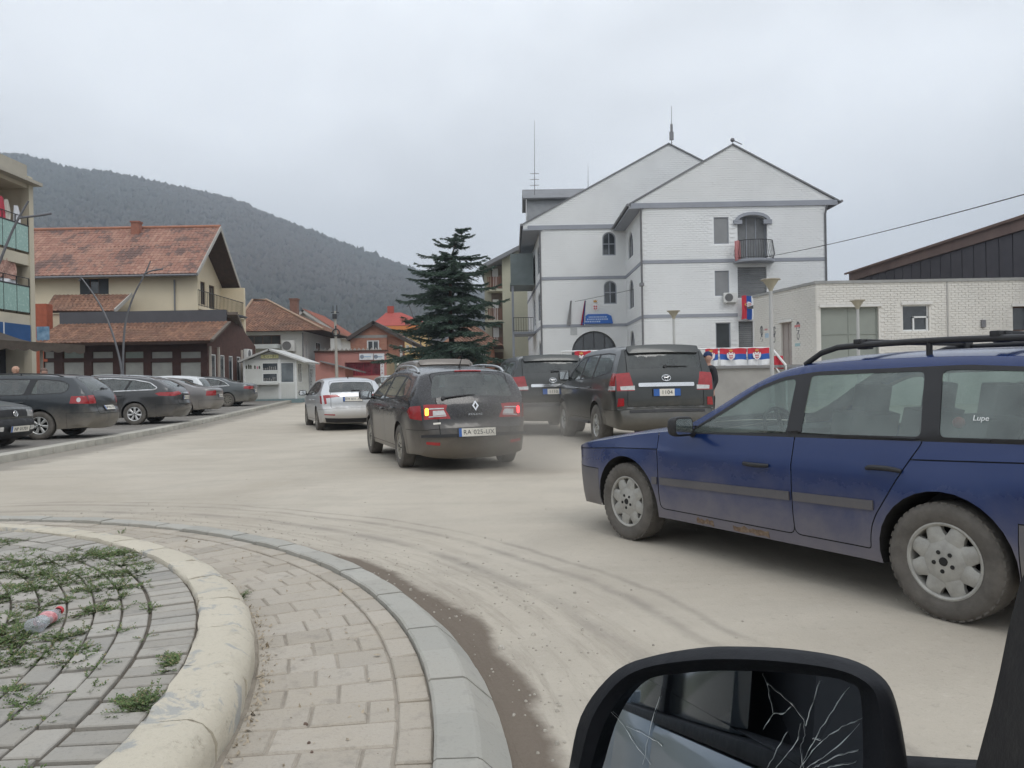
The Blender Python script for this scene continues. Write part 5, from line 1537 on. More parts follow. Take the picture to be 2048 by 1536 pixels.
p_warm = paint('warm_grey_paint', (0.16, 0.155, 0.155), 0.45, 0.33, 0.2, 0.85, 0.4, 0.05)
def saloon(W, p, xt, H, z_deck, **k):
    """three-box saloon"""
    sp = dict(W=W, xf=1.37, xr=-1.37, rw=0.32, zs=0.22, paint=p,
              prof=[(2.15, 0.22), (2.27, 0.38), (2.27, 0.58), (2.15, 0.72), (1.7, 0.87), (1.25, 0.94, 'c'), (0.75, 1.19), (0.38, 1.34), (0.0, H - 0.03), (-0.5, H - 0.02), (-1.0, H - 0.08), (-1.35, H - 0.22), (-1.78, z_deck + 0.03, 'c'),
                    (-2.1, z_deck), (xt + 0.08, z_deck - 0.035), (xt + 0.02, z_deck - 0.09), (xt + 0.03, 0.75), (xt, 0.62), (xt, 0.45), (xt + 0.12, 0.26)],
              belt=[(2.2, 0.84), (1.0, 0.925), (-1.7, 0.97), (-2.4, 0.96)], tumble=0.46, pr=(1.1, 0.06, 0.4, 0.16), crown=(0.03, 0.11, 0.08),
              dlo=[(1.05, 0.95), (0.72, 1.13), (0.38, 1.275), (0.0, H - 0.09), (-0.5, H - 0.085), (-0.95, H - 0.15), (-1.25, H - 0.28), (-1.46, 0.99), (-0.2, 0.965)],
              pillars=[(-0.1, -0.15, 0.07), (-1.02, -1.12, 0.05)], seats=(-0.1, -0.9), dash=0.75,
              bumper_line=(1.82, 0.6, -1.95, 0.58), windscreen=(0.98, 0.65, H - 0.09, 0.55), rear_window=(z_deck + 0.06, 0.62, H - 0.12, 0.55), hood=(0.78, 0.62, 0.92, 0.68))
    sp.update(k)
    sp['doors'] = doors4(0.98, -0.1, -1.08, sp, 0.60)
    return sp
sp = saloon(1.80, p_warm, -2.42, 1.42, 1.02,
            end_regs=[('tail_light_' + ('L' if q > 0 else 'R'), [(q * 0.45, 0.74), (q * 0.80, 0.74), (q * 0.80, 0.93), (q * 0.45, 0.92)], False) for q in (1, -1)],
            xregs=[('tail_light', [(-2.20, 0.74), (-2.6, 0.74), (-2.6, 0.92), (-2.22, 0.92)])])
c = parked((366, 838), 28.8, sp, 'saloon_car', 'warm grey saloon car parked nose-in beside the chrome trimmed estate')
c.wheels('spoke', 10, pm('rusty_rim', (0.26, 0.16, 0.11), 0.8), 0.2); c.plate('KM 044-DA', 0.72); c.mirror(0.8, 0.96, p_warm); c.handle(-0.9, 0.82, p_warm, 'door_rear')

p_white = paint('white_paint', (0.68, 0.70, 0.71), 0.0, 0.35, 0.2, 0.8, 0.45, 0.05)
def hatch(p, **k):
    sp = dict(W=1.66, xf=1.24, xr=-1.24, rw=0.30, zs=0.22, paint=p,
              prof=[(1.9, 0.22), (2.02, 0.36), (2.02, 0.56), (1.92, 0.74), (1.5, 0.9), (1.1, 0.99, 'c'), (0.7, 1.24), (0.3, 1.40), (-0.1, 1.455), (-0.7, 1.46), (-1.3, 1.43), (-1.62, 1.385, 'c'),
                    (-1.78, 1.18), (-1.88, 0.98), (-1.91, 0.8), (-1.93, 0.62), (-1.97, 0.55), (-1.97, 0.4), (-1.86, 0.25)],
              belt=[(2.0, 0.88), (1.0, 0.96), (-2.0, 1.0)], tumble=0.36,
              dlo=[(0.95, 0.985), (0.64, 1.18), (0.28, 1.335), (-0.1, 1.39), (-0.7, 1.395), (-1.2, 1.365), (-1.5, 1.30), (-1.56, 1.03), (-0.2, 1.0)],
              pillars=[(-0.1, -0.14, 0.07), (-0.98, -1.02, 0.09)], seats=(-0.1, -0.85), dash=0.7,
              bumper_line=(1.6, 0.58, -1.6, 0.57), windscreen=(1.02, 0.6, 1.41, 0.54), rear_window=(1.02, 0.6, 1.34, 0.55), gate=(0.6, 0.55, 1.38, 0.58), hood=(0.8, 0.56, 0.95, 0.62),
              end_regs=[('tail_light_' + ('L' if q > 0 else 'R'), [(q * 0.56, 0.72), (q * 0.74, 0.72), (q * 0.74, 0.98), (q * 0.56, 0.97)], False) for q in (1, -1)],
              xregs=[('tail_light', [(-1.80, 0.72), (-2.1, 0.72), (-2.1, 0.98), (-1.76, 0.97)])])
    sp.update(k)
    sp['doors'] = doors4(0.92, -0.1, -1.0, sp, 0.57)
    return sp
c = parked((372, 832), 31.6, hatch(p_white), 'hatchback_car', 'small white hatchback parked behind the warm grey saloon')
c.wheels('cap', 7, M_RIMD); c.plate('KM 090-BE', 0.78); c.mirror(0.72, 1.0, p_white)

p_slate = paint('slate_paint', (0.055, 0.068, 0.076), 0.35, 0.26, 0.2, 0.8, 0.4, 0.06)
sp = saloon(1.86, p_slate, -2.40, 1.42, 1.06, chrome=True,
            end_regs=[('tail_light_' + ('L' if q > 0 else 'R'), [(q * 0.35, 0.82), (q * 0.82, 0.80), (q * 0.82, 0.96), (q * 0.38, 0.95)], False) for q in (1, -1)],
            xregs=[('tail_light', [(-2.12, 0.84), (-2.6, 0.80), (-2.6, 0.96), (-2.16, 0.96)])])
c = parked((455, 822), 36.8, sp, 'saloon_car', 'slate blue coupe-like saloon with red tail lamps, parked nearest the white kiosk')
c.wheels('spoke', 10, M_RIMD, 0.215); c.plate('KM 208-CC', 0.72); c.mirror(0.8, 0.96, p_slate); c.handle(-0.9, 0.82, p_slate, 'door_rear')

p_golf = paint('dark_green_paint', (0.014, 0.022, 0.026), 0.2, 0.33, 0.2, 0.7, 0.45, 0.06)
sp = hatch(p_golf, bump=M_BLACK,
           prof=[(1.88, 0.24), (1.98, 0.32), (2.0, 0.50), (1.96, 0.53, 'c'), (1.94, 0.56), (1.92, 0.74), (1.85, 0.79), (1.4, 0.88), (1.0, 0.94, 'c'), (0.65, 1.18), (0.3, 1.34), (-0.1, 1.39), (-0.7, 1.40), (-1.3, 1.37), (-1.55, 1.33, 'c'),
                 (-1.75, 1.13), (-1.86, 0.95), (-1.9, 0.8), (-1.92, 0.6), (-1.97, 0.55), (-1.97, 0.4), (-1.86, 0.25)],
           dlo=[(0.88, 0.95), (0.60, 1.13), (0.28, 1.27), (-0.1, 1.325), (-0.7, 1.335), (-1.2, 1.30), (-1.45, 1.24), (-1.5, 1.0), (-0.2, 0.965)], belt=[(2.0, 0.83), (1.0, 0.92), (-2.0, 0.96)],
           bumper_line=(1.6, 0.54, -1.6, 0.55), windscreen=(0.965, 0.6, 1.34, 0.54), rear_window=(0.98, 0.58, 1.29, 0.54), gate=(0.6, 0.55, 1.32, 0.57), hood=(0.765, 0.6, 0.91, 0.64),
           end_regs=[(k, [(q * y, z) for y, z in poly], True) for q in (1, -1) for k, poly in
                     (('headlight', [(0.40, 0.60), (0.72, 0.60), (0.72, 0.72), (0.40, 0.72)]),)] + [('grille', [(-0.38, 0.60), (0.38, 0.60), (0.38, 0.72), (-0.38, 0.72)], True)], xregs=[])
a = at(26, 860, 15.4)
o = (a.x - 2.02, a.y + 0.15, gz(15) + PZ)
c = make_car('hatchback_car', o, Vector((0.998, -0.06)), sp, 'dark hatchback facing the road at the left picture edge, white plate on its nose', GRP)
c.wheels('cap', 7, M_RIMD); c.plate('NP 01701', 0.40, front=True, off=0.03); c.mirror(0.66, 0.96, p_golf)
mx = c.end_mx(0, 0.655, 0.012, True)
m = MB(); m.tube([mx @ Vector((0.058 * math.cos(2 * math.pi * k / 20), 0.058 * math.sin(2 * math.pi * k / 20), 0)) for k in range(21)], 0.006, 6)
for a_, b_ in (((-0.035, 0.045), (0, -0.005)), ((0.035, 0.045), (0, -0.005)), ((-0.05, 0.015), (-0.022, -0.05)), ((-0.022, -0.05), (0, 0.0)), ((0, 0.0), (0.022, -0.05)), ((0.022, -0.05), (0.05, 0.015))):
    m.tube([mx @ Vector((*a_, 0)), mx @ Vector((*b_, 0))], 0.005, 5)
m.build('badge', M_CHROME, c.root)
for q in (1, -1): c.patch('fog_light', [(q * 0.38, 0.37), (q * 0.62, 0.37), (q * 0.62, 0.43), (q * 0.38, 0.43)], c.front_map, M_WLENS, 0.01)

# small pale car coming the other way behind the silver one
p_pale = paint('pale_green_paint', (0.34, 0.38, 0.36), 0.4, 0.34, 0.2, 0.8, 0.5, 0.08)
a = at(776, 790, 29.0)
c = make_car('hatchback_car', (a.x, a.y + 2.0, gz(30)), Vector((0.30, -0.954)), hatch(p_pale), 'pale grey green hatchback facing the camera, glimpsed right of the silver hatchback', 'cars on the road')
c.wheels('cap', 7, M_RIMD); c.mirror(0.72, 1.0, p_pale)
# ------------------------------------------------------------------ building helpers
M_PANE = pm('dark_pane', (0.035, 0.042, 0.048), 0.08, var=0.35, scale=0.8, spec=0.8, world_co=True)
M_PANE_G = pm('curtained_pane', (0.27, 0.28, 0.27), 0.25, var=0.3, scale=1.2, spec=0.6, world_co=True)
M_PVC = pm('white_window_frame', (0.72, 0.73, 0.72), 0.45, var=0.06)
M_WOODF = pm('brown_window_frame', (0.075, 0.035, 0.022), 0.7, var=0.25, scale=6)
M_GREYT = pm('grey_trim', (0.29, 0.305, 0.34), 0.75, var=0.1, scale=1.0, world_co=True)
M_GUTTER = pm('gutter_metal', (0.20, 0.20, 0.21), 0.5, 0.4)
M_IRON = pm('wrought_iron', (0.03, 0.03, 0.032), 0.6)
M_CONC = pm('concrete', (0.33, 0.32, 0.30), 0.9, var=0.18, scale=1.2, bump=0.3, bscale=30, world_co=True, stain=0.35)
M_DARKIN2 = pm('dark_inside', (0.03, 0.028, 0.03), 0.9)

class Face:
    """a wall plane: u runs along it, v is up, n points outwards"""
    def __init__(s, o, u):
        s.o = Vector(o); s.u = Vector((u[0], u[1], 0)).normalized(); s.n = s.u.cross(Vector((0, 0, 1)))
    def p(s, u, v, d=0.0): return s.o + s.u * u + Vector((0, 0, v)) + s.n * d
    def mx(s): return Matrix(((s.u.x, 0, s.n.x, s.o.x), (s.u.y, 0, s.n.y, s.o.y), (s.u.z, 1, s.n.z, s.o.z), (0, 0, 0, 1)))
    def px(s, x, y):
        """picture point -> (u, v) on this plane"""
        d = ray(x, y); c = Vector((0, 0, CAM_Z))
        t = (s.o - c).dot(s.n) / d.dot(s.n)
        q = c + d * t - s.o
        return (q.dot(s.u), q.z)
    def rect_px(s, x0, y0, x1, y1):
        a, b = s.px(x0, y1), s.px(x1, y0)
        return [(min(a[0], b[0]), a[1]), (max(a[0], b[0]), a[1]), (max(a[0], b[0]), b[1]), (min(a[0], b[0]), b[1])]
def rect(u0, v0, u1, v1): return [(u0, v0), (u1, v0), (u1, v1), (u0, v1)]
def arched(poly, k=1.0, seg=10):
    """turn the top of a rectangle into an arch; k = rise / half width"""
    (u0, v0), (u1, _), (_, v1), _ = poly
    h = (u1 - u0) / 2; r = h * k
    return [(u0, v0), (u1, v0)] + [((u0 + u1) / 2 + h * math.cos(math.pi * i / seg), v1 - r + r * math.sin(math.pi * i / seg)) for i in range(seg + 1)]
def wall(name, face, outline, openings, mat, parent, depth=0.16):
    v, f, c = cdt(outline, openings, [])
    keep = np.ones(len(f), bool)
    for q in openings: keep &= ~in_poly(c, q)
    f = f[keep]
    V = [face.p(a, b) for a, b in v]; F = []
    for t in f:
        a, b, d = v[t[0]], v[t[1]], v[t[2]]
        ccw = (b[0] - a[0]) * (d[1] - a[1]) - (b[1] - a[1]) * (d[0] - a[0]) > 0
        F.append(tuple(int(i) for i in (t if ccw else t[::-1])))
    for q in openings:
        n = len(q); k = len(V)
        V += [face.p(a, b) for a, b in q] + [face.p(a, b, -depth) for a, b in q]
        F += [(k + i, k + (i + 1) % n, k + n + (i + 1) % n, k + n + i) for i in range(n)]
    return mesh_obj(name, V, F, mat, parent)
def window(face, poly, parent, frame=None, pane=None, depth=0.10, w=0.06, mull=(1, 0), name='window', sill=None):
    frame = frame or M_PVC; pane = pane or M_PANE
    inner = offset_poly(poly, -w)
    m = MB(); n = len(poly); mx = face.mx()
    for i in range(n):
        j = (i + 1) % n
        m.prism([poly[i], poly[j], inner[j], inner[i]], -depth, -depth + 0.05, mx)
    us = [p[0] for p in inner]; vs = [p[1] for p in inner]
    for k in range(mull[0]):
        u = min(us) + (max(us) - min(us)) * (k + 1) / (mull[0] + 1)
        m.prism(rect(u - w * .4, min(vs), u + w * .4, max(vs) - 0.01), -depth + 0.004, -depth + 0.046, mx)
    for k in range(mull[1]):
        q = min(vs) + (max(vs) - min(vs)) * (k + 1) / (mull[1] + 1)
        m.prism(rect(min(us), q - w * .4, max(us), q + w * .4), -depth + 0.006, -depth + 0.044, mx)
    o = m.build(name, frame, parent)
    g = MB(); g.prism(inner, -depth + 0.01, -depth + 0.02, mx); g.build('pane', pane, o)
    if sill:
        m = MB(); m.prism(rect(min(us) - 0.12, min(vs) - w - 0.07, max(us) + 0.12, min(vs) - w - 0.004), -0.02, 0.07, mx); m.build('sill', sill, o)
    return o
def bricks(name, face, outline, openings, bw, bh, gap, mat, parent, proud=0.012, u_off=0.0):
    """running-bond brick skin: real bricks with recessed joints, one mesh"""
    O = np.array(outline); V = []; F = []
    rows = int((O[:, 1].max() - O[:, 1].min()) / bh) + 1; u0, u1 = O[:, 0].min(), O[:, 0].max()
    rr = random.Random(hash(name) % 1000)
    C = []; 
    for r in range(rows):
        v = O[:, 1].min() + r * bh; x = u0 - bw * (0.5 if r % 2 else 0) + u_off
        while x < u1:
            a, b = max(x, u0), min(x + bw, u1)
            if b - a > 0.04: C.append((a, b, v))
            x += bw
    P = []
    for (a, b, v) in C: P += [(a + 0.01, v + 0.01), (b - 0.01, v + 0.01), (b - 0.01, v + bh - 0.01), (a + 0.01, v + bh - 0.01), ((a + b) / 2, v + bh / 2)]
    P = np.array(P); ins = in_poly(P, outline)
    hit = np.zeros(len(P), bool)
    for q in openings: hit |= in_poly(P, q)
    ok = (ins & ~hit).reshape(-1, 5).all(axis=1)
    for (a, b, v), k in zip(C, ok):
        if not k: continue
        pr = proud + rr.uniform(-.003, .003); g = gap / 2
        i = len(V)
        V += [face.p(a + g, v + g, -0.002), face.p(b - g, v + g, -0.002), face.p(b - g, v + bh - g, -0.002), face.p(a + g, v + bh - g, -0.002),
              face.p(a + g, v + g, pr), face.p(b - g, v + g, pr), face.p(b - g, v + bh - g, pr), face.p(a + g, v + bh - g, pr)]
        F += [(i + 4, i + 5, i + 6, i + 7), (i, i + 1, i + 5, i + 4), (i + 1, i + 2, i + 6, i + 5), (i + 2, i + 3, i + 7, i + 6), (i + 3, i, i + 4, i + 7)]
    o = mesh_obj(name, V, F, mat, parent); o['kind'] = 'stuff'
    return o
def slab(m, quad, t):
    """roof plane of thickness t below the quad"""
    q = [Vector(p) for p in quad]; n = (q[1] - q[0]).cross(q[3] - q[0]).normalized()
    if n.z < 0: n = -n
    lo = [p - n * t for p in q]
    m.add(q + lo, [(0, 1, 2, 3), (7, 6, 5, 4), (0, 4, 5, 1), (1, 5, 6, 2), (2, 6, 7, 3), (3, 7, 4, 0)])
def tile_mat(name, c1, c2, c3, moss=0.3):
    m, n, l, b = nodes_of(name)
    at_ = n.new('ShaderNodeAttribute'); at_.attribute_name = 'tone'
    g = n.new('ShaderNodeNewGeometry')
    big = noise_n(n, l, g.outputs['Position'], 0.55, 5, 0.65, 0.6)
    c = mixrgb(n, l, c1, c2, at_.outputs['Fac'])
    c = mixrgb(n, l, c, c3, range_n(n, l, math_n(n, l, 'ADD', big, math_n(n, l, 'MULTIPLY_ADD', at_.outputs['Fac'], 0.16, -0.08)), 0.50, 0.62, 0, moss))
    l.new(c, b.inputs['Base Color']); b.inputs['Roughness'].default_value = 0.9
    return m
def tiles(name, e0, e1, r1, r0, tw, tl, mat, parent, seed=1):
    """clay tiles over a roof plane: e0-e1 eave, r0-r1 ridge; every tile arched and lapping the next"""
    e0, e1, r0, r1 = (Vector(p) for p in (e0, e1, r0, r1)); rr = random.Random(seed)
    nrm = (e1 - e0).cross(r0 - e0).normalized()
    if nrm.z < 0: nrm = -nrm
    rows = max(1, int(round(((r0 - e0).length + (r1 - e1).length) / 2 / tl))); V = []; F = []; T = []
    for r in range(rows):
        t0, t1 = r / rows, min(1.0, (r + 1.12) / rows)
        a0, a1 = e0.lerp(r0, t0), e1.lerp(r1, t0); b0, b1 = e0.lerp(r0, t1), e1.lerp(r1, t1)
        n = max(1, int(round((a1 - a0).length / tw)))
        for k in range(n):
            tone = rr.random()
            f0, f1 = k / n, (k + 0.97) / n
            ju = nrm * rr.uniform(-.006, .01)
            i = len(V)
            lo = [a0.lerp(a1, f0 + (f1 - f0) * q) + nrm * h + ju for q, h in ((0, 0.018), (.25, 0.05), (.6, 0.05), (.85, 0.018), (1, 0.015))]
            hi = [b0.lerp(b1, f0 + (f1 - f0) * q) + nrm * h for q, h in ((0, 0.0), (.25, 0.03), (.6, 0.03), (.85, 0.0), (1, -0.002))]
            base = [a0.lerp(a1, f0 + (f1 - f0) * q) - nrm * 0.005 for q in (0, 1)]
            V += lo + hi + base
            F += [(i + q, i + q + 1, i + q + 6, i + q + 5) for q in range(4)] + [(i + 10, i + 11, i + 4, i + 3, i + 2, i + 1, i)]
            T += [tone] * 5
    o = mesh_obj(name, V, F, mat, parent)
    at_ = o.data.attributes.new('tone', 'FLOAT', 'FACE'); at_.data.foreach_set('value', T)
    o['kind'] = 'stuff'
    return o
def ac_unit(parent, face, u, v, w=0.8, h=0.55, d=0.3):
    m = MB(); m.prism(rect(u, v, u + w, v + h), 0.06, d, face.mx())
    for q in (0.1, w - 0.1): m.prism(rect(u + q, v - 0.06, u + q + 0.04, v), 0.0, d, face.mx())
    o = m.build('air_conditioner', pm('appliance_white', (0.62, 0.62, 0.60), 0.5, var=0.1), parent, bevel=0.015)
    g = MB(); mx = face.mx() @ Matrix.Translation((u + w * 0.38, v + h / 2, d + 0.004))
    g.lathe([(0.0, 0.0), (h * 0.36, 0.0), (h * 0.40, 0.012), (h * 0.42, 0)], 24, mx)
    for k in range(3): g.lathe([(h * (.10 + .09 * k), 0.004), (h * (.115 + .09 * k), 0.012), (h * (.13 + .09 * k), 0.004)], 20, mx)
    g.build('fan_grille', pm('fan_grey', (0.16, 0.16, 0.16), 0.6), o)
    return o
def railing(parent, a, b, h=0.95, n=14, mat=None, r=0.012, name='railing', bulge=0.0):
    a, b = Vector(a), Vector(b); mat = mat or M_IRON
    m = MB(); up = Vector((0, 0, h))
    m.beam(a + up, b + up, 0.04, 0.04); m.beam(a + Vector((0, 0, .08)), b + Vector((0, 0, .08)), 0.03, 0.03)
    for k in range(n + 1):
        p = a.lerp(b, k / n); m.beam(p + Vector((0, 0, 0.0)), p + up, r * 2, r * 2)
    return m.build(name, mat, parent)
def emblem(mx, s, parent):
    """small double-headed eagle with crown and shield, as on the flags"""
    m = MB()
    eagle = [(0, .30), (.10, .42), (.20, .44), (.26, .36), (.16, .30), (.20, .22), (.36, .40), (.42, .22), (.40, 0), (.32, -.18), (.20, -.20), (.24, -.34), (.10, -.30), (0, -.50)]
    full = eagle + [(-x, y) for x, y in eagle[::-1]][1:-1]
    m.cur = 0; m.prism([(x * s, y * s) for x, y in full], 0.002, 0.004, mx)
    m.cur = 1; m.prism([(x * s, y * s) for x, y in ((-.17, .16), (.17, .16), (.17, -.12), (0, -.30), (-.17, -.12))], 0.004, 0.006, mx)
    m.cur = 0
    m.prism([(x * s, y * s) for x, y in rect(-.03, -.26, .03, .16)], 0.006, 0.008, mx); m.prism([(x * s, y * s) for x, y in rect(-.17, -.05, .17, .01)], 0.0065, 0.0085, mx)
    m.cur = 2
    m.prism([(x * s, y * s) for x, y in ((-.14, .50), (.14, .50), (.22, .72), (.11, .64), (0, .78), (-.11, .64), (-.22, .72))], 0.002, 0.005, mx)
    return m.build('coat_of_arms', [pm('emblem_white', (0.72, 0.70, 0.70), 0.8), pm('emblem_red', (0.45, 0.03, 0.05), 0.8), pm('emblem_gold', (0.55, 0.30, 0.08), 0.7)], parent)
FLAGM = None
def flag(name, mx, w, h, label, cat='flag', group=None, vertical=False, arms=True, sag=0.03, seed=0, cols=None):
    """tricolour cloth: local x along the width, local y up; gathered in soft folds"""
    global FLAGM
    if FLAGM is None: FLAGM = [pm('flag_red', (0.52, 0.035, 0.055), 0.85, var=0.12), pm('flag_blue', (0.03, 0.10, 0.36), 0.85, var=0.12), pm('flag_white', (0.72, 0.73, 0.74), 0.85, var=0.06)]
    rr = random.Random(seed); ph = rr.uniform(0, 6)
    nx, ny = 24, 18; V = []; F = []; FM = []
    def z(x, y): return sag * (math.sin(x / w * 11 + ph + y / h * 1.5) + 0.5 * math.sin(x / w * 23 + ph)) * (1.1 - y / h)
    for j in range(ny + 1):
        for i in range(nx + 1):
            x, y = w * i / nx, h * j / ny
            V.append(mx @ Vector((x + (0.03 * math.sin(y / h * 5 + ph) * w * (1 - y / h)), y + 0.02 * h * math.sin(x / w * 9 + ph), z(x, y))))
    for j in range(ny):
        for i in range(nx):
            a = j * (nx + 1) + i; F.append((a, a + 1, a + nx + 2, a + nx + 1))
            k = (i * 3 // nx) if vertical else (2 - j * 3 // ny)
            FM.append(min(k, 2))
    o = mesh_obj(name, V, F, cols or FLAGM, None, 60, FM)
    tag(o, label, cat, group)
    if arms:
        e = mx @ Matrix.Translation((w * (0.5 if vertical else 0.40), h * (0.62 if vertical else 0.52), sag * 1.7))
        if vertical: e = e @ Matrix.Rotation(R(90), 4, 'Z')
        emblem(e, h * 0.58 if not vertical else w * 0.46, o)
    return o

# ------------------------------------------------------------------ the white public building
WHITE = pm('white_brick_paint', (0.78, 0.79, 0.79), 0.85, var=0.04, scale=0.6, world_co=True, stain=0.10)
M_ROOFG = pm('grey_roof', (0.19, 0.195, 0.205), 0.7, var=0.15, scale=1, world_co=True)
def white_building():
    Y1, Y2 = 42.0, 48.0
    base = gz(45)
    root = empty('public_building', (9, Y2, base))
    tag(root, 'large white painted brick building with two gables, grey floor bands and arched windows', 'building')
    inv = Matrix.Translation((-9, -Y2, -base))
    kids = []
    xL = at(1285, 530, Y1).x; xR = at(1653, 515, Y1).x
    zE, zM, zG = 10.5, 7.6, 4.67
    apx = (at(1465, 292, Y1).x, at(1465, 292, Y1).z)
    f1 = Face((xL, Y1, 0), (1, 0)); wd = xR - xL
    lE = at(1255, 412, Y1 - 0.1); rE = at(1680, 402, Y1 - 0.1); lE2 = at(1043, 448, Y2 - 0.1)
    onl = lambda x, x0, z0, x1, z1: z0 + (z1 - z0) * (x - x0) / (x1 - x0)
    out1 = [(0, -0.3), (wd, -0.3), (wd, zE), (rE.x - xL - .08, zE), (rE.x - xL - .08, rE.z - .02), (apx[0] - xL, apx[1] + 0.07), (lE.x - xL + .08, lE.z + .04), (lE.x - xL + .08, zE), (0, zE)]
    op = {'a': f1.rect_px(1428, 434, 1457, 488), 'c': f1.rect_px(1430, 541, 1458, 592), 'e': f1.rect_px(1432, 645, 1461, 702), 'f': f1.rect_px(1478, 642, 1506, 704), 'd': f1.rect_px(1476, 533, 1533, 596)}
    op['b'] = arched(f1.rect_px(1476, 430, 1534, 520), 0.45)
    ops = list(op.values())
    wall('wall', f1, out1, ops, WHITE, root); bricks('brick_facing', f1, out1, ops, 0.30, 0.12, 0.03, WHITE, root, 0.022)
    for k in 'ac': window(f1, op[k], root, M_GREYT, pm('lowered_shutter', (0.24, 0.245, 0.25), 0.6, var=0.08, scale=2), 0.08, 0.04, (0, 0))
    window(f1, op['e'], root, M_GREYT, M_PANE, 0.12, 0.06, (0, 0), 'door')
    window(f1, op['b'], root, M_GREYT, pm('grey_curtain', (0.17, 0.175, 0.18), 0.7, var=0.15, scale=3), 0.30, 0.05, (2, 0), 'balcony_door')
    m = MB(); m.cur = 0     # roller shutters
    for k in ('d', 'f'):
        (u0, v0), (u1, _), (_, v1), _ = op[k]
        n = int((v1 - v0) / 0.11)
        mm = MB()
        for i in range(n): mm.prism(rect(u0 + 0.02, v0 + i * (v1 - v0) / n, u1 - 0.02, v0 + (i + 0.86) * (v1 - v0) / n), -0.16, -0.12 + 0.02 * (i % 2), f1.mx())
        mm.build('roller_shutter', pm('shutter_grey', (0.21, 0.215, 0.22), 0.55, var=0.25, scale=1.5), root)
    # hood over the balcony arch
    (b0, bv0), (b1, _), = op['b'][0], op['b'][1]; tp = max(p[1] for p in op['b'])
    m = MB(); arc = op['b'][2:]; oo = offset_poly(op['b'], 0.16)[2:]
    for i in range(len(arc) - 1): m.prism([arc[i], arc[i + 1], oo[i + 1], oo[i]], 0.0, 0.16, f1.mx())
    for q in (arc[0], arc[-1]): m.prism(rect(q[0] - 0.22, q[1] - 0.12, q[0] + 0.22, q[1] + 0.10), 0.001, 0.15, f1.mx())
    m.build('arch_hood', M_GREYT, root)
    # balcony: slab, bowed railing
    bal = MB(); bal.prism([(b0 - 0.25, -0.0), (b1 + 0.25, 0.0)] + [((b0 + b1) / 2 + (b1 - b0 + .5) / 2 * math.cos(a), 1.0 * math.sin(a) * 0.8 + 0.25) for a in (math.pi * k / 12 for k in range(13))], 0, 0.14,
              Matrix(((1, 0, 0, xL), (0, -1, 0, Y1), (0, 0, 1, bv0 - 0.20), (0, 0, 0, 1))))
    bo = bal.build('balcony', M_GREYT, root, bevel=0.01)
    m = MB(); pts = []
    for k in range(25):
        a = math.pi * k / 24; pts.append(Vector((xL + (b0 + b1) / 2 + (b1 - b0 + .36) / 2 * math.cos(a), Y1 - 0.2 - 0.75 * math.sin(a), bv0 - 0.06)))
    m.tube([p + Vector((0, 0, 1.0)) for p in pts], 0.022, 6); m.tube([p + Vector((0, 0, .10)) for p in pts], 0.014, 6)
    for p in pts: 
        o_ = (p - Vector((xL + (b0 + b1) / 2, Y1, p.z))) * 0.10
        m.tube([p, p + o_ + Vector((0, 0, .3)), p + Vector((0, 0, 1.0))], 0.011, 5)
    m.build('railing', M_IRON, bo)
    a0 = f1.px(1445, 606); ac_unit(root, f1, a0[0], a0[1], 0.72, 0.52)
    # left flank of the front block
    f2 = Face((xL, Y2, 0), (0, -1)); dl = Y2 - Y1
    fl = [arched(rect(dl - (48 - 47.2) * 0 - 3.1, v0, dl - 1.35, v1), 1.0) for v0, v1 in ((8.55, 10.05), (5.55, 7.15), (2.5, 4.2))]
    fl = [arched(rect(1.0, v0, 2.9, v1), 1.0) for v0, v1 in ((8.5, 10.0), (5.5, 7.2), (2.4, 4.2))]
    out2 = rect(0, -0.3, dl, zE + 0.1)
    wall('wall', f2, out2, fl, WHITE, root); bricks('brick_facing', f2, out2, fl, 0.30, 0.12, 0.03, WHITE, root, 0.022)
    for q in fl: window(f2, q, root, M_GREYT, M_PANE, 0.12, 0.07, (1, 0))
    # rear block
    x2 = at(1083, 550, Y2).x; f3 = Face((x2, Y2, 0), (1, 0))
    ap2 = at(1337, 290, Y2)
    xr2 = 2 * ap2.x - x2
    out3 = [(0, -0.3), (xL - x2, -0.3), (xL - x2, zE + 0.2)] + [(xr2 - x2, zE + 0.2)] * 0
    out3 = [(0, -0.3), (xL - x2 + 0.02, -0.3), (xL - x2 + 0.02, zE + 0.15), (xr2 - x2, onl(xr2, 2 * ap2.x - lE2.x, lE2.z - .05, ap2.x, ap2.z + .07)), (ap2.x - x2, ap2.z + 0.07), (lE2.x - x2 + .08, lE2.z - .03), (lE2.x - x2 + .08, zE + .14), (0, zE + .14)]
    op3 = [arched(f3.rect_px(1205, 464, 1231, 511), 0.9), arched(f3.rect_px(1208, 561, 1233, 608), 0.9), arched(f3.rect_px(1144, 661, 1234, 745), 0.98, 18)]
    wall('wall', f3, out3, op3, WHITE, root, 0.25); bricks('brick_facing', f3, out3, op3, 0.30, 0.12, 0.03, WHITE, root, 0.022)
    for q in op3[:2]: window(f3, q, root, M_GREYT, M_PANE, 0.12, 0.07, (1, 1))
    window(f3, op3[2], root, pm('entrance_frame', (0.06, 0.062, 0.068), 0.6), M_PANE, 0.24, 0.10, (3, 1), 'entrance')
    # far left flank, turned slightly away
    e = Vector((x2 - 0.55, 62.5)); f4 = Face((e.x, e.y, 0), (x2 - e.x, Y2 - e.y)); d4 = (Vector((x2, Y2)) - e).length
    fw = [arched(rect(d4 - 3.2, v0, d4 - 1.4, v1), 0.5) for v0, v1 in ((8.2, 10.0), (5.2, 7.0), (1.8, 3.9))] + [rect(d4 - 7.5, 5.2, d4 - 6, 7.0), rect(d4 - 7.5, 8.2, d4 - 6, 9.9)]
    out4 = rect(0, -0.3, d4, zE + 0.2)
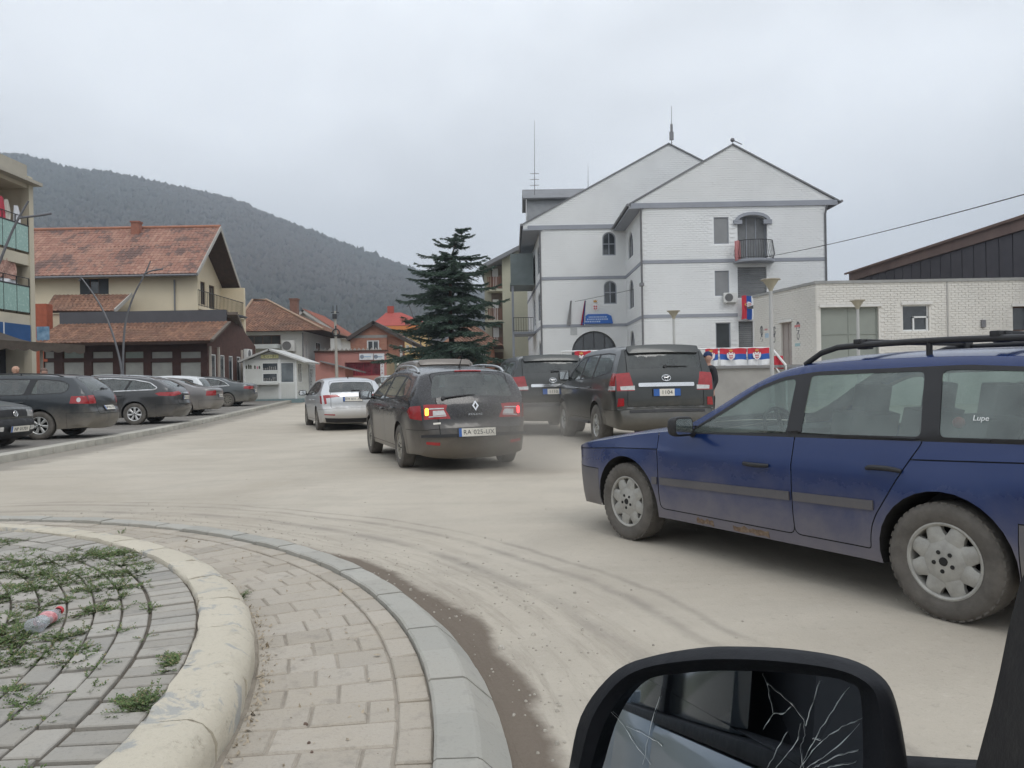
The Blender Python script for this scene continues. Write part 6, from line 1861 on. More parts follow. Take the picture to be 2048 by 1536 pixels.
    wall('wall', f4, out4, fw, WHITE, root); bricks('brick_facing', f4, out4, fw, 0.30, 0.12, 0.03, WHITE, root, 0.022)
    for q in fw: window(f4, q, root, M_GREYT, M_PANE, 0.10, 0.07, (1, 0))
    # unseen sides
    m = MB(); m.box2((xR - 0.3, Y1 + 0.02, 0), (xR, 60, zE)); m.box2((x2 - 0.2, 62, 0), (xR, 62.3, zE)); m.build('wall', WHITE, root)
    # bands and downpipes
    def band(face, w, z, h=0.18): 
        m = MB(); m.prism(rect(-0.03, z - h / 2, w + 0.03, z + h / 2), 0.0, 0.05, face.mx()); m.build('floor_band', M_GREYT, root)
    uA = op['d'][0][0]; uB = op['d'][1][0]
    for z in (zM,):
        for (u0, u1) in ((0, uA - 0.02), (uB + 0.02, wd)):
            m = MB(); m.prism(rect(u0 - (0.03 if u0 == 0 else 0), z - .09, u1, z + .09), 0.0, 0.05, f1.mx()); m.build('floor_band', M_GREYT, root)
    m = MB(); m.prism(rect(-0.03, zG - .09, op['f'][0][0] - 0.05, zG + .09), 0.0, 0.05, f1.mx()); m.build('floor_band', M_GREYT, root)
    for z in (zM, zG): band(f2, dl - 0.05, z); band(f3, xL - x2 - 0.06, z); band(f4, d4 - 0.05, z)
    m = MB(); m.prism(rect(-0.6, zE - 0.02, wd + 0.6, zE + 0.26), 0.0, 0.10, f1.mx()); m.build('eave_band', M_GREYT, root)
    m = MB(); m.prism(rect(-0.8, zE + 0.1, xL - x2 - 0.1, zE + 0.36), 0.0, 0.10, f3.mx()); m.build('eave_band', M_GREYT, root)
    for (fx, fy) in ((xL - 0.06, Y1 - 0.08), (x2 - 0.06, Y2 - 0.08), (xR - 0.05, Y1 - 0.06)):
        m = MB(); m.tube([(fx, fy, 0.1), (fx, fy, zE - 0.5), (fx, fy - 0.2, zE - 0.05)], 0.055, 8); m.build('downpipe', M_GUTTER, root, 50)
    # roofs
    def gable_roof(xa, za, xc, zc, xb, zb, y0, y1, t=0.07):
        m = MB(); slab(m, [(xa, y0, za), (xa, y1, za), (xc, y1, zc), (xc, y0, zc)], t); m.build('roof', M_ROOFG, root)
        m = MB(); slab(m, [(xc, y0, zc + 0.002), (xc, y1, zc + 0.002), (xb, y1, zb), (xb, y0, zb)], t); m.build('roof', M_ROOFG, root)
    gable_roof(lE.x, lE.z + 0.1, apx[0], apx[1] + 0.12, rE.x, rE.z + 0.05, Y1 - 0.1, 60)
    gable_roof(lE2.x, lE2.z, ap2.x, ap2.z + 0.12, 2 * ap2.x - lE2.x, lE2.z, Y2 - 0.1, 63)
    for (x, z, ya, yb) in ((lE.x - 0.02, lE.z + 0.02, Y1 - 0.3, Y2), (rE.x + 0.02, rE.z - 0.04, Y1 - 0.3, 60), (lE2.x - 0.02, lE2.z - 0.08, Y2 - 0.3, 62)):
        m = MB(); m.tube([(x, ya, z), (x, yb, z)], 0.075, 8); m.build('gutter', M_GUTTER, root, 50)
    m = MB(); slab(m, [(lE2.x + .05, Y2 - .25, zE + .12), (lE2.x + .05, 62, zE + .12), (x2 + 0.1, 62, zE + .13), (x2 + 0.1, Y2 - .25, zE + .13)], 0.08); m.build('soffit', M_GREYT, root)
    m = MB(); slab(m, [(lE.x + .05, Y1 - .2, zE + .02), (lE.x + .05, 47.9, zE + .02), (xL + 0.1, 47.9, zE + .03), (xL + 0.1, Y1 - .2, zE + .03)], 0.08); m.build('soffit', M_GREYT, root)
    # dormer on the left slope
    dz = at(1060, 378, 53).z; dx0 = at(1052, 378, 53).x
    m = MB(); fd = Face((dx0, 55.2, 0), (0, -1))
    dout = [(0, zE + 0.3), (3.6, zE + 0.3), (3.6, dz - 0.9), (1.8, dz), (0, dz - 0.9)]
    dop = [arched(rect(1.3, zE + 0.9, 2.3, zE + 2.1), 1.0)]
    wall('dormer_wall', fd, dout, dop, WHITE, root); window(fd, dop[0], root, M_GREYT, M_PANE, 0.1, 0.06, (1, 0))
    m.box2((dx0 + 0.02, 51.65, zE + 0.3), (dx0 + 4.2, 51.8, dz - 0.92)); m.build('dormer_wall', pm('dormer_side', (0.30, 0.31, 0.32), 0.8), root)
    m = MB(); slab(m, [(dx0 - .25, 51.3, dz - 1.0), (dx0 + 6, 51.3, dz - 1.0), (dx0 + 6, 53.4, dz + .06), (dx0 - .25, 53.4, dz + .06)], .1); m.build('dormer_roof', M_ROOFG, root)
    m = MB(); slab(m, [(dx0 - .25, 53.4, dz + .062), (dx0 + 6, 53.4, dz + .062), (dx0 + 6, 55.5, dz - 1.0), (dx0 - .25, 55.5, dz - 1.0)], .1); m.build('dormer_roof', M_ROOFG, root)
    # closed grey-green balcony and its posts on the far flank
    p = at(1044, 545, 55)
    m = MB(); m.box2((x2 - 1.9, 53.0, 8.0), (x2 - 0.35, 56.5, 10.0)); m.box2((x2 - 1.95, 52.9, 7.85), (x2 - 0.3, 56.6, 8.0))
    m.build('enclosed_balcony', pm('balcony_sheet', (0.17, 0.20, 0.20), 0.7, var=0.15, scale=1.5), root)
    for yy in (53.1, 56.4):
        m = MB(); m.box2((x2 - 1.85, yy, 0.3), (x2 - 1.7, yy + .12, 7.84)); m.build('post', M_GREYT, root)
    m = MB(); m.box2((x2 - 1.8, 53.0, 4.55), (x2 - 0.3, 56.5, 4.7)); bo = m.build('balcony', M_GREYT, root)
    railing(bo, (x2 - 1.75, 53.05, 4.7), (x2 - 0.4, 53.05, 4.7), 0.95, 8); railing(bo, (x2 - 1.75, 53.05, 4.7), (x2 - 1.75, 56.4, 4.7), 0.95, 14)
    # aerials
    for (px, y0, y1, Y, r) in ((1069, 385, 240, 52, 0.03), (1343, 292, 212, Y2 + 1, 0.035), (1176, 362, 330, Y2 + 2, 0.02), (1465, 296, 280, Y1 + .5, 0.025)):
        a, b = at(px, y0, Y), at(px, y1, Y)
        m = MB(); m.tube([a - Vector((0, 0, .4)), b], [r, r * 0.35], 6)
        if px == 1343: m.box(a.lerp(b, 0.25), (0.25, 0.12, 0.5)); m.box(a.lerp(b, 0.45), (0.14, 0.12, 0.45))
        if px == 1069:
            for q in (0.1, 0.18, .26): m.beam(a.lerp(b, q) - Vector((0.3, 0, 0)), a.lerp(b, q) + Vector((0.3, 0, 0)), 0.03, 0.03)
        if px == 1465: m.tube([b, b + Vector((0.5, 0, -0.25))], 0.03, 5); m.ball(b, 0.12, 8, 6)
        m.build('aerial', M_GUTTER, root)
    # blue sign with crest over the entrance
    s0, s1 = f3.px(1166, 648), f3.px(1222, 628)
    m = MB(); u0, v0, u1, v1 = s0[0], s0[1], s1[0], s1[1]
    m.prism([(u0 - .12, v0), (u1 + .1, v0), (u1, v1 - .12), (u1 - .25, v1), (u0 + .3, v1), (u0 + .1, v1 - .12)], 0.06, 0.14, f3.mx())
    so = m.build('sign_board', pm('sign_blue', (0.03, 0.13, 0.46), 0.5, var=0.1), root)
    mt = pm('sign_pale_text', (0.42, 0.52, 0.70), 0.6)
    for (vv, a, b) in ((0.62, 0.2, 0.8), (0.38, 0.14, 0.86), (0.14, 0.08, 0.6)):       # three unreadable lines of small print
        m = MB(); q = u0 + (u1 - u0) * a
        while q < u0 + (u1 - u0) * b:
            ww = rnd.uniform(0.05, 0.11); m.prism(rect(q, v0 + (v1 - v0) * vv, q + ww, v0 + (v1 - v0) * vv + 0.085), 0.14, 0.146, f3.mx()); q += ww + 0.035
        o = m.build('lettering', mt, so); o['kind'] = 'stuff'
    emblem(f3.mx() @ Matrix.Translation(((u0 + u1) / 2 - .1, v1 + 0.42, 0.08)), 0.62, root)
    m = MB(); q = f3.rect_px(1141, 655, 1154, 670); m.prism(q, 0.02, 0.05, f3.mx()); m.build('plaque', pm('plaque_grey', (0.45, 0.46, 0.46), 0.6), root)
    m = MB(); m.box((xL - .12, Y1 - .35, 6.35), (0.2, 0.35, 0.16)); m.beam((xL - .05, Y1 - .02, 6.5), (xL - .1, Y1 - .3, 6.4), 0.04, 0.04); m.build('camera_housing', M_GUTTER, root)
    # the root stands at the building's base: shift its parts into its frame
    bpy.context.view_layer.update()
    for ch in root.children: ch.matrix_parent_inverse = inv
    return f1, f2, f3
F1, F2, F3 = white_building()
def to_base(root):
    """parts were modelled in world space: hang them from the root standing at the thing's base"""
    inv = Matrix.Translation(-root.location)
    for ch in root.children: ch.matrix_parent_inverse = inv
# flags on the white building
u, v = F3.px(1139, 657)
for k, (px, lab, seed, cols) in enumerate(((1139, 'faded furled flag on a pole left of the blue sign', 3, 'fade'), (1167, 'furled red and blue flag on a pole touching the blue sign', 4, None))):
    u, v = F3.px(px, 652)
    base = F3.p(u, v, 0.05)
    m = MB(); m.tube([base, base + Vector((0.12, -0.5, 1.5))], 0.02, 6)
    root = empty('flag_pole', base); tag(root, lab, 'flag', 'flags by the entrance')
    m.build('pole', M_GUTTER, root)
    V = []; F = []; FM = []
    rr_ = random.Random(seed)
    for j in range(11):
        t = j / 10; w = 0.08 + 0.20 * t
        for i in range(9):
            a = i / 8
            V.append(base + Vector((0.12 * (1 - t) + (a - .5) * w - 0.05, -0.5 * (1 - t) - 0.05 * math.sin(i * 2.2 + t) - 0.05, 1.5 - t * 1.45)))
    for j in range(10):
        for i in range(8):
            q = j * 9 + i; F.append((q, q + 1, q + 10, q + 9)); FM.append(min(2, i * 3 // 8))
    mm = [pm('faded_flag', (0.45, 0.45, 0.46), 0.9)] * 3 if cols else [pm('flag_red', 0), pm('flag_blue', 0), pm('flag_white', 0)] if FLAGM else [pm('flag_red', (0.52, 0.035, 0.055), 0.85, var=0.12), pm('flag_blue', (0.03, 0.10, 0.36), 0.85, var=0.12), pm('flag_white', (0.72, 0.73, 0.74), 0.85, var=0.06)]
    mesh_obj('cloth', V, F, mm, root, 60, FM)
    to_base(root)
u, v = F1.px(1479, 640); u1_, v1_ = F1.px(1507, 593)
flag('hanging_flag', F1.mx() @ Matrix.Translation((u, v, 0.45)), u1_ - u, v1_ - v, 'tricolour flag with coat of arms hanging vertically below the balcony', vertical=True, sag=0.06, seed=2)
u, v = F1.px(1464, 524)
flag('balcony_flag', F1.mx() @ Matrix.Translation((u, v, 0.55)), 0.30, 1.05, 'small faded red flag tied to the balcony railing', arms=False, sag=0.05, seed=9, cols=[pm('faded_red_cloth', (0.50, 0.22, 0.22), 0.9)] * 3)

# ------------------------------------------------------------------ low white brick building at the right
def low_building():
    WB = pm('cream_brick_paint', (0.68, 0.66, 0.615), 0.85, var=0.06, scale=0.7, world_co=True, stain=0.18)
    Ya, Yb = 30.0, 34.8
    xA = at(1632, 600, Ya).x; xB = at(1507, 600, Yb).x; H = at(1632, 566, Ya).z
    root = empty('flat_roofed_building', (xA, Ya, 0)); tag(root, 'low flat-roofed white brick building with a wide grey-green door', 'building')
    f = Face((xA, Ya, 0), (1, 0)); wd = 16.0
    g = Face((xB, Yb, 0), (xA - xB, Ya - Yb)); gl = (Vector((xA - xB, Ya - Yb))).length
    o1 = f.rect_px(1643, 613, 1757, 722); o2 = f.rect_px(1806, 609, 1858, 662); o3 = f.rect_px(2026, 612, 2085, 662)
    d1 = g.rect_px(1563, 643, 1583, 740)
    d1 = [(p[0], max(p[1], 0.4)) for p in d1]
    for fc, out, ops in ((f, rect(0, -0.2, wd, H), [o1, o2, o3]), (g, rect(0, -0.2, gl, H), [d1])):
        wall('wall', fc, out, ops, WB, root, 0.2); bricks('brick_facing', fc, out, ops, 0.26, 0.09, 0.022, WB, root, 0.02)
    for q in (o1, o2, o3):
        us = [p[0] for p in q]; vt = max(p[1] for p in q)
        m = MB(); m.prism(rect(min(us) - .06, vt, max(us) + .10, vt + .10), 0.0, 0.09, f.mx()); m.build('lintel', pm('lintel_white', (0.66, 0.65, 0.62), 0.8), root)
    m = MB(); us = [p[0] for p in d1]; vt = max(p[1] for p in d1); m.prism(rect(min(us) - .1, vt, max(us) + .1, vt + .10), 0, 0.09, g.mx()); m.build('lintel', pm('lintel_white', 0), root)
    mg = pm('grey_green_sheet', (0.26, 0.28, 0.25), 0.55, var=0.1, scale=1.2, world_co=True)
    window(f, o1, root, mg, mg, 0.14, 0.05, (1, 1), 'sliding_door')
    window(f, o2, root, M_PVC, M_PANE, 0.14, 0.05, (0, 0))
    u0, v0, u1, v1 = o2[0][0], o2[0][1], o2[1][0], o2[2][1]
    m = MB()
    for (a, b, c_, d_) in ((.40, 0, .46, .55), (.92, 0, .98, .55), (.40, .50, .98, .56)): m.prism(rect(u0 + (u1 - u0) * a, v0 + (v1 - v0) * b, u0 + (u1 - u0) * c_, v0 + (v1 - v0) * d_), -0.12, -0.06, f.mx())
    m.build('open_casement', M_PVC, root)
    window(f, o3, root, M_WOODF, M_PANE, 0.14, 0.05, (1, 0))
    window(g, d1, root, pm('grey_pink_door', (0.34, 0.30, 0.28), 0.6), pm('grey_pink_door', 0), 0.12, 0.05, (1, 0), 'door')
    # coping, rain pipe, lamp box, roof deck and the far walls
    m = MB(); m.prism(rect(-0.06, H - .04, wd, H + .07), -0.3, 0.06, f.mx()); m.prism(rect(0, H - .04, gl, H + .068), -0.3, 0.058, g.mx()); m.build('coping', pm('coping_grey', (0.30, 0.30, 0.29), 0.8), root)
    q = f.px(1894, 600); m = MB(); m.tube([f.p(q[0], 0.2, 0.03), f.p(q[0], H - .05, 0.03)], 0.03, 6); m.build('downpipe', pm('pipe_cream', (0.40, 0.39, 0.37), 0.7), root)
    q = f.rect_px(1961, 640, 1969, 655); m = MB(); m.prism(q, 0.0, 0.1, f.mx()); m.build('meter_box', M_GUTTER, root)
    m = MB(); m.box2((xA + .1, Ya + .15, H - .15), (xA + wd, Ya + 9, H - .05)); m.add([(xB, Yb, H - .1), (xA, Ya, H - .1), (xA, Ya + 9, H - .1), (xB * 1.13 + .25, Ya + 9, H - .1)], [(0, 1, 2, 3)]); m.build('roof', M_ROOFG, root)
    m = MB(); m.prism(rect(0, 0, 4.6, H - .1), -.2, 0, Face((xB * 1.13 + .25, Yb * 1.13, 0), (xB + .05 - xB * 1.13 - .25, Yb + .1 - Yb * 1.13)).mx()); m.build('wall', WB, root)
    # painted figures and small signs beside the door
    ink = pm('stencil_grey', (0.10, 0.105, 0.11), 0.8)
    for (px, py) in ((1524, 668), (1549, 668), (1597, 661)):
        u, v = g.px(px, py); m = MB()
        for (dy, r) in ((0.14, 0.22), (-0.22, 0.15)):
            n = 18; pts = [(u + r * .62 * math.cos(2 * math.pi * k / n), v + dy + r * math.sin(2 * math.pi * k / n)) for k in range(n)]; inn = [(u + r * .42 * math.cos(2 * math.pi * k / n), v + dy + r * .75 * math.sin(2 * math.pi * k / n)) for k in range(n)]
            for k in range(n): m.prism([pts[k], pts[(k + 1) % n], inn[(k + 1) % n], inn[k]], 0.016, 0.022, g.mx())
        m.prism(rect(u - .03, v - .05, u + .03, v + .3), 0.016, 0.021, g.mx())
        m.build('painted_emblem', ink, root)
    for (x0, y0, x1, y1, c_, nm) in ((1590, 649, 1601, 655, (0.55, 0.20, 0.20), 'notice'), (1591, 686, 1601, 693, (0.35, 0.50, 0.52), 'notice'), (1531, 666, 1538, 676, (0.40, 0.52, 0.62), 'notice'), (1530, 657, 1536, 661, (0.6, .3, .3), 'notice')):
        m = MB(); m.prism(g.rect_px(x0, y0, x1, y1), 0.016, 0.024, g.mx()); m.build(nm, pm('notice_%d' % x0, c_, 0.7), root)
    to_base(root)
low_building()
# dark hall behind it
def hall():
    X0 = 22.5
    root = empty('dark_hall', (X0, 45, gz(45))); tag(root, 'long dark metal-clad hall behind the low white brick building', 'building')
    md = pm('dark_cladding', (0.040, 0.036, 0.042), 0.7, var=0.15, scale=0.6, world_co=True)
    zA = at(2048, 437, 34.3).z; ya, yb = 26.0, 51.0
    f = Face((X0, yb, 0), (0, -1))
    m = MB(); m.prism(rect(0, 0, yb - ya, 6.6), -0.2, 0, f.mx()); m.build('wall', md, root)
    m = MB()
    for k in range(26): m.prism(rect(k * 0.97 + .02, 5.2, k * 0.97 + .93, zA - 0.62), -0.1, 0.25, f.mx())
    o = m.build('upper_panel', pm('upper_cladding', (0.055, 0.05, 0.058), 0.65, var=0.2, scale=0.8, world_co=True), root); o['kind'] = 'stuff'
    m = MB(); m.prism(rect(0, zA - .6, yb - ya, zA - .05), -0.2, 0.35, f.mx()); m.build('fascia', pm('rust_fascia', (0.15, 0.10, 0.085), 0.8, var=0.25, scale=0.8, world_co=True), root)
    m = MB(); slab(m, [(X0 - 0.5, ya, zA), (X0 - .5, yb + .4, zA), (X0 + 9, yb + .4, zA + 2.2), (X0 + 9, ya, zA + 2.2)], 0.12); m.build('roof', pm('rust_roof', (0.19, 0.125, 0.10), 0.8, var=0.25, scale=0.5, world_co=True), root)
    # sloping end bay
    m = MB(); m.prism([(-4.0, 0), (0, 0), (0, zA - .3), (-4.0, zA - 2.4)], -6, 0.05, f.mx()); m.build('end_bay', md, root)
    to_base(root)
hall()
# ------------------------------------------------------------------ left side: flats, cream house, restaurant, kiosk
T_ORANGE = tile_mat('orange_tiles', (0.27, 0.135, 0.10), (0.39, 0.225, 0.165), (0.12, 0.078, 0.070), 0.88)
T_BROWN = tile_mat('brown_tiles', (0.15, 0.075, 0.05), (0.30, 0.16, 0.10), (0.09, 0.06, 0.045), 0.5)
T_RED = tile_mat('red_tiles', (0.26, 0.085, 0.055), (0.32, 0.12, 0.08), (0.17, 0.07, 0.05), 0.4)
M_CREAM = pm('cream_render', (0.70, 0.61, 0.45), 0.9, var=0.06, scale=0.5, world_co=True, stain=0.12)
M_TIMBER = pm('dark_timber', (0.055, 0.032, 0.025), 0.8, var=0.3, scale=4, world_co=True)

def flats():
    """corner of a block of flats with glazed balconies, street front running away from the camera"""
    X = -18.9; ya, yb = 24.0, 31.0
    root = empty('block_of_flats', (X, yb, gz(30) + PZ)); tag(root, 'cream block of flats with green glass balconies and laundry at the left edge', 'building')
    mw = pm('flats_render', (0.52, 0.47, 0.37), 0.9, var=0.08, scale=0.6, world_co=True, stain=0.3)
    mi = pm('brick_red_inner', (0.26, 0.12, 0.09), 0.9, var=0.2, scale=2)
    z = lambda y: at(76, y, yb).z
    zt = z(345); zc = z(380); z1 = z(505); z2 = z(625); z3 = z(645)
    f = Face((X, yb, 0), (0, -1)); L = yb - ya
    # end wall, rear wall, floors
    m = MB(); m.box2((X - 8, yb - 0.25, 0.2), (X, yb, zt - 0.2)); m.build('wall', mw, root)
    m = MB(); m.box2((X - 1.7, ya, z3), (X - 1.5, yb - .26, zc)); m.build('inner_wall', mi, root)
    for k, zz in enumerate((zc + .55, z1 - 0.02, z2 - 0.02)):
        m = MB(); m.box2((X - 1.5, ya, zz - .55), (X - .02, yb - .26, zz - .12)); m.build('floor_slab', mw, root)
    m = MB(); m.box2((X - 8, ya, zt - .55), (X + .35, yb + .1, zt - .42)); m.box2((X - 7.8, ya, zt - .42), (X - .12, yb - .15, zt + .25)); m.build('parapet', pm('parapet_grey', (0.40, 0.37, 0.31), 0.9, var=.1, scale=1, stain=.3), root)
    m = MB(); m.box2((X - .3, yb - .30, 0.2), (X + .03, yb - .02, zt - .56)); m.build('pillar', mw, root)
    m = MB(); m.box2((X - .3, 27.9, 0.2), (X + .025, 28.2, z1 - .58)); m.build('pillar', mw, root)
    gg = pm('green_glass_panel', (0.30, 0.45, 0.40), 0.25, var=0.08, spec=0.6)
    for (zb_, h) in ((z1 - 0.1, 1.05), (z2 - 0.1, 1.05)):
        for k in range(6):
            y0 = yb - .35 - k * 0.78
            if y0 - .74 < ya: continue
            m = MB(); m.box2((X - .03, y0 - .74, zb_ + .06), (X, y0, zb_ + h)); m.build('balcony_panel', gg, root)
        m = MB(); m.beam((X - .015, yb - .3, zb_ + h + .03), (X - .015, ya, zb_ + h + .03), 0.05, 0.05)
        m.beam((X - .015, yb - .3, zb_ + h + .35), (X - .015, ya, zb_ + h + .35), 0.025, 0.025)
        for k in range(8): m.beam((X - .014, yb - .33 - k * .78, zb_), (X - .014, yb - .33 - k * .78, zb_ + h + .36), 0.03, 0.03)
        m.build('balcony_rail', M_IRON, root)
    # shop fascia, awning zone below
    m = MB(); m.box2((X - .2, ya, z(690)), (X + .06, yb - .4, z(652))); m.build('shop_sign', pm('shop_blue', (0.02, 0.08, 0.22), 0.5, var=0.2, scale=1), root)
    m = MB(); m.box2((X + .062, 28.95, z(690)), (X + .075, 29.0, z(652))); m.build('sign_joint', M_PVC, root)
    m = MB(); m.box2((X - 1.2, ya, 0.2), (X - 1.0, yb - .3, z(690))); m.build('shop_front', M_DARKIN2, root)
    to_base(root)
    # laundry
    def cloth(name, y0, y1, z0, z1_, col, label, cols2=None):
        V = []; F = []
        for j in range(9):
            for i in range(9):
                t, s_ = j / 8, i / 8
                V.append((X - .06 - .05 * math.sin(s_ * 9 + j * .4), y0 + (y1 - y0) * s_ + .03 * math.sin(t * 4), z1_ + (z0 - z1_) * t))
        for j in range(8):
            for i in range(8): q = j * 9 + i; F.append((q, q + 1, q + 10, q + 9))
        tag(mesh_obj(name, V, F, col, None, 60), label, 'laundry', 'laundry on the balconies')
    zz = z1 - 0.1
    cloth('towel', 28.93, 29.3, zz + .35, zz + 1.9, pm('cloth_red', (0.50, 0.07, 0.10), 0.9), 'long red cloth hanging from the upper balcony')
    cloth('towel', 29.34, 29.6, zz + .9, zz + 1.85, pm('cloth_cream', (0.55, 0.52, 0.47), 0.9), 'cream towel hanging beside the red cloth')
    cloth('towel', 29.9, 30.2, zz + .7, zz + 1.75, pm('cloth_white', (0.70, 0.71, 0.74), 0.9), 'white towel hanging at the end of the upper balcony')
    zz = z2 - 0.1
    cloth('blanket', 28.8, 29.9, zz + 1.25, zz + 2.0, pm('cloth_patterned', (0.40, 0.09, 0.07), 0.9, var=0.6, scale=14, col2=(0.60, 0.42, 0.34)), 'red patterned blanket hanging over the lower balcony')
    cloth('sheet', 28.95, 29.95, zz + .9, zz + 1.24, pm('cloth_white', 0), 'white sheet below the red patterned blanket')
flats()
def awning():
    root = empty('cafe_awning', (-16.2, 26, gz(26) + PZ)); tag(root, 'dark brown scalloped cafe awning on a pale post', 'awning')
    mf = pm('awning_fabric', (0.075, 0.06, 0.048), 0.9, var=0.25, scale=5)
    a, b = at(-60, 676, 25.5), at(170, 690, 27.5); 
    V = []; F = []; n = 40
    top0, top1 = a + Vector((-1.2, 2.6, 0.55)), b + Vector((-2.6, 1.6, 0.1))
    for i in range(n + 1):
        t = i / n; e = a.lerp(b, t); r = top0.lerp(top1, t)
        V += [r, r.lerp(e, .5) + Vector((0, 0, -.05)), e, e + Vector((0, -0.01, -.26 - .07 * abs(math.sin(t * n / 4 * math.pi))))]
    for i in range(n):
        for k in range(3): F.append((i * 4 + k, i * 4 + k + 1, i * 4 + k + 5, i * 4 + k + 4))
    mesh_obj('canopy', V, F, mf, root, 40)
    p = at(83, 720, 27.5)
    m = MB(); m.tube([(p.x, 27.5, gz(27) + PZ), (p.x, 27.5, 2.9)], 0.055, 8); m.build('post', pm('pale_post', (0.45, 0.40, 0.34), 0.8), root)
    to_base(root)
awning()

def cream_house():
    Y = 48.0
    xL, xR = at(60, 600, Y).x, at(396, 600, Y).x; ze = at(250, 552, Y).z
    base = gz(48)
    root = empty('cream_house', ((xL + xR) / 2, Y, base)); tag(root, 'cream rendered house with large mottled orange tile roof and chimney', 'house')
    f = Face((xL, Y, 0), (1, 0)); w = xR - xL; D = 8.6
    o1 = f.rect_px(160, 557, 217, 589)
    wall('wall', f, rect(0, 0.5, w, ze + .3), [o1], M_CREAM, root); 
    (u0, v0), (u1, _), (_, v1), _ = o1
    window(f, rect(u0 + (u1 - u0) * .33, v0, u0 + (u1 - u0) * .67, v1), root, M_WOODF, M_PANE, 0.1, 0.06, (0, 0))
    for a, b in ((0, .33), (.67, 1)):
        m = MB(); mx = f.mx(); m.prism(rect(u0 + (u1 - u0) * a, v0, u0 + (u1 - u0) * b, v1), -0.06, -0.01, mx)
        for k in range(8): m.prism(rect(u0 + (u1 - u0) * a + .06, v0 + .06 + k * (v1 - v0 - .1) / 8, u0 + (u1 - u0) * b - .06, v0 + .06 + (k + .7) * (v1 - v0 - .1) / 8), -0.01, 0.012, mx)
        m.build('shutter', pm('shutter_dark', (0.05, 0.055, 0.06), 0.7), root)
    zr = at(300, 457, Y + D / 2).z
    xG = xR - 1.7; g = Face((xG, Y, 0), (0, 1))
    gop = [g.rect_px(401, 560, 411, 592), g.rect_px(417, 560, 433, 606)]
    gop = [rect(4.7, ze - 1.3, 5.5, ze + .25), rect(6.2, ze - 1.88, 7.2, ze + .2)]
    wall('wall', g, [(0, .5), (D, .5), (D, ze + .3), (D / 2, zr - .15), (0, ze + .3)], gop, M_CREAM, root)
    for q in gop: window(g, q, root, M_WOODF, M_PANE, .1, .07, (1, 0))
    m = MB(); m.box2((xL, Y + .1, .5), (xL + .2, Y + D, ze)); m.box2((xL, Y + D - .2, .5), (xR - .01, Y + D, ze)); m.build('wall', M_CREAM, root)
    # balcony on the gable end
    bz = ze - 1.9
    m = MB(); m.box2((xG + .003, Y + 0.1, bz - .18), (xR, Y + D, bz)); bo = m.build('balcony', M_CREAM, root)
    railing(bo, (xR - .05, Y + .15, bz), (xR - .05, Y + D, bz), 1.0, 34)
    m = MB(); m.box2((xG + .003, Y + D - .3, .5), (xR, Y + D - .05, ze + .2)); m.build('wing_wall', M_CREAM, root)
    # roof: tiled planes with a deep overhang on the gable
    ov = 1.75; eF = at(250, 549, Y - .75)
    e0, e1 = Vector((xL - 3, Y - .75, eF.z)), Vector((xR + 0.3, Y - .75, eF.z)); r0, r1 = Vector((xL - 3, Y + D / 2, zr)), Vector((at(441, 457, Y + D / 2).x, Y + D / 2, zr))
    e1 = Vector((at(394, 549, Y - .75).x, Y - .75, eF.z))
    b0, b1 = Vector((xL - 3, Y + D + .75, eF.z)), Vector((at(484, 578, Y + D + .75).x, Y + D + .75, eF.z))
    m = MB(); slab(m, [e0, e1, r1, r0], .14); m.build('roof_deck', M_TIMBER, root)
    m = MB(); slab(m, [b0, b1, r1 + Vector((0, 0, .002)), r0 + Vector((0, 0, .002))], .14); m.build('roof_deck', M_TIMBER, root)
    tiles('roof_tiles', e0, e1, r1, r0, .26, .33, T_ORANGE, root, 1); tiles('roof_tiles', b1, b0, r0, r1, .26, .33, T_ORANGE, root, 2)
    m = MB(); m.tube([r0 + Vector((0, 0, .06)), r1 + Vector((0, 0, .06))], .11, 8); m.build('ridge', pm('ridge_tile', (0.36, 0.17, 0.11), .9, var=.2, scale=3), root, 60)
    m = MB(); m.beam(e1 + Vector((.02, 0, -.05)), r1 + Vector((.02, 0, -.05)), .05, .24); m.beam(r1 + Vector((.021, 0, -.05)), b1 + Vector((.021, 0, -.05)), .05, .24); m.build('verge_board', pm('verge_grey', (0.42, 0.40, 0.37), .8), root)
    m = MB(); m.tube([e0 + Vector((0, -.06, -.1)), e1 + Vector((0, -.06, -.1))], .07, 8); m.tube([f.p(*f.px(350, 560), .1), Vector((f.p(*f.px(350, 560), .1).x, Y - .1, 1.0))], .05, 8); m.build('gutter', M_GUTTER, root, 50)
    c = at(273, 455, Y + D / 2 - .5)
    m = MB(); m.box((c.x, c.y, zr - .45), (.5, .5, 1.5)); m.box((c.x, c.y, zr + .32), (.6, .6, .10)); m.build('chimney', pm('chimney_brick', (0.30, 0.13, 0.09), .9, var=.2, scale=6), root)
    to_base(root)
cream_house()
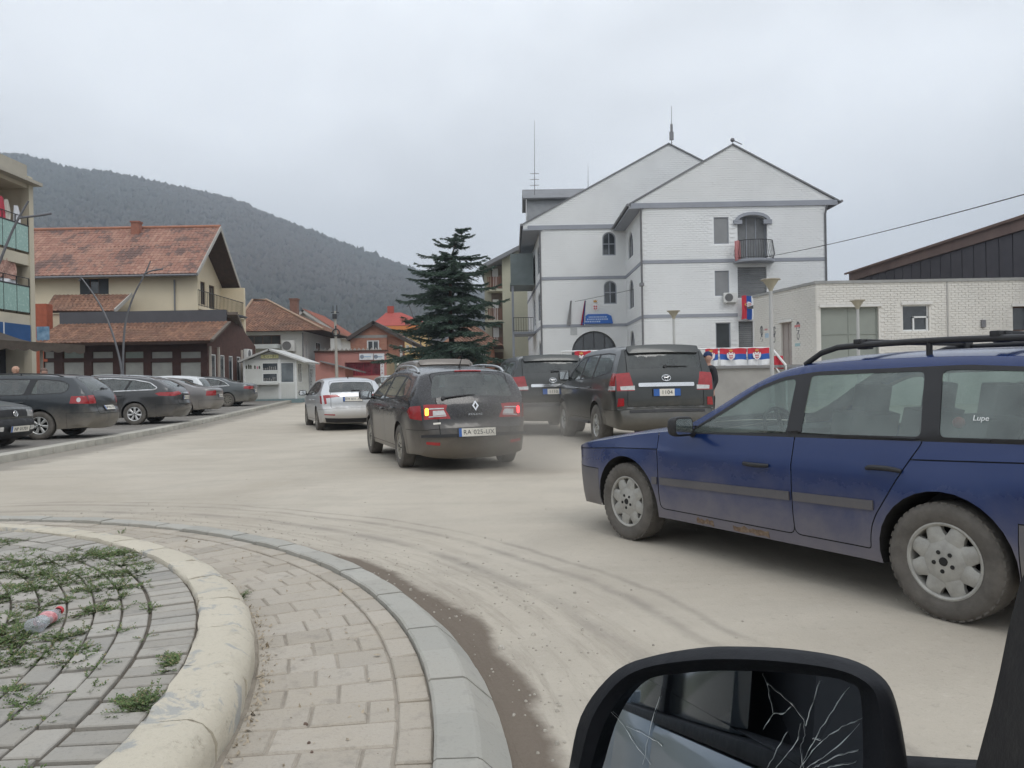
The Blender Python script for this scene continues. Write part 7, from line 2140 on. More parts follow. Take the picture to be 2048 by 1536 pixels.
def back_lean_to():
    """small tiled roof between the flats and the cream house"""
    a, b, c_, d_ = at(88, 622, 45), at(228, 622, 45), at(263, 589, 47.4), at(108, 590, 47.4)
    root = empty('lean_to', ((a.x + b.x) / 2, 45, gz(45))); tag(root, 'small brown-tiled lean-to in front of the cream house wall', 'outbuilding')
    m = MB(); slab(m, [a, b, c_, d_], .12); m.build('roof_deck', M_TIMBER, root)
    tiles('roof_tiles', a, b, c_, d_, .24, .3, T_BROWN, root, 3)
    m = MB(); m.beam(b + Vector((.03, 0, 0)), c_ + Vector((.03, 0, 0)), .06, .22); m.build('verge_board', pm('verge_grey', 0), root)
    m = MB(); m.box2((a.x + .2, 45.2, .5), (b.x - .2, 47.3, a.z - .16)); m.build('wall', M_CREAM, root)
    m = MB(); q = at(92, 640, 44); m.box2((q.x - .5, 43.8, .5), (q.x + .15, 44.4, at(92, 608, 44).z)); m.build('brick_pier', pm('pier_brick', (0.36, 0.10, 0.055), .9, var=.2, scale=5), root)
    to_base(root)
back_lean_to()

def restaurant():
    Y = 40.0
    xL, xR = at(95, 700, Y).x, at(415, 700, Y).x; ze = at(260, 690, Y).z; base = gz(40) + PZ
    root = empty('restaurant', ((xL + xR) / 2, Y, base)); tag(root, 'low dark timber restaurant with brown tile roof and curtained windows', 'building')
    f = Face((xL, Y, 0), (1, 0)); w = xR - xL; D = 7.5
    mt = pm('restaurant_timber', (0.05, 0.022, 0.018), .75, var=.3, scale=3, world_co=True)
    ops = []; bays = ((88, 108), (126, 168), (184, 226), (249, 287), (302, 345), (360, 402))
    for a, b in bays: ops += [f.rect_px(a, 702, b, 718), f.rect_px(a, 723, b, 762)]
    wall('wall', f, rect(0, base - .1, w, ze + .3), ops, mt, root, .12)
    mc = pm('net_curtain', (0.28, 0.285, 0.27), .35, var=.18, scale=2.5, spec=.6, world_co=True); mgq = pm('green_curtain', (0.20, 0.24, 0.215), .35, var=.15, scale=2.5, spec=.6, world_co=True)
    for i, q in enumerate(ops): window(f, q, root, mt if i % 4 < 2 else M_WOODF, mgq if i in (2, 6) else mc, .09, .035, (0, 0))
    g = Face((xR, Y, 0), (0, 1))
    zr = at(260, 622, Y + 3.2).z
    gop = [rect(.5 + k * 1.25, base + 1.2, 1.1 + k * 1.25, base + 2.6) for k in range(4)]
    wall('wall', g, [(0, base - .1), (D, base - .1), (D, ze + .2), (3.4, zr - .2), (0, ze + .2)], gop, pm('restaurant_side', (0.085, 0.042, 0.033), .85, var=.25, scale=3, world_co=True), root)
    for q in gop: window(g, q, root, M_PVC, M_PANE, .06, .05, (0, 0))
    for u_ in (.15, 1.3, 4.9):
        m = MB(); m.prism(rect(u_, base, u_ + .12, base + 3), 0.003, .1, g.mx()); m.build('post', pm('pale_timber', (.45, .40, .35), .8), root)
    ac_unit(root, g, 5.2, ze - .6, .8, .55)
    # roof
    ef = at(260, 684, Y - .8); er = at(260, 646, Y + 2.2)
    e0, e1 = Vector((xL - .6, Y - .8, ef.z)), Vector((at(420, 680, Y - .8).x, Y - .8, ef.z)); r0, r1 = Vector((xL - .6, Y + 2.2, er.z)), Vector((at(456, 640, Y + 2.2).x, Y + 2.2, er.z))
    m = MB(); slab(m, [e0, e1, r1, r0], .15); m.build('roof_deck', M_TIMBER, root)
    tiles('roof_tiles', e0, e1, r1, r0, .21, .30, T_BROWN, root, 5)
    m = MB(); m.box2((r0.x, Y + 2.15, er.z - .1), (r1.x - .1, Y + 2.35, at(260, 623, Y + 2.3).z)); m.box2((r0.x, Y + 2.36, at(260, 623, Y + 2.3).z - .1), (r1.x - .4, Y + 6.5, at(260, 623, Y + 2.3).z - .02)); m.build('flashing', pm('lead_grey', (0.085, 0.085, 0.095), .7, var=.15, scale=1), root)
    tz = at(456, 624, Y + 2.4).z
    t1 = Vector((r1.x + .1, Y + 2.4, tz))
    m = MB(); slab(m, [e1 + Vector((.02, 0, .08)), e1 + Vector((.16, 0, .05)), r1 + Vector((.16, 0, 0)), r1], .12); 
    b1 = Vector((at(494, 672, Y + D + .6).x, Y + D + .6, at(494, 674, Y + D + .6).z))
    slab(m, [t1 + Vector((-.5, 0, 0)), t1 + Vector((.35, 0, 0)), b1, b1 + Vector((-.9, 0, 0))], .16); m.build('verge', pm('verge_brown', (0.13, 0.105, 0.085), .8, var=.2, scale=2), root)
    m = MB(); m.box2((xL, Y + .15, base), (xL + .2, Y + D, ze)); m.box2((xL, Y + D - .2, base), (xR - .01, Y + D, ze)); m.build('wall', mt, root)
    # picture board at the left corner
    q = f.rect_px(83, 654, 107, 684); m = MB(); m.prism([(a, b) for a, b in q], .35, .40, f.mx()); m.build('advert_board', pm('advert_blue', (0.05, 0.22, 0.42), .5, var=.5, scale=2.5, col2=(0.30, 0.45, 0.60)), root)
    to_base(root)
restaurant()

def kiosk():
    Y = 44.0; base = at(560, 805, Y).z
    xL, xR = at(487, 760, Y).x, at(594, 760, Y).x
    root = empty('kiosk', ((xL + xR) / 2, Y, base)); tag(root, 'small white gabled kiosk with a yellow name board', 'kiosk')
    mw = pm('kiosk_white', (0.62, 0.63, 0.60), .6, var=.05, scale=1, world_co=True, stain=.1)
    f = Face((xL, Y, 0), (1, 0)); w = xR - xL; D = 2.6
    o = [f.rect_px(524, 725, 556, 742), f.rect_px(525, 746, 555, 764), f.rect_px(561, 724, 588, 766)]
    zt = at(540, 719, Y).z
    wall('wall', f, rect(0, base + .2, w, zt), o, mw, root, .06)
    for q in o[:2]: window(f, q, root, M_PVC, M_PANE, .05, .04, (0, 0))
    window(f, o[2], root, M_PVC, pm('kiosk_pane', (0.12, 0.14, 0.15), .1, var=.5, scale=2, spec=.8), .05, .05, (0, 0))
    for i, q in enumerate(o[:2]):        # goods behind the panes
        (u0, v0), (u1, _), _, _ = q; m = MB()
        for k in range(7): m.prism(rect(u0 + .08 + k * (u1 - u0 - .16) / 7, v0 + .05, u0 + .04 + (k + .8) * (u1 - u0 - .16) / 7, v0 + .16 + .12 * rnd.random()), -.028, -.022, f.mx())
        oo = m.build('goods', pm('goods_%d' % i, (0.22, 0.2, 0.19), .7, var=.7, scale=12, col2=(.5, .48, .45)), root); oo['kind'] = 'stuff'
    # boards: battens under the counter, shelf, corner posts
    for k in range(24):
        m = MB(); m.prism(rect(.05 + k * (w - .1) / 24, base + .24, .05 + (k + .88) * (w - .1) / 24, base + 1.05), .002, .02, f.mx()); m.build('plank', mw, root)
    u0, u1 = f.px(484, 770)[0], f.px(560, 770)[0]; zc = f.px(520, 768)[1]
    m = MB(); m.prism(rect(.02, zc - .05, u1, zc + .04), .003, .35, f.mx()); m.build('counter', mw, root)
    for a, b in ((0, .1), (w - .1, w), (f.px(556, 740)[0] + .02, f.px(560, 740)[0] + .04)):
        m = MB(); m.prism(rect(a, base + .2, b, zt), .003, .05, f.mx()); m.build('post', M_PVC, root)
    g = Face((xR, Y, 0), (0, 1)); go = [rect(.25, base + 1.1, 1.1, zt - .2)]
    wall('wall', g, rect(0, base + .2, D, zt), go, mw, root, .06); window(g, go[0], root, M_PVC, M_PANE_G, .05, .05, (1, 0))
    m = MB(); m.box2((xL, Y + .07, base + .2), (xL + .08, Y + D, zt)); m.box2((xL, Y + D - .08, base + .2), (xR, Y + D, zt)); m.build('wall', mw, root)
    m = MB(); m.box2((xL - .15, Y - .18, base - .15), (xR + .3, Y + D, base + .2)); m.build('plinth', pm('plinth_blue', (0.20, 0.27, 0.28), .85, var=.2, scale=2, stain=.3), root)
    # gable roof
    ap = at(537, 697, Y - .35); el, er = at(475, 722, Y - .35), at(600, 720, Y - .35)
    wall('gable', Face((xL, Y - .02, 0), (1, 0)), [(el.x - xL + .5, zt - .02), (er.x - xL - .3, zt - .02), (ap.x - xL, ap.z - .12)], [], pm('gable_grey', (0.42, 0.42, 0.41), .8), root)
    mr = pm('kiosk_roof', (0.50, 0.50, 0.48), .6, var=.12, scale=2)
    m = MB(); slab(m, [(el.x, Y - .35, el.z), (el.x, Y + D + .2, el.z), (ap.x, Y + D + .2, ap.z), (ap.x, Y - .35, ap.z)], .09); m.build('roof', mr, root)
    m = MB(); slab(m, [(ap.x, Y - .35, ap.z + .002), (ap.x, Y + D + .2, ap.z + .002), (er.x + .35, Y + D + .2, er.z - .1), (er.x + .35, Y - .35, er.z - .1)], .09); m.build('roof', mr, root)
    q = Face((xL, Y - .04, 0), (1, 0)); u0, v0 = q.px(522, 717); u1, v1 = q.px(557, 709)
    m = MB(); m.prism(rect(u0, v0, u1, v1), .0, .04, q.mx()); so = m.build('sign_board', pm('sign_cream', (0.58, 0.56, 0.30), .6), root)
    text_obj('lettering', 'Luidi', (v1 - v0) * 1.05, pm('sign_ink', (0.06, 0.06, 0.035), .7), so, q.mx() @ Matrix.Translation(((u0 + u1) / 2, (v0 + v1) / 2, .042)), depth=.002, spacing=1.25, xscale=1.3)
    # shadow figures and a small sticker painted on the boards
    ink = pm('sign_ink', 0)
    q = f
    for (px, h, c_) in ((493, 8, ink), (498, 10, ink), (502, 9, ink), (510, 8, ink), (515, 6, pm('pink_ink', (.55, .25, .3), .8)), (519, 7, ink)):
        u_, v_ = f.px(px, 738); m = MB(); hh = h / 1560 * Y
        m.prism([(u_ - .035, v_), (u_ + .03, v_), (u_ + .045, v_ + hh * .6), (u_, v_ + hh), (u_ - .05, v_ + hh * .7)], .003, .008, f.mx()); m.build('painted_figure', c_, root)
    to_base(root)
    # tall white board standing behind with two columns of letters
    Yb = 47.0; a, b = at(604, 806, Yb), at(630, 727, Yb)
    r2 = empty('letter_board', ((a.x + b.x) / 2, Yb, gz(Yb))); tag(r2, 'tall white board with two columns of black letters right of the kiosk', 'sign')
    m = MB(); m.box2((a.x, Yb, gz(Yb)), (b.x, Yb + .06, b.z)); so = m.build('board', pm('board_white', (0.60, 0.61, 0.62), .7, var=.08, scale=2), r2)
    fb = Face((a.x, Yb, 0), (1, 0)); mi = pm('board_ink', (0.10, 0.10, 0.11), .8)
    u_, v_ = fb.px(617, 733); text_obj('lettering', 'OPTIC', .24, pm('board_grey_ink', (.30, .31, .33), .8), so, fb.mx() @ Matrix.Translation((u_, v_, .004)), depth=.002, spacing=1.15)
    for px, word in ((612, 'MAMEN'), (622.5, 'MUSLAK')):
        for k, ch in enumerate(word):
            u_, v_ = fb.px(px, 741 + k * 5.6 + (0 if px < 615 else 0)); text_obj('lettering', ch, .20, mi, so, fb.mx() @ Matrix.Translation((u_, v_, .004)), depth=.002)
    to_base(r2)
kiosk()

# ------------------------------------------------------------------ houses farther up the street
def simple_house(name, label, face, w, D, z0, ze, mw, windows, roof, cat='house', side_windows=()):
    """box house: front wall with windows; roof(root) adds the rest"""
    root = empty(name, face.p(w / 2, z0) + Vector((0, 0, 0))); tag(root, label, cat)
    ops = [q for q, _ in windows]
    wall('wall', face, rect(0, z0 - .3, w, ze), ops, mw, root, .12)
    for q, k in windows: window(face, q, root, k.get('frame'), k.get('pane'), .09, k.get('w', .07), k.get('mull', (1, 0)), 'window')
    fr = Face(face.p(w, 0), -face.n); ops = [q for q in side_windows]
    wall('wall', fr, rect(0, z0 - .3, D, ze), ops, mw, root, .12)
    for q in ops: window(fr, q, root, None, None, .09, .07, (1, 0))
    m = MB(); fl = Face(face.p(0, 0) - face.n * D, face.n); m.prism(rect(0, z0 - .3, D - .01, ze), -.15, 0, fl.mx()); m.prism(rect(.16, z0 - .3, w - .01, ze), -D, -D + .15, face.mx()); m.build('wall', mw, root)
    roof(root)
    to_base(root)
    return root
M_WHR = pm('white_render', (0.60, 0.60, 0.57), .9, var=.06, scale=.5, world_co=True, stain=.15)
# white house with a brown hipped roof
Y = 59.0; xa, xb = at(487, 700, Y).x, at(606, 700, Y).x
f = Face((xa, Y, 0), (1, 0)); ze = at(560, 663, Y).z
def roof_hip(root):
    rz = at(515, 602, Y + 4.5).z; e = .7
    A, B, C_, D_ = Vector((xa - e, Y - e, ze)), Vector((xb + e + 1.0, Y - e, ze)), Vector((xb + e + 1.0, Y + 9 + e, ze)), Vector((xa - e, Y + 9 + e, ze))
    R0, R1 = Vector((at(505, 602, Y + 4.5).x, Y + 4.5, rz)), Vector((at(533, 602, Y + 4.5).x, Y + 4.5, rz))
    m = MB(); m.add([A, B, C_, D_, R0, R1], [(0, 1, 5, 4), (1, 2, 5), (2, 3, 4, 5), (3, 0, 4), (3, 2, 1, 0)]); m.build('roof_deck', M_TIMBER, root)
    tiles('roof_tiles', A, B, R1, R0, .25, .33, T_BROWN, root, 7); tiles('roof_tiles', B, C_, R1, R1, .25, .33, T_BROWN, root, 8); tiles('roof_tiles', D_, A, R0, R0, .25, .33, T_BROWN, root, 9)
    m = MB(); m.tube([B + Vector((0, 0, .08)), R1 + Vector((0, 0, .1)), R0 + Vector((0, 0, .1)), A + Vector((0, 0, .08))], .1, 8); m.build('ridge', pm('pale_ridge', (.34, .24, .17), .9), root, 60)
    c = at(588, 600, Y + 6); m = MB(); m.box2((c.x - .3, Y + 5.8, ze + .2), (c.x + .3, Y + 6.4, c.z)); m.box2((c.x - .36, Y + 5.74, c.z), (c.x + .36, Y + 6.46, c.z + .12)); m.build('chimney', pm('old_chimney', (.22, .12, .09), .9, var=.2, scale=5), root)
    m = MB(); m.prism(f.rect_px(484, 689, 562, 699), .02, .9, f.mx()); m.build('balcony', pm('balcony_pale', (.55, .58, .58), .8), root)
    u_, v_ = f.px(567, 700); ac_unit(root, f, u_, v_ - .1, .95, .8, .4)
    m = MB(); m.tube([f.p(*f.px(606, 665), .08), f.p(f.px(606, 665)[0], 1, .08)], .05, 6); m.build('downpipe', M_GUTTER, root)
simple_house('hipped_house', 'white house with brown hipped tile roof behind the kiosk', f, xb - xa, 9, gz(Y), ze, M_WHR, [(f.rect_px(489, 670, 561, 690), dict(frame=M_WOODF, mull=(3, 0)))], roof_hip, side_windows=[rect(.8, ze - 2.2, 1.3, ze - .6), rect(4, ze - 2.4, 5.6, ze - .6)])
# pale gabled house behind
Y3 = 76.0; xa3, xb3 = at(620, 680, Y3).x, at(682, 680, Y3).x
f = Face((xa3, Y3, 0), (1, 0)); ze3 = at(650, 668, Y3).z
def roof_gab(root):
    ap = at(604, 618, Y3 - .5)
    l_ = Vector((at(560, 660, Y3 - .5).x, Y3 - .5, ze3 - .2)); r_ = at(690, 674, Y3 - .5)
    for k, e in enumerate((l_, r_)):
        m = MB(); slab(m, [e, e + Vector((0, 9, 0)), ap + Vector((0, 9, .002 * k)), ap + Vector((0, 0, .002 * k))], .25); m.build('roof_deck', pm('verge_grey', 0), root)
    tiles('roof_tiles', r_ + Vector((0, .1, .05)), r_ + Vector((0, 9, .05)), ap + Vector((0, 9, .05)), ap + Vector((0, .1, .05)), .26, .35, T_RED, root, 11)
    m = MB(); m.prism([(f.px(575, 665)[0], ze3 - .6), (xb3 - xa3, ze3 - .05), (ap.x - xa3, ap.z - .2)], -.2, 0.01, f.mx()); m.build('gable', M_WHR, root)
simple_house('gabled_house', 'pale gabled house with orange-red roof between the hipped house and the brick house', f, xb3 - xa3, 9, gz(Y3), ze3, M_WHR, [(f.rect_px(646, 684, 653, 701), {})], roof_gab)
# red brick house
Y4 = 66.0; xa4, xb4 = at(701, 700, Y4).x, at(774, 700, Y4).x
m_brk = None
def brick_mat(name, c1, c2, mortar, bw=.25, bh=.075):
    m, n, l, b = nodes_of(name)
    g = n.new('ShaderNodeNewGeometry'); mp = n.new('ShaderNodeMapping'); mp.inputs['Rotation'].default_value = (R(90), 0, 0); l.new(g.outputs['Position'], mp.inputs[0])
    t = n.new('ShaderNodeTexBrick'); l.new(mp.outputs[0], t.inputs['Vector']); t.inputs['Scale'].default_value = 1.0
    t.inputs['Brick Width'].default_value = bw; t.inputs['Row Height'].default_value = bh; t.inputs['Mortar Size'].default_value = .008
    t.inputs['Color1'].default_value = (*c1, 1); t.inputs['Color2'].default_value = (*c2, 1); t.inputs['Mortar'].default_value = (*mortar, 1)
    q = noise_n(n, l, g.outputs['Position'], 1.2, 5, .65)
    l.new(mixrgb(n, l, t.outputs[0], mul(c1, .55), range_n(n, l, q, .5, .75, 0, .5)), b.inputs['Base Color']); b.inputs['Roughness'].default_value = .92
    return m
m_brk = brick_mat('red_brick', (.36, .125, .075), (.44, .18, .105), (.36, .30, .25))
f = Face((xa4, Y4, 0), (1, 0)); ze4 = at(740, 672, Y4).z
def roof_brick(root):
    ap = at(746, 641, Y4 - .4); l_ = at(691, 676, Y4 - .4); r_ = at(826, 684, Y4 - .4)
    r_ = ap + (r_ - ap)
    for k, e in enumerate((l_, r_)):
        m = MB(); slab(m, [e, e + Vector((0, 10, 0)), ap + Vector((0, 10, .002 * k)), ap + Vector((0, 0, .002 * k))], .3); m.build('roof', pm('dark_verge', (.075, .062, .055), .85, var=.2, scale=2), root)
    m = MB(); m.prism([(-.05, ze4 - .02), (at(806, 680, Y4).x - xa4, ze4 - .02), (ap.x - xa4, ap.z - .3)], -.2, -.001, f.mx()); m.build('gable', m_brk, root)
    m = MB(); m.prism(rect(xb4 - xa4, gz(Y4), at(808, 700, Y4).x - xa4, ze4 - .025), -.5, -.3, f.mx()); m.build('side_wall', m_brk, root)
    for v_ in (f.px(740, 673)[1],):
        m = MB(); m.prism(rect(-.02, v_ - .12, xb4 - xa4 + .02, v_ + .12), .001, .02, f.mx()); m.build('ring_beam', M_CONC, root)
    m = MB(); m.prism(f.rect_px(800, 690, 804, 740), -.28, -.1, f.mx()); m.build('downpipe', pm('pipe_white', (.55, .55, .55), .6), root)
simple_house('brick_house', 'bare red brick gabled house with one white window above the pink shop', f, xb4 - xa4, 10, gz(Y4), ze4, m_brk, [(f.rect_px(734, 680, 758, 704), dict(w=.11))], roof_brick)
# orange house with red roof
Y5 = 88.0; xa5, xb5 = at(775, 700, Y5).x, at(850, 700, Y5).x
f = Face((xa5, Y5, 0), (1, 0)); ze5 = at(800, 652, Y5).z
def roof_red(root):
    e = .8; rz = at(800, 625, Y5 + 4).z
    A, B, C_, D_ = Vector((xa5 - e - 1, Y5 - e, ze5)), Vector((xb5 + e, Y5 - e, ze5)), Vector((xb5 + e, Y5 + 8, ze5)), Vector((xa5 - e - 1, Y5 + 8, ze5)); R0, R1 = Vector((at(772, 626, Y5 + 4).x, Y5 + 4, rz)), Vector((at(802, 626, Y5 + 4).x, Y5 + 4, rz))
    m = MB(); m.add([A, B, C_, D_, R0, R1], [(0, 1, 5, 4), (1, 2, 5), (2, 3, 4, 5), (3, 0, 4), (3, 2, 1, 0)]); m.build('roof', pm('bright_red_roof', (.33, .055, .04), .75, var=.12, scale=1), root)
    m = MB(); m.prism(rect(-1.7, ze5 - .45, xb5 - xa5 + .7, ze5 - .02), .0, .75, f.mx()); m.build('soffit', pm('orange_soffit', (.60, .22, .07), .8), root)
    m = MB(); m.box2((R0.x + .2, Y5 + 3.8, rz - .2), (R0.x + .9, Y5 + 4.4, rz + .75)); m.build('chimney', pm('red_chimney', (.35, .07, .05), .8), root)
simple_house('orange_house', 'yellow and orange house with bright red roof half hidden by the conifer', f, xb5 - xa5, 8, gz(Y5), ze5, pm('yellow_render', (.62, .45, .22), .9, var=.08, scale=.6), [(f.rect_px(812, 690, 818, 704), {}), (f.rect_px(824, 690, 830, 704), {})], roof_red)
# house behind the conifer
Y6 = 60.0; xa6, xb6 = at(905, 700, Y6).x, at(985, 700, Y6).x
f = Face((xa6, Y6, 0), (1, 0)); ze6 = at(940, 690, Y6).z
def roof_b(root):
    A, B = Vector((xa6 - 1, Y6 - .8, ze6 - .1)), Vector((xb6 + .8, Y6 - .8, ze6 - .1)); R0 = Vector((xa6 + .8, Y6 + 4, at(930, 648, Y6 + 4).z)); R1 = Vector((xa6 + 1.4, Y6 + 4, R0.z))
    C_, D_ = B + Vector((0, 9.6, 0)), A + Vector((0, 9.6, 0))
    m = MB(); m.add([A, B, C_, D_, R0, R1], [(0, 1, 5, 4), (1, 2, 5), (2, 3, 4, 5), (3, 0, 4), (3, 2, 1, 0)]); m.build('roof_deck', M_TIMBER, root)
    tiles('roof_tiles', A, B, R1, R0, .26, .34, T_BROWN, root, 14); tiles('roof_tiles', B, C_, R1, R1, .26, .34, T_BROWN, root, 15)
simple_house('brown_roofed_house', 'low red brick house with brown roof behind the conifer', f, xb6 - xa6, 8, gz(Y6), ze6, m_brk, [(f.rect_px(962, 700, 972, 718), {}), (f.rect_px(925, 700, 935, 718), {})], roof_b)
# pink shop
def shop():
    Y = 61.0; xa, xb = at(630, 730, Y).x, at(773, 730, Y).x; z0 = gz(Y)
    f = Face((xa, Y, 0), (1, 0)); zt = at(700, 704, Y).z; w = xb - xa
    root = empty('pink_shop', ((xa + xb) / 2, Y, z0)); tag(root, 'pink flat-roofed shop with white sign boxes and dark red shop front', 'shop')
    mp_ = pm('pink_render', (.50, .24, .205), .9, var=.08, scale=.6, world_co=True, stain=.15)
    o = f.rect_px(690, 724, 760, 752); o = [(p[0], max(p[1], z0 + .8)) for p in o]
    wall('wall', f, rect(0, z0 - .3, w, zt), [o], mp_, root, .5)
    window(f, o, root, pm('shop_red', (.30, .03, .05), .6), pm('shop_glass', (.16, .03, .05), .3, var=.6, scale=1.2, col2=(.36, .05, .07)), .45, .08, (3, 0), 'shop_window')
    m = MB(); m.prism(rect(-.05, zt, w + .1, zt + .12), -.4, .15, f.mx()); m.build('coping', M_WOODF, root)
    for (a, b, c_, d_) in ((720, 720, 747, 707), (749, 720, 769, 707)):
        q = f.rect_px(a, b, c_, d_); q = f.rect_px(a, d_, c_, b); m = MB(); m.prism(q, .02, .25, f.mx()); so = m.build('sign_box', pm('sign_white', (.66, .68, .70), .5), root)
        u0, v0, u1, v1 = q[0][0], q[0][1], q[1][0], q[2][1]
        m = MB(); m.prism([(u0 + (u1 - u0) * .2 + .16 * math.cos(k * math.pi / 6), (v0 + v1) / 2 + .16 * math.sin(k * math.pi / 6)) for k in range(12)], .25, .26, f.mx()); m.build('mark', pm('mark_grey', (.22, .25, .30), .7), so)
        m = MB(); m.prism(rect(u0 + (u1 - u0) * .35, (v0 + v1) / 2 - .05, u0 + (u1 - u0) * .85, (v0 + v1) / 2 + .05), .25, .26, f.mx()); m.build('mark', pm('mark_blue', (.35, .45, .55), .7), so)
    q = f.rect_px(761.5, 722, 768, 755); m = MB(); m.prism(q, .01, .06, f.mx()); so = m.build('letter_strip', pm('sign_white', 0), root)
    for k, ch in enumerate('UPLA'):
        u_, v_ = f.px(764.8, 727 + k * 6.5); text_obj('lettering', ch, .26, pm('strip_red', (.30, .06, .08), .7), so, f.mx() @ Matrix.Translation((u_, v_, .062)), depth=.002)
    g = Face((xb, Y, 0), (0, 1)); wall('wall', g, rect(0, z0 - .3, 6, zt - .1), [], pm('tan_render', (.42, .34, .22), .9, var=.12, scale=.8, stain=.2), root)
    m = MB(); m.box2((xa + .1, Y + .5, zt - .25), (xb - .05, Y + 6, zt - .15)); m.build('roof', M_ROOFG, root)
    m = MB()
    for k in range(16): m.prism([(k * .33, zt + .12), (k * .33 + .3, zt + .12), (k * .33 + .15, zt + .32)], -.1, .0, f.mx())
    o_ = m.build('roof_edge_tiles', pm('edge_tile', (.40, .38, .35), .8), root); o_['kind'] = 'stuff'
    to_base(root)
    # pink hut in front, with a sheet roof
    Yh = 57.0; xa, xb = at(631, 740, Yh).x, at(690, 740, Yh).x
    fh = Face((xa, Yh, 0), (1, 0)); r2 = empty('pink_hut', ((xa + xb) / 2, Yh, gz(Yh))); tag(r2, 'small pink hut with a sloping grey sheet roof in front of the shop', 'hut')
    zl, zr_ = fh.px(640, 722)[1], fh.px(690, 735)[1]
    d_ = rect((xb - xa) * .93, gz(Yh), (xb - xa) * .995, gz(Yh) + 1.7)
    wall('wall', fh, [(0, gz(Yh) - .3), (xb - xa, gz(Yh) - .3), (xb - xa, zr_), (.5, zl), (0, zl - .1)], [], mp_, r2)
    m = MB(); m.box2((xa, Yh + .1, gz(Yh)), (xb - .01, Yh + 3, zr_ - .05)); m.build('wall', mp_, r2)
    e0, e1 = at(640, 721, Yh - .4), at(715, 740, Yh - .4)
    m = MB(); slab(m, [e0, e1, e1 + Vector((0, 3.4, -.1)), e0 + Vector((0, 3.4, -.1))], .1); m.build('roof', pm('sheet_roof', (.20, .20, .20), .7, var=.2, scale=1), r2)
    to_base(r2)
    p = at(806, 750, 52); r3 = empty('electric_cabinet', (p.x, 52, gz(52))); tag(r3, 'grey green electric cabinet with two small lamps near the lamp post', 'cabinet')
    z1 = at(806, 718, 52).z
    m = MB(); m.box2((p.x - .55, 52, gz(52)), (p.x + .55, 52.6, z1)); m.box2((p.x - .62, 51.95, z1), (p.x + .62, 52.65, z1 + .08)); m.box2((p.x - .03, 51.97, gz(52) + .2), (p.x + .03, 52, z1 - .1)); m.build('body', pm('cabinet_green', (.17, .20, .16), .7, var=.2, scale=3), r3, bevel=.01)
    for s_ in (-.32, .35):
        m = MB(); m.ball((p.x + s_, 51.9, z1 - .35), .09, 10, 8); m.build('lamp', M_PLATE, r3, 60)
    to_base(r3)
shop()
# yellow-green flats behind the white building
def flats2():
    Y = 66.0; x0, x1, x2 = at(975, 600, Y).x, at(1005, 600, Y).x, at(1046, 600, Y).x; z0 = gz(Y)
    root = empty('block_of_flats', ((x0 + x2) / 2, Y, z0)); tag(root, 'pale yellow-green block of flats with wooden balconies between conifer and white building', 'building')
    my = pm('yellow_green_render', (.45, .44, .34), .9, var=.08, scale=.5, world_co=True, stain=.2)
    f = Face((x1, Y, 0), (1, 0)); zl, zr_ = at(1005, 512, Y).z, at(1046, 490, Y).z
    wall('wall', f, [(0, z0 - .3), (x2 - x1 + .6, z0 - .3), (x2 - x1 + .6, zr_), (0, zl)], [], my, root)
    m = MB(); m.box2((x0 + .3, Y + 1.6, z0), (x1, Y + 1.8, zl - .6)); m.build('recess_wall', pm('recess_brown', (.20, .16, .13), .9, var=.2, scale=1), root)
    m = MB(); m.box2((x0 - .3, Y + 1.8, z0), (x2, Y + 12, zl - .8)); m.build('wall', my, root)
    mwd = pm('balcony_wood', (.16, .075, .05), .8, var=.25, scale=3)
    for k, (yt, yb_) in enumerate(((552, 577), (612, 640), (668, 698))):
        zb_ = at(990, yb_, Y).z
        m = MB(); m.box2((x0, Y - .05, zb_ - .22), (x1 - .01, Y + 1.6, zb_ - .02)); m.build('balcony_slab', my, root)
        m = MB(); n = 9
        for i in range(n): m.box2((x0 + .03 + i * (x1 - x0 - .06) / n, Y - .02, zb_), (x0 + (i + .85) * (x1 - x0 - .06) / n, Y + .03, zb_ + 1.0))
        o = m.build('balcony_boards', mwd, root); o['kind'] = 'stuff'
        m = MB(); m.box2((x0 + .4, Y + 1.5, zb_), (x0 + .9, Y + 1.55, zb_ + 1.9)); m.build('balcony_door', M_PVC, root)
    m = MB(); slab(m, [at(958, 532, Y - .8), at(1052, 483, Y - .8), at(1052, 483, Y - .8) + Vector((0, 10, 0)), at(958, 532, Y - .8) + Vector((0, 10, 0))], .3); m.build('roof', M_ROOFG, root)
    to_base(root)
flats2()

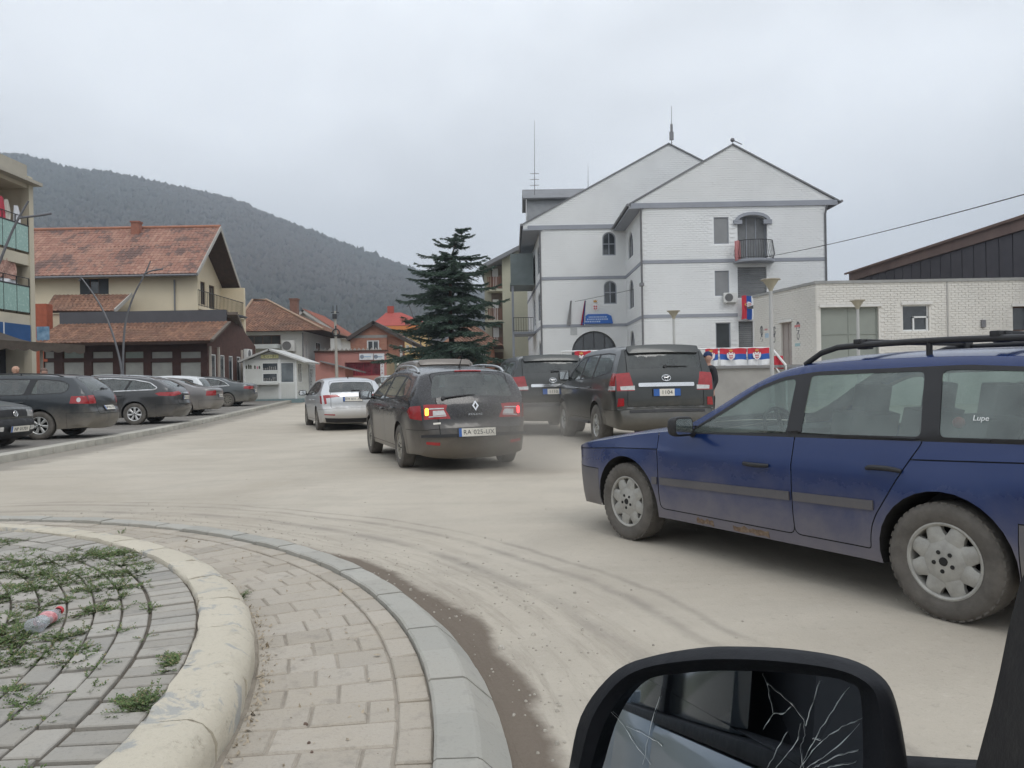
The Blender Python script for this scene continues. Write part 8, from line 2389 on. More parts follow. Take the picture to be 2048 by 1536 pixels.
# ------------------------------------------------------------------ conifer
def conifer():
    Y = 42.0; base = at(905, 765, Y); z0 = gz(Y); top = at(921, 456, Y); rr = random.Random(11)
    H = top.z - z0
    root = empty('conifer_tree', (base.x, Y, z0)); tag(root, 'tall dark green conifer with drooping layered branches and a bent tip', 'tree')
    lean = lambda t: Vector((base.x + (0.95 if t > .8 else 0) * ((t - .8) / .2) ** 2 * .9 + 0.06 * math.sin(t * 9), Y, z0 + H * t))
    m = MB(); ts = [k / 14 for k in range(15)]; m.tube([lean(t) for t in ts], [.22 * (1 - t) ** 1.1 + .015 for t in ts], 8)
    V = []; F = []; FM = []
    mb = MB()
    def needles(p, d, L):
        side = d.cross(Vector((0, 0, 1)))
        if side.length < .01: side = Vector((1, 0, 0))
        side.normalize()
        k = int(L / .05) + 2
        for i in range(k):
            t = i / k; c = p + d * L * t
            for sg in (-1, 1):
                dd = (d * rr.uniform(.3, .9) + side * sg * rr.uniform(.5, 1) + Vector((0, 0, rr.uniform(-.55, .25)))).normalized()
                ln = rr.uniform(.09, .20) * (1.1 - .5 * t); w = dd.cross(Vector((rr.uniform(-1, 1), rr.uniform(-1, 1), rr.uniform(-1, 1)))).normalized() * rr.uniform(.014, .028)
                b = len(V); V.extend([c - w, c + w, c + dd * ln]); F.append((b, b + 1, b + 2)); FM.append(rr.choice((0, 0, 1, 2)))
    levels = 18
    for lv in range(levels):
        t = .10 + .88 * (lv / (levels - 1)) ** .92
        env = np.interp(t, (.08, .16, .28, .42, .6, .75, .88, .97, 1), (2.5, 2.9, 2.9, 2.45, 2.2, 1.75, 1.15, .45, .2))
        nb = 9 if t < .85 else 6
        for b_ in range(nb):
            a = 2 * math.pi * (b_ + rr.random() * .7) / nb + lv * 1.9
            L = env * rr.choice((.45, .68, .86, 1.02, 1.16, 1.3)) * rr.uniform(.88, 1.1)
            p = lean(t) + Vector((0, 0, rr.uniform(-.12, .12))); d = Vector((math.cos(a), math.sin(a), 0))
            pts = []; n = max(4, int(L / .22))
            rise = rr.uniform(.02, .28) + .45 * max(0, t - .7); drop = rr.uniform(.14, .46) * (1.15 - t * .6)
            for i in range(n + 1):
                s = i / n
                pts.append(p + d * L * s + Vector((0, 0, L * (rise * s - drop * s * s * 1.2 + (.16 * s ** 4)))) + Vector((0, 0, rr.uniform(-.02, .02))))
            mb.tube(pts, [.03 * (1 - .8 * i / n) * (1.2 - t) + .004 for i in range(n + 1)], 4, False)
            for i in range(1, n + 1):
                s = i / n; q = pts[i]; dd = (pts[i] - pts[i - 1]).normalized(); sd = dd.cross(Vector((0, 0, 1))).normalized()
                tl = L * (.34 if t < .9 else .2) * (1.12 - s) * rr.uniform(.7, 1.3) + .10
                for sg in (-1, 1):
                    for rep in range(3):
                        td = (dd * rr.uniform(.5, 1) + sd * sg * rr.uniform(.6, 1.2) + Vector((0, 0, rr.uniform(-.55, -.02)))).normalized()
                        needles(q + dd * rr.uniform(-.1, .1), td, tl)
                needles(q, dd, .2)
    m.build('trunk', pm('conifer_bark', (.09, .06, .045), .95, var=.3, scale=4), root, 60)
    mb.build('branch', pm('conifer_bark', 0), root)['kind'] = 'stuff'
    g = [pm('needles_green', (.055, .092, .066), .8, var=.3, scale=1.2), pm('needles_dark', (.036, .064, .046), .85), pm('needles_pale', (.085, .125, .092), .75)]
    mesh_obj('crown', V, F, g, root, None, FM)['kind'] = 'stuff'
    to_base(root)
conifer()
# ------------------------------------------------------------------ wooded hill
def hill():
    rid = [(-1500, 470), (-900, 420), (-300, 330), (0, 317), (60, 320), (130, 345), (250, 358), (380, 386), (470, 405), (560, 445), (640, 475), (720, 507), (800, 537), (880, 564), (960, 592), (1040, 618), (1150, 650), (1300, 682), (1600, 705), (2048, 712), (3600, 712)]
    px = np.arange(-1400, 3400, 5.0); rr = np.random.RandomState(4)
    def fractal(n, sc, seed):
        r = np.random.RandomState(seed); out = np.zeros(n)
        for s_, a in ((sc, 1), (sc / 2.3, .5), (sc / 5, .25), (sc / 11, .14)):
            k = int(n / s_) + 3; out += a * np.interp(np.arange(n) / s_, np.arange(k), r.uniform(-1, 1, k))
        return out
    yr = np.interp(px, [p[0] for p in rid], [p[1] for p in rid]) + fractal(len(px), 60, 1) * 2.0
    rows = 70; V = []; F = []
    fold = fractal(len(px), 45, 2)
    for i, (x, y) in enumerate(zip(px, yr)):
        d = ray(x, 768); D = 980 + 120 * math.sin(x / 700.0)
        top = at(x, y, D).z; k = D
        dirx = d.x / d.y
        for j in range(rows + 12):
            if j <= rows:
                t = j / rows; yy = 300 + (D - 300) * t
                z = 0.8 + (top - 0.8) * (t ** 1.18) + fold[i] * 14 * math.sin(math.pi * t) * (1 if top > 40 else .3)
            else:
                t = (j - rows) / 12; yy = D + 420 * t; z = top * (1 - t * .9)
            z += (rr.uniform(-1, 1) * 1.8 + (2.2 if rr.rand() < .12 else 0)) * (1 if 2 < j else 0) * (1 if top > 25 else .25)
            V.append((dirx * yy + rr.uniform(-1, 1), yy, max(z, .2)))
    L = rows + 12
    F = [(i * L + j, (i + 1) * L + j, (i + 1) * L + j + 1, i * L + j + 1) for i in range(len(px) - 1) for j in range(L - 1)]
    m, n, l, b = nodes_of('winter_forest')
    g = n.new('ShaderNodeNewGeometry'); pos = g.outputs['Position']
    a = noise_n(n, l, pos, 0.010, 6, .65, .6); q = noise_n(n, l, pos, .09, 4, .7); s_ = noise_n(n, l, pos, .35, 3, .7)
    c = mixrgb(n, l, (.052, .044, .036), (.030, .040, .026), range_n(n, l, a, .45, .62))
    c = mixrgb(n, l, c, (.085, .066, .055), range_n(n, l, q, .5, .8, 0, .6)); c = mixrgb(n, l, c, (.018, .018, .016), range_n(n, l, s_, .5, .8, 0, .6))
    l.new(c, b.inputs['Base Color']); b.inputs['Roughness'].default_value = 1; b.inputs['Specular IOR Level'].default_value = .1
    o = mesh_obj('hill', V, F, m, None, 180)
    structure(o, 'wooded hillside rising behind the town')
    # bare winter crowns: one mass of trees, too far to tell apart
    rq = np.random.RandomState(9); FV = []; FF = []; T = []
    A = np.array(V).reshape(len(px), L, 3); i0, i1 = int((-120 + 1400) / 5), int((1080 + 1400) / 5)
    for _ in range(30000):
        i = rq.randint(i0, i1); j = min(rows, int(rows * (1 - rq.rand() ** 1.6 * .86)))
        b_ = A[i, j] + rq.uniform(-4, 4, 3) * (1, 1, 0); h_ = rq.uniform(4.5, 9.5); w_ = h_ * rq.uniform(.28, .5)
        if A[i, rows, 2] < 25: h_ *= .5; w_ *= .5
        k0 = len(FV); n5 = 5; tn = float(np.clip(.5 + .28 * math.sin(b_[0] * .012 + 2.0 * math.sin(b_[1] * .006)) + rq.normal(0, .09), 0, 1))
        FV.append((b_[0], b_[1], b_[2] - 2)); 
        for q5 in range(n5):
            a5 = 2 * math.pi * q5 / n5 + rq.rand(); r5 = w_ * rq.uniform(.7, 1.2); FV.append((b_[0] + r5 * math.cos(a5), b_[1] + r5 * math.sin(a5), b_[2] + h_ * rq.uniform(.25, .6)))
        FV.append((b_[0] + rq.uniform(-1, 1), b_[1], b_[2] + h_))
        for q5 in range(n5):
            e5 = (q5 + 1) % n5; FF.append((k0, k0 + 1 + e5, k0 + 1 + q5)); FF.append((k0 + 6, k0 + 1 + q5, k0 + 1 + e5)); T += [tn, tn]
    m, n, l, b = nodes_of('winter_crowns'); at_ = n.new('ShaderNodeAttribute'); at_.attribute_name = 'tone'
    c = mixrgb(n, l, (.040, .047, .038), (.082, .068, .060), at_.outputs['Fac']); l.new(c, b.inputs['Base Color']); b.inputs['Roughness'].default_value = 1; b.inputs['Specular IOR Level'].default_value = .05
    o = mesh_obj('forest', FV, FF, m, None, 180); q = o.data.attributes.new('tone', 'FLOAT', 'FACE'); q.data.foreach_set('value', T)
    tag(o, 'bare brown and dark green winter woods covering the hillside', 'forest', kind='stuff')
hill()

# ------------------------------------------------------------------ railing with flags and terrace wall
def terrace():
    Y = 25.0; x0, x1 = 1.6, at(1546, 720, Y).x; zt, zb = at(1450, 697, Y).z, at(1450, 733, Y).z
    w = empty('terrace_wall', ((x0 + x1) / 2, Y, 0)); tag(w, 'grey concrete terrace wall below the flag-hung railing', 'wall')
    m = MB(); m.box2((x0, Y + .06, -.1), (x1 + .9, Y + .32, zb - .07)); m.build('wall', M_CONC, w); m = MB(); m.box2((x0 - .05, Y - .02, zb - .068), (x1 + .95, Y + .40, zb + .02)); m.build('coping', pm('terrace_coping', (.22, .22, .22), .85), w); to_base(w)
    r = empty('railing', ((x0 + x1) / 2, Y, zb)); tag(r, 'white tubular railing along the terrace, hung with flags', 'railing')
    mw = pm('white_tube', (.66, .66, .65), .5)
    m = MB(); m.tube([(x0, Y + .15, zt), (x1, Y + .15, zt)], .03, 8); m.tube([(x0, Y + .15, (zt + zb) / 2), (x1, Y + .15, (zt + zb) / 2)], .02, 8); m.build('rail', mw, r, 50)
    n = 9
    for k in range(n + 1):
        x = x0 + (x1 - x0) * k / n; m = MB(); m.tube([(x, Y + .15, zb), (x, Y + .15, zt)], .025, 8); m.build('post', mw, r, 50)
    e = at(1572, 731, Y - .2); m = MB(); m.tube([(x1, Y + .15, zt), (e.x, Y - .2, e.z)], .04, 8); m.tube([(x1, Y + .15, zt - .45), (e.x - .05, Y - .2, e.z - .45)], .025, 8); m.tube([(e.x, Y - .2, e.z), (e.x, Y - .2, 0)], .03, 8); m.build('stair_rail', mw, r, 50)
    to_base(r)
    for k, (a, b, lab) in enumerate(((1412, 1437, 'tricolour flag on the railing beside the person in dark clothes'), (1441, 1494, 'tricolour flag in the middle of the railing, left of the lamp post'), (1497, 1540, 'tricolour flag on the railing cut by the lamp post'), (1150, 1182, 'red and white flag on the railing seen between the two off-road wagons'))):
        p0, p1 = at(a, 733, Y), at(b, 700, Y)
        flag('railing_flag', Matrix(((1, 0, 0, p0.x), (0, 0, -1, Y + .06), (0, 1, 0, zb + .03), (0, 0, 0, 1))), p1.x - p0.x, zt - zb - .03, lab, group='flags on the railing', sag=.03, seed=k + 20)
    p0, p1 = at(1548, 731, Y), at(1566, 706, Y)
    flag('stair_flag', Matrix(((1, 0, 0, p0.x), (0, 0, -1, Y + .02), (0, 1, 0, zb - .1), (0, 0, 0, 1))), .3, .42, 'small red flag under the sloping stair rail', arms=False, seed=30, cols=[FLAGM[0]] * 3)
terrace()

# ------------------------------------------------------------------ street lamps, poles, wires
def bowl_lamp(px, py_top, Y, label, H=None):
    top = at(px, py_top, Y); z0 = gz(Y)
    root = empty('street_lamp', (top.x, Y, z0)); tag(root, label, 'street lamp', 'cone-shaped street lamps')
    s = 1.0
    mp_ = pm('lamp_post_grey', (.44, .44, .43), .6, var=.1, scale=3)
    m = MB(); m.tube([(top.x, Y, z0), (top.x, Y, z0 + .5), (top.x, Y, z0 + .52), (top.x, Y, top.z - .30)], [.085, .085, .06, .05], 12); m.lathe([(.13, 0), (.13, .04), (.09, .06)], 12, Matrix.Translation((top.x, Y, z0))); m.build('post', mp_, root, 50)
    m = MB(); m.lathe([(.05, -.32), (.06, -.28), (.10, -.20), (.20, -.05), (.225, -.02)], 24, Matrix.Translation(top)); m.build('shade', pm('lamp_shade_cream', (.40, .37, .29), .5, var=.1, scale=4), root, 50)
    m = MB(); m.lathe([(.265, -.02), (.27, 0), (.26, .012), (.05, .03), (0, .03)], 24, Matrix.Translation(top)); m.lathe([(0, -.019), (.265, -.02)], 24, Matrix.Translation(top)); m.build('lid', pm('lamp_lid', (.36, .33, .27), .6), root, 50)
    to_base(root)
bowl_lamp(1541, 559, 21.7, 'cone-shaped street lamp in front of the flags, nearest of the three')
bowl_lamp(1715, 601, 28.2, 'cone-shaped street lamp in front of the grey-green door')
bowl_lamp(1347, 622, 31.3, 'cone-shaped street lamp in front of the white building wall')

def arm_lamp(Y, arms, label, r=.05):
    """lamp of bent steel tubes splitting from one foot; arms: lists of picture points from the foot up"""
    p0 = at(*arms[0][0], Y); z0 = gz(Y) + (PZ if p0.x < KX(Y) else 0)
    root = empty('branching_lamp', (p0.x, Y, z0)); tag(root, label, 'street lamp', 'branching steel lamps')
    mt = pm('lamp_steel', (.16, .16, .17), .5, .3)
    for k, a in enumerate(arms):
        pts = [at(x, y, Y + (.15 if k % 2 else -.0)) for x, y in a]
        if k < 2: pts = [Vector((pts[0].x, pts[0].y, z0))] + pts
        q = []
        for i in range(len(pts) - 1):
            for t in (0, .33, .66):
                A, B = pts[max(i - 1, 0)], pts[i]; C_, D_ = pts[i + 1], pts[min(i + 2, len(pts) - 1)]
                q.append(.5 * ((2 * B) + (C_ - A) * t + (2 * A - 5 * B + 4 * C_ - D_) * t * t + (3 * B - A - 3 * C_ + D_) * t ** 3))
        q.append(pts[-1])
        m = MB(); n = len(q); m.tube(q, [r * (1.15 - .6 * i / n) if k < 2 else r * .7 for i in range(n)], 8); m.build('arm', mt, root, 60)
    to_base(root)
arm_lamp(34.0, [[(243, 742), (232, 690), (215, 640), (192, 596), (163, 556)], [(246, 742), (247, 690), (252, 640), (268, 590), (288, 552), (301, 522)], [(288, 548), (305, 541), (326, 538)], [(163, 556), (158, 562)]], 'branching steel lamp rising in front of the restaurant')
arm_lamp(24.0, [[(-40, 700), (-20, 580), (5, 510), (30, 450), (57, 402)], [(-44, 700), (-34, 600), (-30, 520), (-60, 450)], [(36, 436), (70, 432), (103, 427)]], 'branching steel lamp at the left edge in front of the flats')
arm_lamp(46.0, [[(848, 732), (842, 690), (832, 650), (815, 602)], [(850, 732), (852, 700), (858, 675), (868, 655)]], 'branching steel lamp standing left of the conifer', .045)
def ring_pole():
    Y = 49.0; b, t = at(674, 750, Y), at(670, 622, Y); z0 = gz(Y)
    root = empty('utility_pole', (b.x, Y, z0)); tag(root, 'tall pale pole with a dark round wreath in front of the pink shop', 'pole')
    m = MB(); m.tube([(b.x, Y, z0), t], [.11, .07], 10); m.build('pole', pm('pole_concrete', (.40, .38, .34), .85, var=.1, scale=2), root, 50)
    c = at(672, 665, Y - .15); m = MB(); m.tube([c + Vector((.21 * math.cos(2 * math.pi * k / 20), 0, .21 * math.sin(2 * math.pi * k / 20))) for k in range(21)], .045, 8); m.box(c + Vector((0, 0, .3)), (.07, .1, .25)); m.build('wreath', M_IRON, root, 60)
    m = MB()
    for q in (-.12, .12): m.beam(t + Vector((q, 0, -.1)), t + Vector((q, 0, .35)), .04, .04)
    m.beam(t + Vector((-.25, 0, -.1)), t + Vector((.25, 0, -.1)), .05, .05); m.box(t + Vector((0, -.1, -.35)), (.25, .2, .3)); m.build('bracket', M_IRON, root); to_base(root)
ring_pole()
def wire(pts, r, label):
    m = MB(); q = []
    for (a, b, sag) in pts:
        for k in range(24): t = k / 24; q.append(a.lerp(b, t) - Vector((0, 0, sag * 4 * t * (1 - t))))
    q.append(pts[-1][1]); m.tube(q, r, 5)
    tag(m.build('overhead_cable', M_IRON), label, 'cable', 'overhead cables')
wire([(at(2300, 318, 14), at(1540, 512, 41.4), .15), (at(1540, 512, 41.4), at(1150, 603, 47.5), .1)], .014, 'thin black cable sloping from the upper right to the white building')

# ------------------------------------------------------------------ people
def person(name, loc, face_deg, h, label, top_col, leg_col, hair=None, cap=None, skin=(.42, .25, .19), pose=0):
    """one continuous body grown along a skeleton; clothes and hair are shells of their own"""
    s = h / 1.78
    root = empty(name, loc, R(face_deg)); tag(root, label, 'person')
    def grow(nm, chains, mat, sub=2):
        vs = []; es = []; rs = []; idx = {}
        for ch in chains:
            prev = None
            for (p, r) in ch:
                k = tuple(round(q, 4) for q in p)
                if k not in idx: idx[k] = len(vs); vs.append(Vector(p) * s); rs.append(r * s if not isinstance(r, tuple) else (r[0] * s, r[1] * s))
                if prev is not None and prev != idx[k]: es.append((prev, idx[k]))
                prev = idx[k]
        me = bpy.data.meshes.new(nm); me.from_pydata([tuple(v) for v in vs], es, [])
        o = bpy.data.objects.new(nm, me); COL.objects.link(o)
        md = o.modifiers.new('skin', 'SKIN'); md.use_smooth_shade = True
        for i, sv in enumerate(me.skin_vertices[0].data):
            sv.radius = rs[i] if isinstance(rs[i], tuple) else (rs[i], rs[i]); sv.use_root = (i == 0)
        sb = o.modifiers.new('sub', 'SUBSURF'); sb.levels = sub; sb.render_levels = sub
        dg = bpy.context.evaluated_depsgraph_get(); m2 = bpy.data.meshes.new_from_object(o.evaluated_get(dg))
        bpy.data.objects.remove(o); m2.materials.clear(); m2.materials.append(mat)
        q = bpy.data.objects.new(nm, m2); q.parent = root; link(q); return q
    # x forward, y left, z up; first chain starts at the pelvis
    pel = (0, 0, .95)
    body = [[(pel, (.13, .15)), ((0, 0, 1.12), (.12, .14)), ((.01, 0, 1.30), (.12, .17)), ((0, 0, 1.44), (.09, .14)), ((.0, 0, 1.50), .055), ((.01, 0, 1.56), .055), ((.02, 0, 1.63), (.085, .075)), ((.015, 0, 1.70), (.095, .078)), ((0, 0, 1.755), (.06, .055))],
            [((.02, 0, 1.63), (.085, .075)), ((.105, 0, 1.625), .018)]]
    jacket = [[(pel, (.15, .18)), ((0, 0, 1.12), (.14, .165)), ((.01, 0, 1.30), (.14, .19)), ((0, 0, 1.43), (.11, .15)), ((0, 0, 1.50), .07)]]
    legs = [[(pel, (.14, .17)), ((0, 0, .88), (.13, .16))]]
    hands = []
    for sg in (1, -1):
        body.append([((.02, 0, 1.70 - .07), (.085, .075)), ((.0, sg * .083, 1.625), .014)])
        sh, el, wr = (0, sg * .19, 1.42), (-.02, sg * .25, 1.15), (.10, sg * .24, .93)
        jacket.append([((0, 0, 1.43), (.11, .15)), (sh, .075), (el, .058), (wr, .045)])
        body.append([((0, 0, 1.44), (.09, .14)), (sh, .05), (el, .042), (wr, .03), ((.13, sg * .235, .86), (.02, .035))])
        palm = (.13, sg * .235, .86)
        for k, (dx, ln) in enumerate(((-.025, .07), (-.008, .08), (.009, .075), (.025, .06))): body.append([(palm, (.02, .035)), ((.13 + dx, sg * .235, .83), .009), ((.14 + dx, sg * .23, .83 - ln * .6), .008), ((.135 + dx, sg * .215, .83 - ln), .007)])
        body.append([(palm, (.02, .035)), ((.165, sg * .22, .86), .010), ((.18, sg * .21, .83), .009)])
        hip, kn, an = (0, sg * .10, .86), (.02, sg * .11, .48), (-.01, sg * .115, .09)
        legs.append([((0, 0, .88), (.13, .16)), (hip, .098), (kn, .072), ((0, sg * .115, .12), .062)])
        body.append([(pel, (.13, .15)), (hip, .08), (kn, .055), (an, .04), ((.06, sg * .12, .045), .04), ((.16, sg * .125, .035), .032)])
    grow('body', body, pm('skin_%s' % label[:8], skin, .6, var=.08, scale=8))
    grow('jacket', jacket, pm('jacket_%s' % label[:8], top_col, .85, var=.15, scale=10)); grow('trousers', legs, pm('trousers_%s' % label[:8], leg_col, .9, var=.15, scale=10))
    for sg in (1, -1):
        m = MB(); m.ball((.07 * s, sg * .12 * s, .045 * s), .15 * s, 10, 8, (1, .42, .38)); m.build('shoe', pm('shoe_black', (.02, .02, .02), .6), root, 60)
        m = MB(); m.ball((.10 * s, sg * .032 * s, 1.655 * s), .010 * s, 8, 6); m.build('eye', pm('eye_dark', (.02, .015, .012), .3), root, 60)
    m = MB(); m.tube([(.103 * s, -.025 * s, 1.585 * s), (.109 * s, 0, 1.583 * s), (.103 * s, .025 * s, 1.585 * s)], .006 * s, 6); m.build('mouth', pm('lips', (.30, .12, .10), .6), root, 60)
    if hair or cap:
        m = MB(); m.ball((.005 * s, 0, 1.705 * s), .102 * s, 16, 12, (1, .84, .9)); m.v = [v for v in m.v]
        m.v = [Vector((v.x, v.y, max(v.z, (1.68 if v.x > .03 * s else 1.62) * s))) for v in m.v]
        if cap: m.box((.125 * s, 0, 1.70 * s), (.11 * s, .14 * s, .015 * s))
        m.build('cap' if cap else 'hair', pm('cap_%s' % label[:8], cap or hair, .85), root, 60)
    return root
a = at(1417, 760, 17.6); person('person', (a.x, 17.6, 0), 200, 1.86, 'person in dark clothes and blue cap standing right of the nearer off-road wagon', (.022, .022, .026), (.02, .02, .024), cap=(.015, .03, .09))
a = at(31, 760, 22.3); person('person', (a.x, 22.3, gz(22) + PZ), -20, 1.86, 'bald person whose head shows above the navy estate, farther left of the two', (.20, .07, .06), (.03, .03, .04), skin=(.50, .30, .21))
a = at(88, 760, 24.5); person('person', (a.x, 24.5, gz(24) + PZ), 10, 1.80, 'person whose head shows above the navy estate beside the awning post', (.12, .05, .05), (.03, .03, .04), hair=(.16, .11, .09))

# ------------------------------------------------------------------ the car the picture is taken from: cracked door mirror, frame, flank
def door_mirror_mat():
    m, n, l, b = nodes_of('door_mirror_silver')
    g = n.new('ShaderNodeNewGeometry'); q = noise_n(n, l, g.outputs['Position'], 30, 4, .6)
    l.new(mixrgb(n, l, (.44, .48, .52), (.56, .60, .63), q), b.inputs['Base Color']); b.inputs['Metallic'].default_value = 1; b.inputs['Roughness'].default_value = .015
    return m
def own_car():
    Fd = Vector((.85, .527)).normalized(); No = Vector((-Fd.y, Fd.x)); c0 = .26
    P = lambda s, z, off=0.0: Vector((No.x * (c0 + off) + Fd.x * s, No.y * (c0 + off) + Fd.y * s, z))
    root = empty('viewer_car', P(-.6, 0)); tag(root, 'black door mirror with cracked glass and dark door frame of the nearest car', 'car')
    mb_ = pm('mirror_black', (.010, .011, .014), .62, var=.15, scale=20, bump=.08, bscale=220, spec=.22)
    n = Vector((-.50, -.84, .20)).normalized(); M = at(1470, 1440, .60); cam_p = Vector((0, 0, CAM_Z))
    def on_plane(x, y, off=0.0):
        d = ray(x, y); t = (M + n * off - cam_p).dot(n) / d.dot(n); return cam_p + d * t
    outer = [(1128, 1600), (1138, 1536), (1161, 1434), (1211, 1361), (1269, 1322), (1374, 1302), (1460, 1299), (1573, 1305), (1686, 1325), (1754, 1361), (1786, 1416), (1809, 1536), (1812, 1620), (1780, 1720), (1690, 1765), (1300, 1770), (1180, 1720)]
    inner = [(1168, 1600), (1181, 1536), (1211, 1443), (1256, 1379), (1310, 1354), (1370, 1346), (1437, 1341), (1528, 1343), (1641, 1352), (1700, 1366), (1722, 1397), (1726, 1536), (1722, 1610), (1690, 1680), (1620, 1710), (1330, 1712), (1210, 1680)]
    def smooth2(pl, k=4):
        q = []; N = len(pl)
        for i in range(N):
            A, B, C_, D_ = (Vector(pl[(i + j) % N]) for j in (-1, 0, 1, 2))
            for t in (j / k for j in range(k)): q.append(.5 * ((2 * B) + (C_ - A) * t + (2 * A - 5 * B + 4 * C_ - D_) * t * t + (3 * B - A - 3 * C_ + D_) * t ** 3))
        return q
    o2, i2 = smooth2(outer), smooth2(inner); N = len(o2)
    rings = [[on_plane(*i2[k], -.012) for k in range(N)], [on_plane(*i2[k], 0.004) for k in range(N)]]
    mid = [i2[k].lerp(o2[k], .55) for k in range(N)]
    rings += [[on_plane(*mid[k], .014) for k in range(N)], [on_plane(*o2[k], .004) for k in range(N)]]
    cen = sum((on_plane(*p) for p in o2), Vector()) / N
    for dd, sc in ((-.03, .995), (-.06, .93), (-.085, .78), (-.10, .5), (-.104, .1)): rings.append([cen + (on_plane(*o2[k]) - cen) * sc + n * dd for k in range(N)])
    V = [v for r_ in rings for v in r_]; F = [(r_ * N + k, r_ * N + (k + 1) % N, (r_ + 1) * N + (k + 1) % N, (r_ + 1) * N + k) for r_ in range(len(rings) - 1) for k in range(N)]
    F.append(tuple(range((len(rings) - 1) * N, len(rings) * N)))
    ho = mesh_obj('mirror_housing', V, F, mb_, root, 50)
    # the broken glass: shards fanning out from the blow, each a little out of true
    mm_ = door_mirror_mat(); hit = Vector((1607, 1538)); ang = [18, 40, 61, 86, 113, 150, 196, 290, 378]; rs_ = random.Random(6)
    px_poly = [tuple(p) for p in i2]
    for a0, a1 in zip(ang[:-1], ang[1:]):
        d0 = Vector((math.cos(R(a0)), -math.sin(R(a0)))); d1 = Vector((math.cos(R(a1)), -math.sin(R(a1))))
        sec = clip_half(clip_half(px_poly, hit, tuple(-d0)), hit, tuple(d1))
        if len(sec) < 3: continue
        pts = [on_plane(*p, -.0105) for p in sec]; cc = sum(pts, Vector()) / len(pts); k_ = .010 if a1 - a0 < 60 else .002
        ax = Vector((rs_.uniform(-1, 1), rs_.uniform(-1, 1), rs_.uniform(-1, 1))).normalized(); rot = Matrix.Rotation(rs_.uniform(-1, 1) * k_ * 1.5, 3, ax)
        mesh_obj('mirror_shard', [cc + rot @ (p - cc) for p in pts], [tuple(range(len(pts)))], mm_, ho)
    zp = lambda x, y: (1120 + x * .4531, 1180 + y * .4531)
    cr = [[(893, 367), (912, 412), (975, 460), (1020, 505), (1075, 570), (1080, 640), (1060, 700), (1075, 786)], [(912, 412), (925, 470), (940, 545), (898, 615)], [(940, 545), (985, 545), (1018, 515)], [(1275, 430), (1225, 500), (1150, 610), (1105, 690), (1060, 786)], [(1335, 570), (1260, 595), (1190, 640), (1130, 690), (1070, 770)],
          [(1320, 590), (1240, 680), (1160, 740), (1090, 786)], [(1320, 710), (1230, 730), (1150, 770), (1110, 790)], [(1310, 760), (1230, 775), (1180, 786)], [(1000, 630), (960, 700), (915, 786)], [(1062, 590), (1050, 660), (990, 740), (950, 790)], [(295, 603), (360, 630), (430, 670), (450, 690)], [(225, 540), (275, 590), (330, 680), (400, 770)], [(1110, 655), (1150, 665)], [(440, 470), (400, 600), (365, 770)], [(1150, 400), (1105, 520), (1085, 600)]]
    m = MB(); rr_ = random.Random(2)
    for c_ in cr:
        pts = [on_plane(*zp(*p), -.0085) for p in c_]; q = []
        for A, B in zip(pts[:-1], pts[1:]):
            for k in range(4): q.append(A.lerp(B, k / 4) + Vector((rr_.uniform(-1, 1), rr_.uniform(-1, 1), rr_.uniform(-1, 1))) * .0005)
        q.append(pts[-1]); m.tube(q, [rr_.choice((.00007, .0001, .00016, .00032)) for _ in q], 4)
    m.build('crack', pm('glass_crack', (.62, .66, .66), .35), ho)['kind'] = 'stuff'
    m = MB(); m.tube([cen - n * .08 + Vector((0, 0, -.05)), P(.62, .93, .0)], [.03, .04], 10); m.build('mirror_arm', mb_, root, 50)
    # door frame at the right edge
    n2 = -Vector((No.x, No.y, 0))
    fr = [(2062, 1120), (2040, 1165), (2016, 1260), (2000, 1340), (1984, 1410), (1960, 1500), (1948, 1545), (1935, 1640), (2300, 1640), (2300, 1000), (2140, 1000)]
    def on_flank(x, y, off): 
        d = ray(x, y); t = (c0 + off) / (No.x * d.x + No.y * d.y); return cam_p + d * t
    V = [on_flank(*p, .0) for p in fr] + [on_flank(*p, .0) + Vector((Fd.x, Fd.y, 0)) * .06 + Vector((No.x, No.y, 0)) * .02 for p in fr]; k = len(fr)
    mesh_obj('door_frame', V, [tuple(range(k)), tuple(range(2 * k - 1, k - 1, -1))] + [(i, (i + 1) % k, k + (i + 1) % k, k + i) for i in range(k)], mb_, root)
    # outer flank behind the camera, seen only in the mirror
    ps = paint('pale_blue_paint', (.30, .36, .42), .5, .3, .1, .6, .35, .02)
    def prism(name, s0, s1, z0, z1, o0, o1, mat, bev=.02):
        m = MB(); vs = [P(s, z, o) for s in (s0, s1) for o in (o0, o1) for z in (z0, z1)]
        m.add(vs, [(0, 1, 3, 2), (4, 6, 7, 5), (0, 4, 5, 1), (2, 3, 7, 6), (0, 2, 6, 4), (1, 5, 7, 3)]); return m.build(name, mat, root, bevel=bev)
    prism('door', -1.0, .45, .34, .93, -.06, .03, ps); prism('door', -1.95, -1.01, .34, .95, -.06, .03, ps); prism('rear_wing', -3.0, -1.96, .34, 1.0, -.06, .02, ps)
    prism('window_seal', -1.95, .30, .931, .955, -.04, .035, mb_, .005)
    prism('window', -1.86, -1.06, .957, 1.36, -.03, .0, M_PANE, .004); prism('window', -.97, -.30, .957, 1.37, -.03, .0, M_PANE, .004)
    prism('roof_frame', -2.6, -.30, 1.372, 1.46, -.10, .02, ps); prism('pillar', -1.055, -.975, .957, 1.371, -.04, .012, mb_, .008)
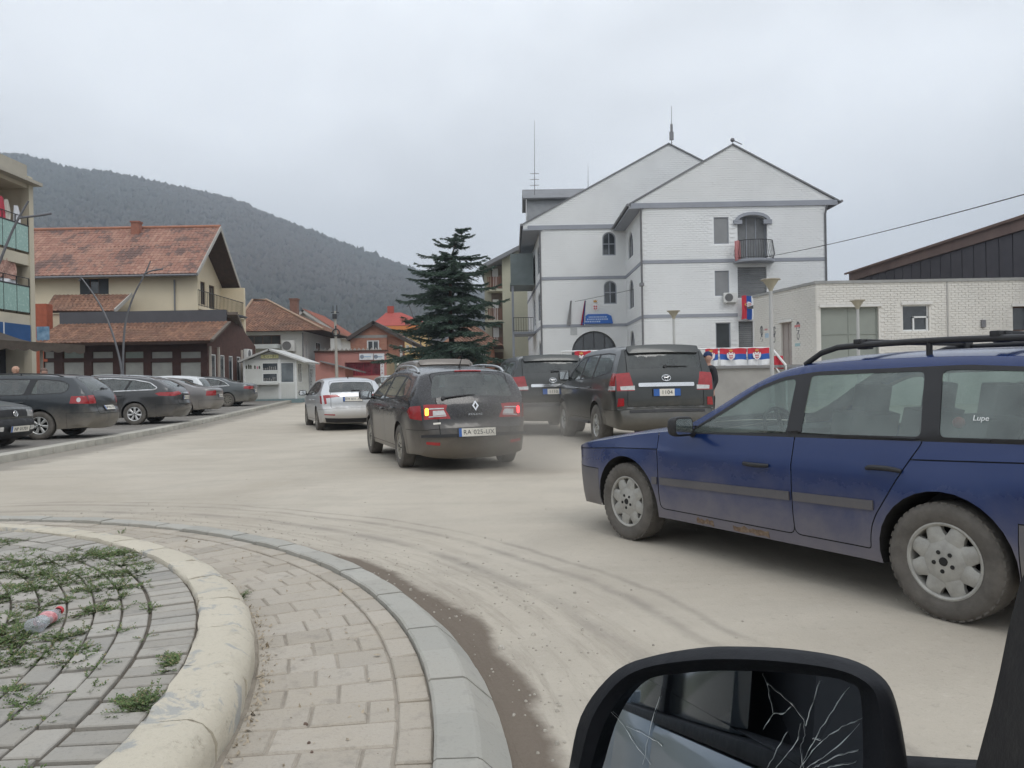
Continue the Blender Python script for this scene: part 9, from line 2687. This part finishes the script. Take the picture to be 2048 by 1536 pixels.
    # cabin behind the camera, glimpsed in the mirror
    prism('seat', -.85, -.28, .35, 1.30, -.75, -.12, M_SEATS, .06); prism('headrest', -.72, -.58, 1.31, 1.42, -.55, -.30, M_SEATS, .03)
    prism('roof_lining', -2.0, .12, 1.44, 1.47, -1.5, -.11, M_DARKIN, .004); prism('far_door', -2.0, .12, .34, 1.43, -1.55, -1.45, M_DARKIN, .01)
    to_base(root)
own_car()

# ------------------------------------------------------------------ pale veil added behind the black estate, standing in for window glare
def dust():
    m = bpy.data.materials.new('road_dust'); m.use_nodes = True; n, l = m.node_tree.nodes, m.node_tree.links
    n.remove(n['Principled BSDF']); v = n.new('ShaderNodeVolumePrincipled'); tc = n.new('ShaderNodeTexCoord')
    v.inputs['Color'].default_value = (.90, .85, .77, 1)
    ln = n.new('ShaderNodeVectorMath'); ln.operation = 'LENGTH'; l.new(tc.outputs['Object'], ln.inputs[0])
    f = range_n(n, l, ln.outputs['Value'], 0.1, 1.0, 1.0, 0.0, True); q = range_n(n, l, noise_n(n, l, tc.outputs['Object'], 1.6, 3, .5), .3, .7, .5, 1.4)
    l.new(math_n(n, l, 'MULTIPLY', math_n(n, l, 'MULTIPLY', f, q), .62), v.inputs['Density']); l.new(v.outputs[0], n['Material Output'].inputs['Volume'])
    b = MB(); b.ball((0, 0, 0), 1.0, 20, 12); o = b.build('glare_veil', m); c = at(1050, 880, 10.9)
    o.location = (c.x, 10.9, .52); o.scale = (1.25, 1.0, .95); tag(o, 'thin pale veil added behind the black estate in place of window glare', 'dust', kind='stuff')
dust()
# ------------------------------------------------------------------ haze
def haze():
    m = bpy.data.materials.new('haze_air'); m.use_nodes = True; n, l = m.node_tree.nodes, m.node_tree.links
    n.remove(n['Principled BSDF']); v = n.new('ShaderNodeVolumePrincipled')
    v.inputs['Color'].default_value = (.80, .89, 1.0, 1); v.inputs['Density'].default_value = .0006; v.inputs['Anisotropy'].default_value = .2
    l.new(v.outputs[0], n['Material Output'].inputs['Volume'])
    mb_ = MB(); mb_.box2((-2300, -340, -1.2), (2300, 1700, 340)); o = mb_.build('haze', m); tag(o, 'thin bluish air haze over the valley', 'haze', kind='stuff')
haze()
